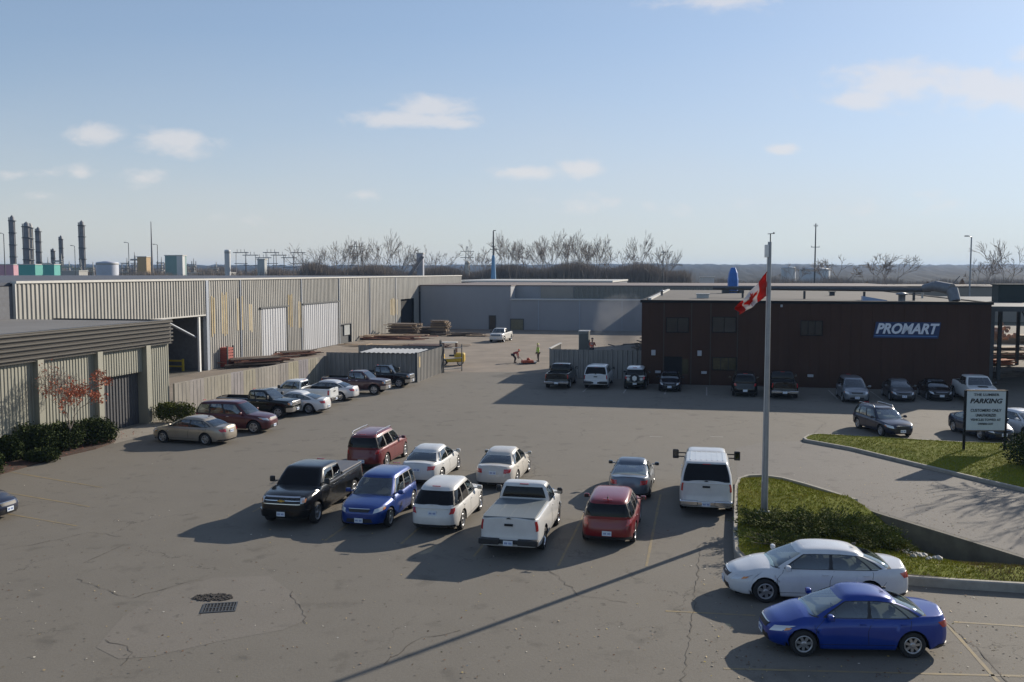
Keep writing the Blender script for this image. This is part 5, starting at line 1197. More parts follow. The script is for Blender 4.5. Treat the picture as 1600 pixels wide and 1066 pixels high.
# steel canopy right of the brown building
cn = frame('steel_canopy', 0, 0, 'dark open steel canopy on posts right of the brown building', 'canopy')
w_ = MB(); w_.box(rB1 + .25, rB1 + 40, 79, 110, 6.1, 6.5); w_.build('canopy_roof', M['steel_dark'], cn)
for (r, s_) in ((rB1 + .8, 79.3), (rB1 + 1.3, 88), (rB1 + 3.3, 86), (rB1 + 4.2, 100), (rB1 + 7, 88), (rB1 + 9, 100), (rB1 + 12, 88)):
    w_ = MB(); w_.box(r - .14, r + .14, s_ - .14, s_ + .14, 0, 6.1); w_.build('post', M['steel_dark'], cn)
for (a, b) in (((rB1 + 1.3, 88, 3), (rB1 + 4, 100, 5.9)), ((rB1 + 7, 88, 3), (rB1 + 9, 100, 5.9))): w_ = MB(); w_.tube(a, b, .06, n=5); w_.build('brace', M['steel_dark'], cn)
g = RS(rB1 + 6, 92, 6.5); r = empty('rooftop_crate', tuple(g), -A, 'dark square unit on the canopy roof at the right edge', 'roof unit'); b = MB(); b.box(-1.5, 1.5, -1, 1, 0, 1.5, bev=.04); b.box(-1.6, 1.6, -1.1, 1.1, 1.5, 1.6); b.build('casing', pm('dark_green_unit', (.03, .04, .035), .7), r)
# timber yard beyond the canopy
tanw = pm('sawn_timber', (.42, .31, .20), .8, col2=(.30, .22, .15), scale=1.2); greyw = pm('weathered_timber', (.17, .13, .10), .85, col2=(.10, .08, .065), scale=1.5); redw = pm('red_brown_timber', (.26, .12, .08), .85, var=.25)
def pile(p, rz, w, d, n, label, mats, name='timber_stack', cat='timber', grp=None, messy=.1, lt=.08, cnt=5, seedv=0):
    rn = random.Random(seedv); r = empty(name, (p.x, p.y, 0), rz, label, cat, grp)
    for i in range(n):
        z = i * (lt * 1.6); b = MB()
        for k in range(cnt):
            y = lerp(-d / 2, d / 2, (k + .5) / cnt); a = rn.gauss(0, messy * .25); dx = rn.gauss(0, messy * w * .3); hl = w / 2 * rn.uniform(.75, 1.1)
            b.obox((dx, y + rn.gauss(0, messy * .3), z + lt / 2 + .01), (cos(a) * hl, sin(a) * hl, rn.gauss(0, messy * .03)), (-sin(a) * d / cnt * .42, cos(a) * d / cnt * .42, 0), (0, 0, lt / 2))
        if i % 2: 
            for x in (-w * .3, w * .3): b.box(x - .05, x + .05, -d / 2, d / 2, z + lt, z + lt * 1.6)
        b.build('board_layer', rn.choice(mats), r)
    return r
G_ = 'stacks of timber in the yards'
pile(G(400, 572), -A + .9, 5.0, 2.2, 7, 'low stack of reddish boards behind the panel fence, left of the white sliding doors', [redw, greyw, tanw], grp=G_, messy=.5, seedv=1)
pile(G(462, 557), -A + 1.0, 4.5, 1.8, 5, 'thin pile of boards in front of the white sliding doors', [redw, greyw], grp=G_, messy=.4, seedv=2)
pile(G(598, 530), -A + .2, 7, 3, 5, 'loose reddish scrap boards at the foot of the grey warehouse', [redw, greyw, tanw], grp=G_, messy=1.1, seedv=3)
pile(G(632, 526), -A, 4.0, 2.6, 15, 'tall dark stack of old pallets by the warehouse doorway', [greyw, greyw, tanw], grp=G_, messy=.25, seedv=4)
pile(G(660, 523), -A + .1, 3.6, 2.2, 9, 'dark slumped heap of boards between two pallet stacks', [greyw], grp=G_, messy=.5, seedv=5)
pile(G(687, 523.5), -A, 2.6, 1.8, 17, 'tall pale stack of pallets before the blue-grey wall', [tanw, greyw], grp=G_, messy=.22, seedv=6, cnt=4)
pile(G(722, 525), -A + .3, 4, 1.2, 4, 'small dark heap of scrap wood right of the pale pallet stack', [greyw], grp=G_, messy=.9, seedv=7)
pile(G(745, 526), -A + .1, 3, 1, 2, 'flat pale boards lying in the yard near the white pickup', [tanw], grp=G_, messy=.5, seedv=8)
pile(G(610, 541), -A + .1, 9, 3, 2, 'scattered brown planks lying above the corrugated enclosure', [tanw, greyw, redw], grp=G_, messy=1.2, seedv=9)
pile(G(668, 543), -A + .05, 5, 3, 3, 'dark red sheets stacked behind the enclosure roof', [pm('dark_red_sheet', (.07, .035, .03), .8, var=.2)], grp=G_, messy=.1, seedv=10)
for i, (px, py, w, d, n, m_, lb_) in enumerate(((1585, 536, 7, 3, 6, [tanw], 'pale stacked boards at the right edge under the steel canopy'), (1572, 552, 5, 2, 4, [tanw, greyw], 'low pile of pale boards between the canopy posts'), (1590, 560, 6, 2, 4, [redw, tanw], 'reddish boards at the right edge beyond the canopy post'), (1566, 570, 2, 1.4, 3, [pm('orange_wood', (.45, .14, .05), .8)], 'small orange-brown wood heap by the canopy post'), (1578, 588, 4, 1.5, 2, [greyw, tanw], 'scattered dull planks nearest the parking sign'))):
    pile(G(px, py), -A + .15 * i, w, d, n, lb_, m_, grp=G_, messy=.35, seedv=20 + i, lt=.12)
for i, (px, py) in enumerate(((1562, 496), (1590, 498))):
    g = G(px, 535); g = RS(rB1 + 4 + i * 6.5, 118); r = empty('log_heap', (g.x, g.y, 0), 0, ('left' if i == 0 else 'right') + ' one of the two heaps of pinkish cut logs beyond the canopy', 'logs', 'heaps of cut logs'); b = MB(); rn = random.Random(i)
    for k in range(90):
        a = rn.uniform(0, pi); x, y, z = rn.gauss(0, 1.5), rn.gauss(0, 1), abs(rn.gauss(0, 1.5)) + 1.4; z = max(.3, min(z, 4.2 - abs(x) * .6)); b.tube((x - .3 * cos(a), y - .3 * sin(a), z), (x + .3 * cos(a), y + .3 * sin(a), z), .25, n=6)
    b.build('log', pm('cut_logs', (.42, .27, .20), .85, var=.25, scale=1), r)['kind'] = 'stuff'
# red bin, yellow rail, cabinet, small bits in the yard
g = G(350, 574); r = empty('red_bin', (g.x, g.y, 0), -A, 'red slatted bin standing against the grey warehouse wall', 'bin')
b = MB(); 
for i in range(7): b.box(-.75, .75, -.6, .6, .1 + i * .27, .1 + i * .27 + .2)
b.box(-.68, .68, -.53, .53, .05, 1.95); b.build('slatted_side', pm('faded_red', (.28, .06, .045), .7, var=.2), r)
b = MB(); 
for x in (-.7, .7):
    for y in (-.55, .55): b.box(x - .06, x + .06, y - .06, y + .06, 0, 2.1)
b.build('post', M['steel_dark'], r)
g = G(332, 574); r = empty('wire_coil', (g.x, g.y, 0), 0, 'tangled dark wire coils left of the red bin', 'wire'); b = MB(); rn = random.Random(5)
for k in range(14):
    cx_, cz_, rd = rn.uniform(-.3, .7), rn.uniform(.5, 1.5), rn.uniform(.35, .7); pts = [Vector((cx_ + rd * cos(a * pi / 6), rn.uniform(-.1, .1), max(.03, cz_ + rd * sin(a * pi / 6)))) for a in range(13)]; b.path(pts, .02, 4)
b.build('coil', M['steel_dark'], r)
g = G(271, 580); r = empty('guard_rail', (g.x, g.y, 0), -A, 'yellow guard rail beside the open bay', 'guard rail'); b = MB(); yl = pm('safety_yellow', (.50, .38, .03), .5)
b.box(-.9, 1.0, -.06, .06, .9, 1.05); b.box(-.9, 1.0, -.06, .06, .4, .52); b.build('rail', yl, r)
for x in (-.9, 1.0): b = MB(); b.box(x - .08, x + .08, -.08, .08, 0, 1.15); b.build('post', yl, r)
g = RS(-11.4, 90); r = empty('steel_cabinet', (g.x, g.y, 0), -A, 'tall grey-green cabinet standing behind the corrugated fence', 'cabinet'); b = MB(); b.box(-.48, .48, -.6, .6, 0, 3.4, bev=.03); b.build('casing', pm('grey_green_cabinet', (.19, .20, .19), .7, var=.2), r); b = MB(); b.box(-.52, .52, -.64, .64, 3.4, 3.5); b.build('lid', M['fascia'], r); b = MB(); b.box(-.4, .4, -.64, -.6, .2, 3.2); b.build('door', pm('dull_door', (.12, .13, .12), .7), r)
r = empty('scrap_heap', tuple(RS(-2.6, 98)), 0, 'grey heap of broken pallets and scrap behind the corrugated fence', 'scrap heap'); b = MB(); rn = random.Random(8)
for k in range(240):
    x, y = rn.gauss(0, 2.6), rn.gauss(0, 2.2); z = max(.1, rn.uniform(0, 2.3) - abs(x) * .25); a = rn.uniform(0, pi); b.obox((x - 2, y, z), (cos(a) * rn.uniform(.3, 1.1), sin(a) * .6, rn.gauss(0, .15)), (-sin(a) * .12, cos(a) * .12, 0), (0, 0, .05), rn.choice((0, 0, 1)))
o = b.build('scrap', [pm('grey_scrap', (.14, .145, .155), .8, var=.3, scale=1), greyw], r); o['kind'] = 'stuff'
ap = [G(178, 694), G(172, 684), RS(-33.0, toRS(G(160, 680))[1]), RS(-33.0, 53.4), G(300, 655), G(262, 672)]
mb = MB(); mb.add([(p.x, p.y, .008) for p in ap], [tuple(f) for f in tessellate_polygon([ap])]); o = mb.build('concrete_apron', pm('pale_apron', (.24, .215, .18), .9, var=.15, scale=1.2), fix=True); tag(o, kind='structure')
for p in o.data.polygons:
    if p.normal.z < 0: p.flip()

# ---------------------------------------------------------------- plants
def leafball(mb, c, rx, ry, rz, n, size, rnd, flat=.0, spiky=False, mi=0, shellp=.45):
    for i in range(n):
        a = rnd.uniform(0, 2 * pi); u_ = rnd.uniform(-.8, 1); rr = shellp + (1 - shellp) * rnd.random() ** .5; s = sqrt(max(0, 1 - u_ * u_))
        k = rr * (1 + .10 * sin(a * 3 + c[0]) + .08 * sin(a * 7))
        d = Vector((s * cos(a), s * sin(a), u_)); p = Vector(c) + Vector((d.x * rx * k, d.y * ry * k, d.z * rz * k))
        if p.z < .02: continue
        t = Vector((rnd.gauss(0, 1), rnd.gauss(0, 1), rnd.gauss(0, 1))); t = (t.normalized() * .7 + d * (1.1 if spiky else .3)).normalized(); q = t.cross(Vector((rnd.gauss(0, 1), rnd.gauss(0, 1), rnd.gauss(0, 1)))).normalized()
        L_ = size * rnd.uniform(.6, 1.4); w = L_ * (.28 if spiky else .55)
        mb.add([p - q * w * .5, p + t * L_ * .5 - q * w, p + t * L_ * 1.2, p + t * L_ * .5 + q * w], [(0, 1, 2, 3)], mi)
M['hedge'] = pm('hedge_leaf', (.022, .036, .009), .85, spec=.15, col2=(.050, .065, .016), scale=3)
M['juniper'] = pm('juniper_leaf', (.036, .055, .010), .9, spec=.12, col2=(.13, .135, .028), scale=1.6)
M['bark'] = pm('bark', (.075, .06, .05), .9, var=.3, scale=8)
M['twig'] = pm('grey_twig', (.22, .19, .165), .9, var=.25, scale=3)
def shrub(p, rx, ry, h, label, n=2600, mat='hedge', grp='shrubs along the low building', size=.075, z=0, name='shrub', lumps=5, seedv=0):
    rnd = random.Random(seedv); r = empty(name, (p.x, p.y, z), 0, label, 'shrub', grp)
    b = MB()
    for k in range(7): a = 2 * pi * k / 7; b.tube((0, 0, 0), (cos(a) * rx * .55, sin(a) * ry * .55, h * .55), .03, .01, 5)
    b.build('stem', M['bark'], r)
    b = MB(); leafball(b, (0, 0, h * .42), rx * .8, ry * .8, h * .5, n // 2, size, rnd, shellp=.3)
    for k in range(lumps):
        a = rnd.uniform(0, 2 * pi); q = rnd.uniform(.35, .6); leafball(b, (cos(a) * rx * q, sin(a) * ry * q, h * rnd.uniform(.4, .62)), rx * .5, ry * .5, h * .38, n // (2 * lumps), size, rnd, shellp=.35)
    b.build('foliage', M[mat], r); return r
def lbp(px, py): return G(px, py)
sh = [(-25, 745, 1.0, 1.4, 'round green shrub cut off by the left edge'), (12, 722, .9, 1.35, 'second round shrub from the left edge in the mulch bed'), (48, 712, 1.35, 1.75, 'large dark shrub left of the small red tree'),
      (95, 705, 1.25, 1.65, 'dark shrub at the foot of the small red tree'), (148, 694, 1.3, 1.55, 'broad shrub nearest the dark roller door')]
for i, (px, py, rx, h, lb_) in enumerate(sh): shrub(G(px, py), rx, rx * .85, h, lb_, 6500, seedv=i)
shrub(G(65, 722), .95, .6, .7, 'low spreading shrub in front of the dark shrubs', 3500, seedv=9)
shrub(G(272, 660), 1.4, .8, 1.35, 'shrub with yellowing leaves between the low building and the panel fence', 4500, seedv=12, mat='juniper')
shrub(G(1628, 738), 1.7, 1.7, 2.0, 'dark evergreen bush at the right edge beside the parking sign', 9000, grp='evergreens on the grass islands', seedv=14, z=.1)
# junipers on the near island
def juniper(px, py, rx, ry, h, label, n, seedv):
    p = G(px, py); z = z1(p.x, p.y) - .08; rnd = random.Random(seedv); r = empty('juniper', (p.x, p.y, z), 0, label, 'shrub', 'evergreens on the grass islands'); b = MB(); st = MB()
    for k in range(46):
        a = rnd.uniform(0, 2 * pi); L_ = rnd.uniform(.35, 1.0); tip = Vector((cos(a) * rx * L_, sin(a) * ry * L_, h * (.35 + .75 * rnd.random() * (1.1 - L_ * .5)))); base = Vector((cos(a) * rx * .15 * rnd.random(), sin(a) * ry * .15 * rnd.random(), .05))
        midp = base.lerp(tip, .55) + Vector((0, 0, h * .05)); st.path([base, midp, tip], [.025, .015, .006], 4)
        for m_ in range(n // 46):
            t = rnd.uniform(.25, 1.12); q = base.lerp(tip, t) + Vector((rnd.gauss(0, .10), rnd.gauss(0, .10), rnd.gauss(0, .05) + h * .08 * (1 - abs(t - .5)))); d = (tip - base).normalized() + Vector((rnd.gauss(0, .5), rnd.gauss(0, .5), rnd.gauss(0, .35) + .1)); d.normalize(); w = d.cross(Vector((rnd.gauss(0, 1), rnd.gauss(0, 1), 1))).normalized(); l_ = rnd.uniform(.05, .11)
            b.add([q - w * l_ * .13, q + d * l_ * .5 - w * l_ * .24, q + d * l_ * 1.2, q + d * l_ * .5 + w * l_ * .24], [(0, 1, 2, 3)])
    st.build('stem', M['bark'], r); b.build('foliage', M['juniper'], r)
juniper(1212, 842, 1.5, 1.3, .5, 'spreading juniper at the foot of the flagpole', 8200, 1)
juniper(1290, 852, 2.0, 1.5, .62, 'large dark juniper in the middle of the near island', 10500, 2)
juniper(1365, 868, 1.5, 1.3, .58, 'juniper nearest the ditch on the near island', 8200, 3)
juniper(1225, 872, 1.5, 1.0, .4, 'low juniper hidden behind the white sedan', 3200, 4)
rnd = random.Random(4); p = G(1438, 876); b = MB(); 
for k in range(26):
    x, y = rnd.gauss(0, .45), rnd.gauss(0, .28); s = rnd.uniform(.06, .16); bm = bmesh.new(); bmesh.ops.create_icosphere(bm, subdivisions=1, radius=s)
    for v in bm.verts: v.co = Vector((v.co.x * rnd.uniform(.8, 1.3), v.co.y * rnd.uniform(.8, 1.3), v.co.z * rnd.uniform(.5, .8)))
    zz = z1(p.x + x, p.y + y); bm.verts.index_update(); b.add([v.co + Vector((x, y, zz + .04)) for v in bm.verts], [[v.index for v in f.verts] for f in bm.faces]); bm.free()
o = b.build('pale_rubble', pm('pale_rock', (.42, .40, .37), .85, var=.2, scale=4)); o.location = (p.x, p.y, 0); tag(o, 'small heap of pale rubble by the ditch', 'rubble', kind='stuff')
# mulch bed
bed = [RS(-33.25, 26), G(-260, 815), G(-80, 765), G(0, 742), G(90, 716), G(150, 702), G(180, 691), G(172, 684), RS(-33.25, toRS(G(160, 680))[1])]
mb = MB(); mb.add([(q.x, q.y, .07) for q in bed] + [(q.x, q.y, 0) for q in bed], [tuple(f) for f in tessellate_polygon([bed])] + [(i, (i + 1) % 9, 9 + (i + 1) % 9, 9 + i) for i in range(9)]); o = mb.build('mulch_bed', M['soil'], fix=True); tag(o, kind='structure')

def grow(mb, tips, p, d, L_, r, dep, rnd, n=4, up=.12, spread=.55, kids=3, mi=0, rmin=.012):
    segs = 2; q = p.copy(); rr = r
    for i in range(segs):
        d2 = (d + Vector((rnd.gauss(0, .09), rnd.gauss(0, .09), up * .5))).normalized(); q2 = q + d2 * L_ / segs; r2 = max(rmin, rr * .8); mb.tube(q, q2, rr, r2, n, mi, cap=False); q, d, rr = q2, d2, r2
    if dep == 0: tips.append((q, d)); return
    for k in range(kids + (rnd.random() < .4)):
        a = rnd.uniform(0, 2 * pi); s = spread * rnd.uniform(.6, 1.3); x = d.orthogonal().normalized(); y = d.cross(x); dn = (d * cos(s) + (x * cos(a) + y * sin(a)) * sin(s) + Vector((0, 0, up))).normalized()
        pp = q if k == 0 else p.lerp(q, rnd.uniform(.55, 1)); grow(mb, tips, pp, dn, L_ * rnd.uniform(.62, .85), max(rmin, rr * .68), dep - 1, rnd, 3 if dep < 3 else n, up, spread, kids, mi, rmin)
def bare_tree(h, seedv, label, loc=(0, 0, 0), depth=5, spread=.5, rmin=.02, r0=None, grp='bare trees beyond the yard', trunk_k=.22, up=.12, kids=3):
    rnd = random.Random(seedv); r = empty('bare_tree', loc, 0, label, 'tree', grp); t = MB(); c = MB(); tips = []; r0 = r0 or h * .018; tl = h * trunk_k
    t.path([Vector((0, 0, -.1)), Vector((rnd.gauss(0, .02) * h, 0, tl * .5)), Vector((rnd.gauss(0, .02) * h, rnd.gauss(0, .02) * h, tl))], [r0 * 1.2, r0, r0 * .85], 7)
    top = Vector(t.v[-1]); top = Vector((sum(v[0] for v in t.v[-7:]) / 7, sum(v[1] for v in t.v[-7:]) / 7, tl))
    for k in range(kids): 
        a = 2 * pi * k / kids + rnd.random(); d = Vector((cos(a) * spread * .7, sin(a) * spread * .7, 1)).normalized(); grow(c, tips, top, d, h * .235, r0 * .62, depth - 1, rnd, 4, up, spread, kids, 0, rmin)
    t.build('trunk', M['bark'], r); c.build('crown', M['twig'], r)
    return r, tips
# small red-leaved tree by the low building
p = G(108, 706); tr_, tips = bare_tree(4.9, 21, 'small half-bare tree with sparse red leaves before the low building', (p.x, p.y, .05), depth=5, spread=.62, rmin=.008, r0=.055, grp=None, trunk_k=.22)
lv = MB(); rnd = random.Random(5)
for (q, d) in tips:
    low = q.z < 3.2
    n_ = 6 if (low and rnd.random() < .8) else (3 if rnd.random() < .15 else 0)
    if q.x > .6 and q.z < 4.0: n_ = max(n_, 8)
    for k in range(n_):
        c_ = q + Vector((rnd.gauss(0, .10), rnd.gauss(0, .10), rnd.gauss(0, .09))); a = Vector((rnd.gauss(0, 1), rnd.gauss(0, 1), rnd.gauss(0, 1))).normalized(); e = a.orthogonal().normalized(); s = rnd.uniform(.04, .07)
        lv.add([c_ - a * s, c_ + e * s * .7, c_ + a * s, c_ - e * s * .7], [(0, 1, 2, 3)])
lv.build('leaves', pm('red_leaf', (.40, .085, .04), .7, col2=(.50, .17, .07), scale=4), tr_)
# tree standing right of the picture, its shadow lies on the driveway
tr2, _ = bare_tree(8.5, 33, 'bare tree standing just outside the right edge beside the driveway', (29.5, 44.5, 0), depth=5, spread=.6, rmin=.018, grp=None)

# ---------------------------------------------------------------- far background
FT = 230
base_trees = []
for i, (hh, sp, dep, kd) in enumerate(((15, .40, 6, 2), (17, .46, 6, 2), (13, .5, 6, 2), (16, .34, 6, 2), (11, .6, 6, 2), (14, .62, 6, 2))):
    base_trees.append((hh, bare_tree(hh, 50 + i, 'x', (0, 0, 0), depth=dep, spread=sp, rmin=.028, r0=hh * .009, kids=kd, up=.055)[0]))
used = set()
def place_tree(px, toppy, Y, k, label, wide=1):
    q = at(px, 425, Y); h = 9.2 + (425 - toppy) / 1450 * Y; hh, rt = base_trees[k]; s = h / hh * 1.16
    if k not in used:
        used.add(k); rt.location = (q.x, q.y, 0); rt.scale = (s * wide, s * wide, s); rt['label'] = label; return rt
    return dup(rt, (q.x, q.y, 0), px * 1.7, (s * wide, s * wide, s), label)
rnd = random.Random(77)
bg = [(488, 392, 2), (503, 388, 1), (520, 396, 2), (537, 385, 3), (553, 377, 1), (566, 388, 0), (592, 392, 2), (606, 376, 3), (622, 384, 1), (636, 394, 2), (668, 396, 4), (683, 393, 2),
      (745, 396, 4), (757, 386, 2), (785, 377, 3), (800, 384, 0), (813, 379, 1), (826, 392, 2), (846, 380, 1), (857, 376, 0), (868, 380, 3), (880, 376, 1), (891, 379, 0), (903, 376, 3), (915, 385, 1), (927, 384, 0), (938, 383, 3), (950, 388, 1), (970, 392, 4), (998, 378, 3), (1022, 394, 2), (1036, 393, 3)]
ordn = ['sparse', 'slim', 'round-crowned', 'tall', 'leaning', 'dense', 'short', 'forked']
def near_name(px):
    marks = [(355, 'the white stack'), (420, 'the substation'), (480, 'the substation'), (655, 'the conveyor tower'), (730, 'the pylon'), (771, 'the blue-footed mast'), (900, 'the far hall roof'), (1000, 'the far hall roof end'), (1145, 'the blue rooftop tarpaulin'), (1273, 'the thin tall mast'), (1390, 'the name board'), (1514, 'the roadside lamp'), (1590, 'the right edge')]
    m_ = min(marks, key=lambda t: abs(t[0] - px)); return ('left of ' if px < m_[0] else 'right of ') + m_[1], m_[1]
def ordinal(n): return ['first', 'second', 'third', 'fourth', 'fifth', 'sixth', 'seventh', 'eighth', 'ninth', 'tenth', 'eleventh', 'twelfth', 'thirteenth', 'fourteenth'][n]
cnt = {}
order = sorted(bg)
for (px, ty, k) in sorted(bg, key=lambda t: abs(t[0] - min((355, 420, 480, 655, 730, 771, 900, 1000), key=lambda m_: abs(m_ - t[0])))):
    nm, _ = near_name(px); c = cnt.get(nm, 0); cnt[nm] = c + 1
    place_tree(px, ty, 255 + (px * 7 % 50), k, f'{ordinal(c)} bare tree {nm} on the skyline', .8 if k in (0, 3) else 1)
for (px, ty, k, lb_, Y, wd) in ((1308, 400, 4, 'small bare tree with few limbs right of the white tanks', 190, 1.1), (1388, 390, 5, 'wide bare tree behind the duct elbow and name board', 190, 1.15), (1365, 402, 4, 'low bushy bare tree touching the wide bare tree', 195, 1.0), (1556, 378, 1, 'tall bare tree right of the roadside lamp', 185, 1.0), (1572, 395, 5, 'spreading bare tree at the far right skyline', 188, .9), (1532, 405, 4, 'small bare tree between the roadside lamp and the tall bare tree', 190, .8), (1240, 412, 4, 'low bare tree behind the flag', 260, 1)): place_tree(px, ty, Y, k, lb_, wd)

# brush and woods as a mass
M['brush'] = pm('brush_twigs', (.22, .19, .165), .95, spec=.05, col2=(.31, .265, .22), scale=.05)
M['woods'] = pm('far_woods', (.018, .021, .022), .95, spec=.05, col2=(.034, .034, .031), scale=.012)
def brush(x0, x1, Y, hlo, hhi, n, name, label, mat='brush', depth=18, seedv=0, w=.12):
    rnd = random.Random(seedv); b = MB(); vs = []; fs = []
    for i in range(n):
        x = rnd.uniform(x0, x1); y = Y + rnd.uniform(0, depth); h = rnd.uniform(hlo, hhi) * (.86 + .08 * sin(x * .31 + seedv) + .06 * sin(x * .07)); 
        for k in range(5):
            a = rnd.uniform(0, 2 * pi); t = rnd.uniform(.05, .4); zb_ = rnd.uniform(0, .6) * h; o = len(vs); dx, dy = cos(a), sin(a); L_ = h - zb_
            vs += [(x - dy * w, y + dx * w, zb_), (x + dy * w, y - dx * w, zb_), (x + dx * t * L_, y + dy * t * L_, zb_ + L_)]; fs.append((o, o + 1, o + 2))
    b.v = vs; b.f = fs; b.m = [0] * len(fs); b.sm = [False] * len(fs)
    return tag(b.build(name, M[mat]), label, 'brush', kind='stuff')
xa = lambda px, Y: (px - 800) / 1450 * Y
brush(xa(180, 300), xa(480, 300), 300, 8, 11.5, 4500, 'brush', 'low brown brush behind the plant and substation', seedv=1)
brush(xa(470, 275), xa(1080, 275), 275, 8, 13.2, 16000, 'brush', 'brown thicket along the skyline beyond the back warehouse', seedv=2, w=.14)
brush(xa(1040, 330), xa(1700, 330), 330, 4.5, 8.5, 5000, 'brush', 'low brown scrub beyond the brown roof', seedv=3)
brush(xa(-20, 430), xa(500, 430), 430, 9, 14, 3500, 'brush', 'far brown brush behind the plant on the left skyline', seedv=6, w=.2)
# pipework of the plant
M['plant_grey'] = pm('plant_grey', (.17, .17, .18), .7, .1, var=.25, scale=.5); M['plant_light'] = pm('plant_light', (.34, .33, .31), .7, var=.2, scale=.4)
rnd = random.Random(41)
for i, (px, w_px, ty) in enumerate(((74, 14, 405), (93, 12, 400), (108, 14, 411), (122, 13, 408), (142, 12, 412), (196, 12, 406), (212, 12, 398), (232, 10, 404), (252, 12, 405), (300, 14, 407), (335, 14, 412))):
    Y = 385; q = at(px, 425, Y); h = 9.2 + (425 - ty) / 1450 * Y; ww = w_px / 1450 * Y / 2; r = empty('pipe_rack', (q.x, q.y, 0), -A, ['first', 'second', 'third', 'fourth', 'fifth', 'sixth', 'seventh', 'eighth', 'ninth', 'tenth', 'eleventh'][i] + ' pipe rack of the plant counted from the left edge', 'pipe rack', 'pipe racks of the plant')
    b = MB()
    for x in (-ww, 0, ww): b.box(x - .12, x + .12, -.12, .12, 0, h * rnd.uniform(.7, 1))
    for k in range(4): z = h * (.45 + .14 * k); b.box(-ww - .2, ww + .2, -.1, .1, z, z + .22)
    b.tube((-ww, 0, h * .45), (ww, 0, h * .87), .1, n=4); b.build('rack_frame', M['plant_grey'], r); b = MB()
    for k in range(5): z = h * rnd.uniform(.4, .92); b.tube((-ww * 1.2, -.4 - k * .15, z), (ww * 1.2, -.4 - k * .15, z), rnd.uniform(.12, .3), n=6)
    x = rnd.uniform(-.6, .6) * ww; b.lathe([(.5, 0), (.5, h * .75), (.35, h * .8), (.1, h * 1.06)], (x, .8, 0), n=8); b.build('pipe', M['plant_light'], r)
# young conical brown trees
for (px, ty, lb_) in ((1450, 440, 'brown leafed conical tree left of the duct elbow'), (1504, 436, 'pale brown conical tree between duct elbow and roadside lamp'), (1355, 440, 'round tawny bush beyond the wide bare tree')):
    Y = 200; q = at(px, 425, Y); h = 9.2 + (425 - ty) / 1450 * Y; r = empty('autumn_tree', (q.x, q.y, 0), 0, lb_, 'tree', 'small brown autumn trees'); b = MB(); b.tube((0, 0, 0), (0, 0, h * .8), .15, .04, 6); b.build('trunk', M['bark'], r); b = MB(); rnd = random.Random(px)
    for k in range(1500):
        z = rnd.random() ** 1.2; rr = 1.9 * (1 - z) ** .7 * rnd.random() ** .4; a = rnd.uniform(0, 2 * pi); c_ = Vector((rr * cos(a), rr * sin(a), h * (.25 + .75 * z))); e = Vector((rnd.gauss(0, 1), rnd.gauss(0, 1), rnd.gauss(0, 1))).normalized(); f_ = e.orthogonal().normalized(); s = .16; b.add([c_ - e * s, c_ + f_ * s * .6, c_ + e * s, c_ - f_ * s * .6], [(0, 1, 2, 3)])
    b.build('crown', pm('tawny_leaf', (.22, .13, .07), .9, var=.3), r)
# wooded ridge
def ridge(Y, x0, x1, base, amp, name, seedv, dep=500):
    n = 260; rnd = random.Random(seedv); ph = [rnd.uniform(0, 6) for _ in range(6)]; vs = []
    def hgt(x): return base + amp * (.5 * sin(x * .0011 + ph[0]) + .3 * sin(x * .0031 + ph[1]) + .2 * sin(x * .0083 + ph[2]))
    rows = ((0, 0), (60, .55), (160, .93), (dep, 1.0), (dep * 2.2, .8), (dep * 3, 0))
    for (dy, k) in rows:
        for i in range(n + 1):
            x = lerp(x0, x1, i / n); vs.append((x, Y + dy, hgt(x) * k + (rnd.uniform(0, 3.0) if .5 < k else 0)))
    b = MB(); W_ = n + 1; b.add(vs, [(j * W_ + i, j * W_ + i + 1, (j + 1) * W_ + i + 1, (j + 1) * W_ + i) for j in range(len(rows) - 1) for i in range(n)], 0, False)
    tag(b.build(name, M['woods']), kind='structure')
def hills():
    rnd = random.Random(5); nx = 420; rows = [(430, 0), (520, 1.0), (640, 2.2), (800, 4.2), (980, 6.5), (1200, 9.2), (1450, 12.4), (1750, 16.5), (2050, 21), (2350, 25.5), (2600, 28.5), (2750, 29.5), (3300, 27), (4200, 0)]; vs = []
    for (Y, z) in rows:
        for i in range(nx + 1):
            x = lerp(-1.25, 1.25, i / nx) * (Y + 250); k = max(.55, min(1, .80 + .25 * (i / nx))); vs.append((x, Y, z * k + ((rnd.uniform(0, 1) ** 1.6 * (.5 + Y * .0016) + (2.2 * max(0, sin(i * .55 + Y) * sin(i * .13)) if Y > 1400 else 0)) if 0 < z else 0) + (1.6 * sin(x * .004) if Y > 1500 and Y < 4000 else 0)))
    b = MB(); W_ = nx + 1; b.add(vs, [(j * W_ + i, j * W_ + i + 1, (j + 1) * W_ + i + 1, (j + 1) * W_ + i) for j in range(len(rows) - 1) for i in range(nx)], 0, False)
    tag(b.build('hills', M['woods']), kind='structure')
hills()

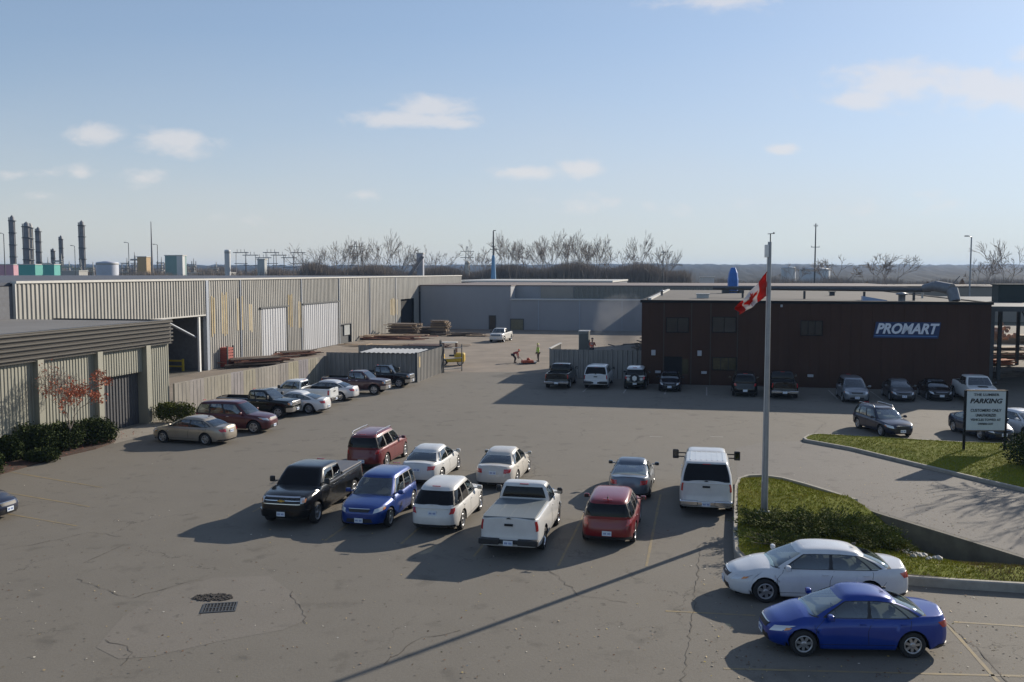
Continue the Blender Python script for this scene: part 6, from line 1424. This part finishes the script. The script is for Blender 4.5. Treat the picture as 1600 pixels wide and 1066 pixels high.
# industrial plant at the left
pl = 'columns of the plant on the left skyline'
def col(px, ty, wpx, label, Y=420, mat='plant_grey', top=True, by=0, taper=.9, name='process_column', cat='tower', grp=pl):
    q = at(px, 425, Y); h = 9.2 + (425 - ty) / 1450 * Y; w = wpx / 1450 * Y / 2; r = empty(name, (q.x, q.y, 0), 0, label, cat, grp)
    b = MB(); b.lathe([(w, 0), (w, h * .3), (w * .98, h * .32), (w * taper, h * .9), (w * taper * .9, h * .97), (.05, h)], n=12); b.build('shell', M[mat], r)
    if top:
        b = MB()
        for k in range(5): z = h * (.30 + .155 * k); b.lathe([(w * .9, z), (w * 1.5, z), (w * 1.5, z + .35), (w * .9, z + .35)], n=10); b.tube((w * 1.15, -w * .3, z - h * .15), (w * 1.15, -w * .3, z), .18, n=4)
        b.build('platform', M['steel_dark'], r)
        b = MB(); b.tube((-w * 1.15, -w * .2, 2), (-w * 1.15, -w * .2, h * .97), .25, n=5); b.build('riser_pipe', M['plant_light'], r)
    return r
col(22, 337, 8, 'leftmost tall dark process column'); col(44, 347, 10, 'thick twin process column behind the teal tanks'); col(50, 349, 7, 'narrower pale column attached right of the thick twin column', mat='plant_light', Y=428)
col(62, 355, 7, 'dark process column right of the twin column'); col(84, 388, 5, 'shortest dark process column'); col(97, 368, 5, 'slim process column with bulging top between the plant columns'); col(130, 345, 8, 'isolated tall grey process column right of the others')
def mast(px, ty, Y, w0, w1, label, mat='steel_dark', name='mast', arms=(), lamp=0, cat='mast', grp=None, cols=None):
    q = at(px, 425, Y); h = 9.2 + (425 - ty) / 1450 * Y; r = empty(name, (q.x, q.y, 0), 0, label, cat, grp); b = MB(); b.tube((0, 0, 0), (0, 0, h), w0, w1, 8); b.build('pole', M[mat], r)
    for (z, wd) in arms: 
        b = MB(); b.box(-wd, wd, -.06, .06, h * z - .07, h * z + .07); b.build('cross_arm', M['steel_dark'], r)
        b = MB(); 
        for x in (-wd * .9, wd * .9): b.tube((x, 0, h * z), (x, 0, h * z + .35), .07, n=5)
        b.build('insulator', M['plant_light'], r)
    if lamp:
        b = MB(); b.path([Vector((0, 0, h - .1)), Vector((lamp * .4, 0, h + .15)), Vector((lamp, 0, h + .2))], .07, 5); b.build('lamp_arm', M[mat], r); b = MB(); b.box(lamp - .35 * (1 if lamp > 0 else -1), lamp + .35 * (1 if lamp > 0 else -1), -.15, .15, h + .08, h + .28, bev=.04); b.build('lamp_head', M['steel_dark'], r)
    return r
lg = 'lamp posts on the skyline'
mast(238, 347, 330, .55, .12, 'tall plain dark needle mast on the left skyline', mat='plant_grey')
mast(8, 366, 260, .16, .10, 'leaning lamp post at the far left edge', name='lamp_post', lamp=-1, cat='lamp post', grp=lg)
mast(118, 385, 300, .14, .09, 'lamp post left of the isolated grey column', name='lamp_post', lamp=-1, cat='lamp post', grp=lg)
mast(202, 380, 300, .14, .10, 'lamp post right of the white tank', name='lamp_post', lamp=-1.1, cat='lamp post', grp=lg)
mast(247, 383, 300, .14, .10, 'lamp post just right of the needle mast', name='lamp_post', lamp=-1.1, cat='lamp post', grp=lg)
mast(1516, 371, 170, .18, .12, 'roadside lamp post with curved head on the right skyline', mat='galv', name='lamp_post', lamp=-.9, cat='lamp post', grp=lg)
mast(1036, 392, 250, .12, .09, 'thin lamp post right of the back warehouse trees', name='lamp_post', lamp=0, cat='lamp post', grp=lg, arms=((.97, .6),))
mast(1273, 350, 240, .26, .14, 'thin tall mast behind the flag with small cross arms', arms=((.97, .5), (.72, 1.1)))
r = mast(771, 362, 240, .42, .16, 'tall dark mast with a thick blue foot beyond the back warehouse', arms=((.76, .9), (.80, .5)), lamp=.3); q = MB(); q.lathe([(.85, 0), (.70, 7.2), (.40, 13), (.36, 13.4), (.2, 13.5)], n=12); q.build('blue_foot', pm('blue_mast_foot', (.09, .22, .38), .6), r)
mast(1446, 412, 190, .1, .08, 'short leaning pole behind the duct', name='pole', cat='pole').rotation_euler = (0, .7, 0)
# tanks, sheds
def tank(px, w, ty, Y, col_, label, name='storage_tank', box=False):
    q = at(px, 425, Y); h = 9.2 + (425 - ty) / 1450 * Y; ww = w / 1450 * Y / 2; r = empty(name, (q.x, q.y, 0), -A, label, name.replace('_', ' '), 'tanks and sheds on the skyline'); m_ = pm('tank_paint', col_, .6, var=.10, scale=.15)
    b = MB()
    if box: b.box(-ww, ww, 0, ww * 1.4, 0, h); b.build('wall', m_, r); b = MB(); b.box(-ww - .2, ww + .2, -.2, ww * 1.4 + .2, h, h + .3); b.build('roof', M['fascia'], r)
    else: b.lathe([(ww, 0), (ww, h * .97), (ww * .98, h), (.1, h + ww * .12)], n=24); b.build('shell', m_, r); b = MB(); b.lathe([(ww * 1.01, h * .93), (ww * 1.03, h * .95), (ww * 1.01, h * .97)], n=24); b.build('rim', M['plant_light'], r)
tank(10, 26, 414, 380, (.55, .28, .34), 'pink shed at the far left under the columns', 'shed', True); tank(42, 30, 414, 375, (.06, .35, .30), 'teal shed under the twin column', 'shed', True); tank(76, 20, 414, 372, (.07, .38, .33), 'smaller teal shed right of the first teal shed', 'shed', True)
tank(168, 33, 410, 330, (.42, .45, .52), 'white storage tank left of the needle mast'); tank(222, 16, 402, 360, (.42, .28, .13), 'orange-brown structure left of the needle mast', 'shed', True); tank(270, 26, 400, 350, (.16, .26, .25), 'tall teal-grey hall right of the needle mast', 'shed', True); tank(281, 10, 400, 345, (.52, .53, .52), 'narrow white block attached right of the teal-grey hall', 'shed', True)
tank(1232, 22, 418, 420, (.42, .44, .46), 'white storage tank right of the flagpole'); tank(1273, 46, 420, 400, (.46, .48, .50), 'broad pale tank under the thin tall mast'); tank(1105, 22, 434, 300, (.50, .50, .50), 'small white shed left of the blue tarpaulin', 'shed', True); tank(1065, 26, 433, 310, (.36, .37, .38), 'pale low shed beyond the left end of the brown roof', 'shed', True)
tank(656, 10, 397, 260, (.34, .36, .42), 'narrow pale conveyor tower on the skyline', 'tower', True); tank(356, 9, 391, 300, (.50, .50, .50), 'slim white stack on the left skyline', 'stack')
tank(408, 12, 406, 300, (.40, .42, .42), 'pale block beside the substation', 'shed', True); tank(730, 7, 409, 280, (.50, .50, .46), 'pale narrow silo under the pylon', 'silo'); tank(110, 30, 424, 360, (.33, .32, .30), 'flat grey plant roof among the columns', 'shed', True); tank(320, 60, 427, 340, (.40, .40, .39), 'long low white roof left of the white stack', 'shed', True)
q = at(648, 425, 258); r = empty('conveyor', (q.x, q.y, 0), 0, 'dark inclined conveyor leaning on the pale tower', 'conveyor'); b = MB(); b.obox((0, 0, 10.3), (2.3, 0, 3.2), (0, .5, 0), (-.35, 0, .25)); b.build('boom', M['plant_grey'], r); b = MB(); b.box(-1.5, -1.2, -.2, .2, 0, 8.2); b.build('leg', M['steel_dark'], r)
# substation gantries
for i, px in enumerate((377, 392, 412, 424, 436, 452, 466)):
    Y = 310; q = at(px, 425, Y); h = 9.2 + (425 - (394 + i % 3 * 4)) / 1450 * Y; r = empty('gantry', (q.x, q.y, 0), .1 * i, ordinal(i) + ' substation gantry counted from the left', 'gantry', 'substation gantries'); b = MB()
    for x in (-1.6, 1.6): b.tube((x * 1.2, 0, 0), (x, 0, h), .16, .10, 5)
    b.build('post', M['plant_grey'], r); b = MB(); b.box(-2.6, 2.6, -.12, .12, h - .35, h - .1); b.box(-2.2, 2.2, -.1, .1, h * .75, h * .75 + .2)
    for x in (-1.2, 0, 1.2): b.tube((x, 0, h - .2), (x, 0, h + .9), .08, n=4)
    b.build('beam', M['plant_grey'], r)
for (px, ty, Y, lb_) in ((730, 385, 330, 'lattice pylon on the skyline left of the blue-footed mast'), (556, 377, 330, 'lattice pylon among the bare trees left of the conveyor tower')):
    q = at(px, 425, Y); h = 9.2 + (425 - ty) / 1450 * Y; r = empty('pylon', (q.x, q.y, 0), 0, lb_, 'pylon', 'lattice pylons'); b = MB()
    for sx in (-1, 1):
        for sy in (-1, 1): b.tube((sx * 1.8, sy * 1.8, 0), (sx * .25, sy * .25, h), .12, .09, 4)
    for k in range(9):
        z0_, z1_ = h * k / 9, h * (k + 1) / 9; a0, a1 = lerp(1.8, .25, k / 9), lerp(1.8, .25, (k + 1) / 9); b.tube((-a0, -a0, z0_), (a1, -a1, z1_), .06, n=3); b.tube((a0, -a0, z0_), (-a1, -a1, z1_), .06, n=3)
    b.build('lattice', M['plant_grey'], r); b = MB()
    for z in (.78, .9): b.box(-2.4, 2.4, -.1, .1, h * z - .1, h * z + .1)
    b.build('cross_arm', M['plant_grey'], r)

# ---------------------------------------------------------------- flagpole, flag, sign, forklift, people
fb = G(1194, 806, .38)
fp = empty('flagpole', (fb.x, fb.y, z1(fb.x, fb.y) - .05), 0, 'tall galvanised flagpole rising from the near grass island', 'flagpole')
hP = (lambda Y: 9.2 + (425 - 385) / 1450 * Y)(fb.y) + .15 - fp.location.z
b = MB(); b.tube((0, 0, 0), (0, 0, hP), .125, .065, 20); b.build('pole', M['galv'], fp)
b = MB(); b.box(-.28, .28, -.28, .28, 0, .14, bev=.03); b.lathe([(.22, .14), (.2, .2), (.165, .24)], n=16); b.build('base_plate', M['galv'], fp)
b = MB(); b.box(-.16, -.05, -.1, .1, hP - .55, hP - .1, bev=.02); b.build('pulley_box', M['white_paint'], fp)
b = MB(); b.tube((.02, 0, hP), (.02, 0, hP + .28), .02, n=6); b.tube((-.08, 0, hP + .28), (.16, 0, hP + .30), .012, n=5); b.lathe([(.0, hP + .27), (.045, hP + .31), (.0, hP + .35)], (.14, 0, 0), n=8); b.build('finial', M['steel_dark'], fp)
b = MB(); b.tube((-.11, -.10, 1.3), (-.10, -.06, hP - .4), .008, n=4); b.build('halyard', M['white_paint'], fp)
# flag: hoist edge on the pole, cloth drooping to the lower left
def flag():
    Yf = fb.y - .1
    def P3(px, py): q = at(px, py, Yf); return q
    # parametric cloth: u along fly 0..1, v hoist 0 (top)..1 (bottom)
    tl, bl_, tr_q, br = P3(1199, 424), P3(1198, 462), P3(1146, 480), P3(1157, 492)
    n, m = 40, 16; vs = []
    for j in range(m + 1):
        v = j / m
        for i in range(n + 1):
            u = i / n; top = tl.lerp(tr_q, u); bot = bl_.lerp(br, u ** .75); p = top.lerp(bot, v)
            p.y += .16 * sin(v * 9 + u * 5) * (.25 + u) + .06 * sin(u * 16 + v * 3); p.z += -.10 * sin(pi * u) * (1 - v) ; vs.append(p - Vector((fb.x, fb.y, 0)))
    fs = []; ms = []
    # a simple eleven-point maple leaf outline, centred, in flag units
    half = [(0, .42), (.07, .27), (.16, .31), (.13, .10), (.27, .22), (.30, .15), (.43, .17), (.38, .05), (.44, .0), (.20, -.20), (.23, -.28), (.02, -.25), (.02, -.43)]
    outl = half + [(-x, y) for x, y in reversed(half)]; outl = [Vector((x, y, 0)) for x, y in outl]
    n2, m2 = 40 * 3, 16 * 3
    V2 = []
    def S_(u, v):
        i = min(n - 1, int(u * n)); j = min(m - 1, int(v * m)); a, c_ = u * n - i, v * m - j; W_ = n + 1
        return vs[j * W_ + i].lerp(vs[j * W_ + i + 1], a).lerp(vs[(j + 1) * W_ + i].lerp(vs[(j + 1) * W_ + i + 1], a), c_)
    for j in range(m2 + 1):
        for i in range(n2 + 1): V2.append(S_(i / n2, j / m2))
    W_ = n2 + 1; r_, w_ = [], []
    for j in range(m2):
        for i in range(n2):
            u, v = (i + .5) / n2, (j + .5) / m2; red = u < .25 or u > .75 or in_poly((u - .5) * 2, .5 - v, outl)
            f = (j * W_ + i, j * W_ + i + 1, (j + 1) * W_ + i + 1, (j + 1) * W_ + i); (r_ if red else w_).append(f)
    b = MB(); b.add(V2, r_, 0, True); b.add(V2, w_, 1, True)
    o = b.build('flag', [pm('flag_red', (.52, .035, .02), .75), pm('flag_white', (.62, .60, .60), .75)], fix=True); md = o.modifiers.new('thickness', 'SOLIDIFY'); md.thickness = .006
    o.location = (fb.x, fb.y, 0); tag(o, 'red and white flag with maple leaf drooping from the flagpole', 'flag')
flag()
for mm_ in ('flag_red', 'flag_white'):
    m_ = bpy.data.materials[mm_]; nt = m_.node_tree; b_ = nt.nodes['Principled BSDF']; tl_ = nt.nodes.new('ShaderNodeBsdfTranslucent'); tl_.inputs[0].default_value = b_.inputs['Base Color'].default_value; mx = nt.nodes.new('ShaderNodeMixShader'); mx.inputs[0].default_value = .45; nt.links.new(b_.outputs[0], mx.inputs[1]); nt.links.new(tl_.outputs[0], mx.inputs[2]); nt.links.new(mx.outputs[0], nt.nodes['Material Output'].inputs['Surface'])
# parking sign
sp_ = G(1504, 706, .2); sy = sp_.y; 
sn = empty('parking_sign', (sp_.x, sy, .15), -.03, 'white parking notice board on two posts in the far grass island', 'sign')
pxm = sy / 1450; wd_ = 60 * pxm; zt = 9.2 + (425 - 612) * pxm - .15; zb_ = 9.2 + (425 - 674) * pxm - .15; x0_, x1_ = 4 * pxm, 64 * pxm
for x in (x0_ - .10, x1_ + .02): b = MB(); b.box(x, x + .10, .02, .12, -.1, zt + .04); b.build('post', M['brown_trim'], sn)
b = MB(); b.box(x0_, x1_, 0, .12, zb_, zt); b.build('board', pm('notice_white', (.50, .56, .60), .5, var=.06), sn)
for z_ in (zt, zb_ - .05): b = MB(); b.box(x0_, x1_, -.02, .14, z_, z_ + .05); b.build('board_frame', pm('wood_frame', (.13, .09, .06), .7), sn)
ink = pm('black_lettering', (.012, .014, .02), .6); W_ = x1_ - x0_; H_ = zt - zb_; xc = (x0_ + x1_) / 2
for (tx, fy, fw, fh, sh_) in (('THE LUMBER', .91, .66, .065, 0), ('PARKING', .75, .84, .125, .25), ('CUSTOMERS ONLY', .51, .80, .075, .1), ('UNAUTHORIZED', .385, .52, .075, 0), ('VEHICLES TOWED AT', .27, .78, .06, 0), ('OWNERS COST', .165, .40, .055, 0)):
    text_mesh(tx, .2, ink, 'lettering', sn, (xc, -.012, zb_ + H_ * fy), (pi / 2, 0, 0), shear=sh_, bold=.006 if fh > .1 else .003, ext=.005, fitw=W_ * fw, fith=H_ * fh)

# forklift
g = G(706, 571); fk = empty('forklift', (g.x, g.y, 0), pi - A + .15, 'yellow forklift parked beside the open yard gate', 'forklift')
yl2 = pm('forklift_yellow', (.55, .36, .02), .45, coat=.4)
b = MB(); b.box(-1.3, -.3, -.55, .55, .35, 1.25, bev=.14); b.build('counterweight', yl2, fk); b = MB(); b.box(-.35, 1.0, -.5, .5, .35, .72, bev=.05); b.box(.75, 1.0, -.5, .5, .7, 1.1, bev=.04); b.build('chassis', yl2, fk)
b = MB(); b.box(-.3, .25, -.3, .3, .9, 1.05, bev=.04); b.box(-.35, -.22, -.3, .3, 1.0, 1.6, bev=.04); b.build('seat', M['black_plastic'], fk)
b = MB()
for (x, y) in ((-.45, .5), (-.45, -.5), (.85, .5), (.85, -.5)): b.box(x - .05, x + .05, y - .04, y + .04, .7, 2.25)
b.build('guard_post', pm('brown_guard', (.12, .06, .045), .6), fk); b = MB(); b.box(-.55, .95, -.56, .56, 2.25, 2.31)
b.build('overhead_guard', M['fascia'], fk)
b = MB(); 
for y in (-.35, .35): b.box(1.05, 1.17, y - .06, y + .06, .1, 2.5)
for z in (.3, 1.3, 2.4): b.box(1.06, 1.16, -.35, .35, z, z + .08)
b.build('mast', M['steel_dark'], fk); b = MB(); 
for y in (-.28, .28): b.box(1.18, 2.2, y - .06, y + .06, .08, .13)
b.box(1.18, 1.24, -.4, .4, .1, .6); b.build('fork', M['steel_dark'], fk)
wm, rm = wheel_meshes(.33, .22, 'steel')
for (x, y, s) in ((.75, .45, 1), (.75, -.45, 1), (-.85, .42, .85), (-.85, -.42, .85)):
    o = bpy.data.objects.new('wheel', wm); COL.objects.link(o); o.parent = fk; o.location = (x, y, .33 * s); o.scale = (s,) * 3; o.rotation_euler = (0, 0, 0 if y > 0 else pi); r2 = bpy.data.objects.new('rim', rm); COL.objects.link(r2); r2.parent = o

# people
def skin(name, joints, edges, mats, parent=None, lvl=2):
    me = bpy.data.meshes.new(name); bm = bmesh.new(); lay = bm.verts.layers.skin.verify(); vs = []
    for i, (p, r) in enumerate(joints):
        v = bm.verts.new(p); v[lay].radius = r if isinstance(r, tuple) else (r, r); v[lay].use_root = (i == 0); vs.append(v)
    for a, b_ in edges: bm.edges.new((vs[a], vs[b_]))
    bm.to_mesh(me); bm.free(); me.materials.append(mats)
    o = bpy.data.objects.new(name, me); COL.objects.link(o); s = o.modifiers.new('Skin', 'SKIN'); s.use_smooth_shade = True; o.modifiers.new('Sub', 'SUBSURF').levels = lvl; o.modifiers['Sub'].render_levels = lvl
    if parent: o.parent = parent
    return o
M['skin'] = pm('skin', (.36, .21, .15), .6)
def person(loc, rz, pose, jacket, trousers, hat, label, vest_strip=None):
    r = empty('person', (loc.x, loc.y, 0), rz, label, 'person', 'workers in the yard')
    hip = Vector((0, 0, .94))
    if pose == 'stand': lean, knees, arms = .05, (.02, -.02), 'down'
    elif pose == 'bend': lean, knees, arms = 1.15, (.06, .10), 'reach'
    else: lean, knees, arms = .15, (.12, -.1), 'hold'
    up = Vector((sin(lean), 0, cos(lean)))
    ches = hip + up * .38; neck = hip + up * .56; sh = hip + up * .50; head = hip + up * .56 + Vector((sin(lean * .7), 0, cos(lean * .7))) * .17
    if pose == 'bend': hip = Vector((-.18, 0, .90)); ches = hip + up * .38; neck = hip + up * .56; sh = hip + up * .5; head = neck + Vector((.14, 0, .02))
    J = [(hip, (.15, .12)), (hip + up * .2, (.14, .11)), (ches, (.17, .12)), (neck, .06), (head - Vector((0, 0, .03)), .075), (head + Vector((.01, 0, .07)), (.08, .095))]
    E = [(0, 1), (1, 2), (2, 3), (3, 4), (4, 5)]
    S_ = [(sh, .05)]; hands = []
    for s in (1, -1):
        k = len(J); kn = Vector((knees[0 if s > 0 else 1] + .02, s * .13, .49)); an = Vector((knees[0 if s > 0 else 1] * .3 - .02 + s * .05, s * .15, .09)); toe = an + Vector((.16, s * .02, -.05))
        J += [(hip + Vector((0, s * .10, -.06)), (.095, .095)), (kn, .062), (an, .048), (toe, (.045, .035))]; E += [(0, k), (k, k + 1), (k + 1, k + 2), (k + 2, k + 3)]
        k = len(J); sp2 = sh + Vector((0, s * .20, 0))
        if arms == 'down': el = sp2 + Vector((.02, s * .06, -.30)); wr = el + Vector((.10, -s * .02, -.24))
        elif arms == 'reach': el = sp2 + Vector((.05, s * .03, -.29)); wr = el + Vector((.06, -s * .05, -.25))
        else: el = sp2 + Vector((.10, s * .07, -.26)); wr = el + Vector((.22, -s * .08, .0))
        J += [(sp2, .062), (el, .046), (wr, .034)]; E += [(2, k), (k, k + 1), (k + 1, k + 2)]; hands.append((wr, (wr - el).normalized(), s))
    skin('body', J, E, M['skin'], r)
    # clothing, a little larger than the body
    T = [(p, tuple(q * 1.18 for q in (rr if isinstance(rr, tuple) else (rr, rr)))) for p, rr in J]
    ja = [0, 1, 2] + [10 - 0, 11, 12] + [17, 18, 19]
    idx = {0: 0, 1: 1, 2: 2, 10: 3, 11: 4, 12: 5, 17: 6, 18: 7, 19: 8}
    jj = [T[i] for i in (0, 1, 2, 10, 11, 12, 17, 18, 19)]; skin('jacket', jj, [(0, 1), (1, 2), (2, 3), (3, 4), (4, 5), (2, 6), (6, 7), (7, 8)], jacket, r)
    tj = [T[i] for i in (0, 6, 7, 8, 13, 14, 15)]; skin('trousers', [(Vector(tj[0][0]) - Vector((0, 0, .0)), (.165, .13))] + tj[1:], [(0, 1), (1, 2), (2, 3), (0, 4), (4, 5), (5, 6)], trousers, r)
    for s, an in ((1, J[8][0]), (-1, J[15][0])):
        b = MB(); b.box(an.x - .08, an.x + .20, an.y - .055, an.y + .055, 0, .10, bev=.035); b.build('boot', M['black_plastic'], r)
    b = MB(); c_ = head + Vector((0, 0, .09)); b.lathe([(.135, c_.z), (.118, c_.z + .02), (.112, c_.z + .07), (.07, c_.z + .125), (.005, c_.z + .14)], (c_.x, c_.y, 0), n=14); b.box(c_.x + .08, c_.x + .17, c_.y - .07, c_.y + .07, c_.z, c_.z + .015); b.build('hard_hat', hat, r)
    b = MB(); f = head + Vector((.085, 0, .03)); b.box(f.x, f.x + .03, -.012, .012, f.z - .02, f.z + .02, bev=.006)
    for s in (1, -1): b.box(f.x - .005, f.x + .006, s * .035 - .01, s * .035 + .01, f.z + .022, f.z + .034)
    b.box(f.x - .004, f.x + .006, -.025, .025, f.z - .055, f.z - .047); 
    for s in (1, -1): b.box(f.x - .10, f.x - .07, s * .085, s * .10, f.z - .02, f.z + .03)
    b.build('face', pm('face_detail', (.20, .10, .075), .7), r)
    for (wr, d, s) in hands:
        b = MB(); q = d.orthogonal().normalized() if abs(d.z) < .9 else Vector((1, 0, 0)); q = (q - d * q.dot(d)).normalized(); n_ = d.cross(q); b.obox(wr + d * .05, d * .05, q * .042, n_ * .016)
        for k, L_ in enumerate((.062, .072, .068, .052)):
            p0 = wr + d * .095 + q * (-.032 + k * .021); p1 = p0 + d * L_ * .55 + n_ * .006; p2 = p1 + d * L_ * .4 + n_ * .02; b.path([p0, p1, p2], [.010, .009, .007], 6)
        p0 = wr + d * .03 + q * .042; b.path([p0, p0 + d * .03 + q * .025, p0 + d * .06 + q * .028 + n_ * .01], [.011, .010, .008], 6); b.build('hand', M['skin'], r)
    if vest_strip:
        b = MB()
        for k in (.12, .34):
            c_ = hip + up * k; q = [c_ + Vector((.165 * cos(a * pi / 8) * cos(lean), .20 * sin(a * pi / 8), -.165 * cos(a * pi / 8) * sin(lean))) for a in range(17)]; b.path(q, .012, 4)
        b.build('reflective_band', vest_strip, r)
    return r
hv_o = pm('hi_vis_orange', (.72, .10, .03), .7); hv_y = pm('hi_vis_yellow', (.42, .62, .06), .7); navy = pm('dark_work_trousers', (.025, .025, .035), .8); silver = pm('reflective_band', (.6, .6, .6), .3)
person(G(804, 567), .3, 'bend', pm('dull_red_jacket', (.34, .05, .04), .8), navy, hv_o, 'worker in a dull red jacket bending over beside the orange equipment')
person(G(841, 565), pi + .4, 'stand', hv_y, pm('brown_trousers', (.08, .06, .05), .8), pm('yellow_hat', (.6, .55, .08), .5), 'standing worker in a yellow high-visibility jacket', silver)
pq = RS(-10.0, 84.5); pe = person(pq, 1.2, 'hold', hv_o, navy, pm('dark_hat', (.12, .05, .04), .5), 'worker in an orange high-visibility vest behind the corrugated fence', silver); 
# the fenced yard is a little higher there: a timber deck under the worker
b = MB(); b.box(-1.2, 1.2, -1.0, 1.0, 0, 1.3); o = b.build('loading_deck', greyw); o.location = pq; o.rotation_euler = (0, 0, -A); tag(o, 'low timber deck behind the corrugated fence under the orange-vested worker', 'deck'); pe.location.z = 1.3
# orange equipment on the ground
g = G(824, 569); r = empty('pump', (g.x, g.y, 0), .3, 'low orange compactor machine on the ground between two workers', 'machine'); b = MB(); b.box(-.6, .6, -.3, .3, .12, .40, bev=.08); b.lathe([(.02, .4), (.16, .42), (.18, .55), (.1, .62), (.01, .63)], (.1, 0, 0), n=12); b.build('engine_cover', pm('dull_orange', (.45, .10, .05), .6, var=.2), r); b = MB(); b.box(-.8, .8, -.36, .36, .02, .10, bev=.03); b.tube((-.5, 0, .4), (-.95, 0, .85), .025, n=6); b.build('base_frame', M['steel_dark'], r); b = MB(); b.box(.62, .95, -.2, .2, .06, .26, bev=.05); b.build('tool_box', M['fascia'], r)
# smoke rising behind the fence
def smoke():
    m_ = bpy.data.materials.new('smoke'); m_.use_nodes = True; nt = m_.node_tree; N = nt.nodes; N.remove(N['Principled BSDF']); v = N.new('ShaderNodeVolumePrincipled'); v.inputs['Color'].default_value = (.55, .55, .56, 1)
    tc = N.new('ShaderNodeTexCoord'); n = N.new('ShaderNodeTexNoise'); n.inputs['Scale'].default_value = .35; n.inputs['Detail'].default_value = 4; nt.links.new(tc.outputs['Object'], n.inputs['Vector'])
    ln = N.new('ShaderNodeVectorMath'); ln.operation = 'MULTIPLY'; ln.inputs[1].default_value = (.36, .5, .26); sb = N.new('ShaderNodeVectorMath'); sb.operation = 'SUBTRACT'; sb.inputs[1].default_value = (0, 0, 3.6); nt.links.new(tc.outputs['Object'], sb.inputs[0]); nt.links.new(sb.outputs[0], ln.inputs[0]); le = N.new('ShaderNodeVectorMath'); le.operation = 'LENGTH'; nt.links.new(ln.outputs[0], le.inputs[0])
    a = N.new('ShaderNodeMath'); a.operation = 'SUBTRACT'; nt.links.new(n.outputs['Fac'], a.inputs[0]); k = N.new('ShaderNodeMath'); k.operation = 'MULTIPLY'; k.inputs[1].default_value = .55; nt.links.new(le.outputs['Value'], k.inputs[0]); nt.links.new(k.outputs[0], a.inputs[1])
    mr = N.new('ShaderNodeMapRange'); nt.links.new(a.outputs[0], mr.inputs[0]); mr.inputs[1].default_value = .0; mr.inputs[2].default_value = .4; mr.inputs[3].default_value = 0; mr.inputs[4].default_value = .42; nt.links.new(mr.outputs[0], v.inputs['Density']); nt.links.new(v.outputs[0], N['Material Output'].inputs['Volume'])
    b = MB(); b.lathe([(.8, 0), (2.0, 1.5), (3.0, 4), (3.0, 6.2), (.5, 7.6)], n=14); b.add([b.v[i] for i in range(14)], [tuple(range(14))]); b.add([b.v[56 + i] for i in range(14)], [tuple(range(14))[::-1]]); o = b.build('smoke', m_, fix=True); o.location = RS(-8.2, 93); tag(o, 'thin grey smoke drifting up behind the corrugated fence', 'smoke', kind='stuff')
smoke()

# ---------------------------------------------------------------- the air
def haze():
    m_ = bpy.data.materials.new('haze'); m_.use_nodes = True; nt = m_.node_tree; nt.nodes.remove(nt.nodes['Principled BSDF']); v = nt.nodes.new('ShaderNodeVolumePrincipled'); v.inputs['Color'].default_value = (.37, .57, .92, 1); v.inputs['Density'].default_value = HAZE; v.inputs['Anisotropy'].default_value = .2
    nt.links.new(v.outputs[0], nt.nodes['Material Output'].inputs['Volume'])
    b = MB(); b.box(-8000, 8000, -100, 8000, -2, 46); o = b.build('haze', m_, fix=True); tag(o, 'pale blue haze over the distant fields and hills', 'haze', kind='stuff')
HAZE = .00014
haze()
print('OBJ', len(bpy.data.objects), 'FACES', sum(len(o.data.polygons) for o in bpy.data.objects if o.type == 'MESH'))
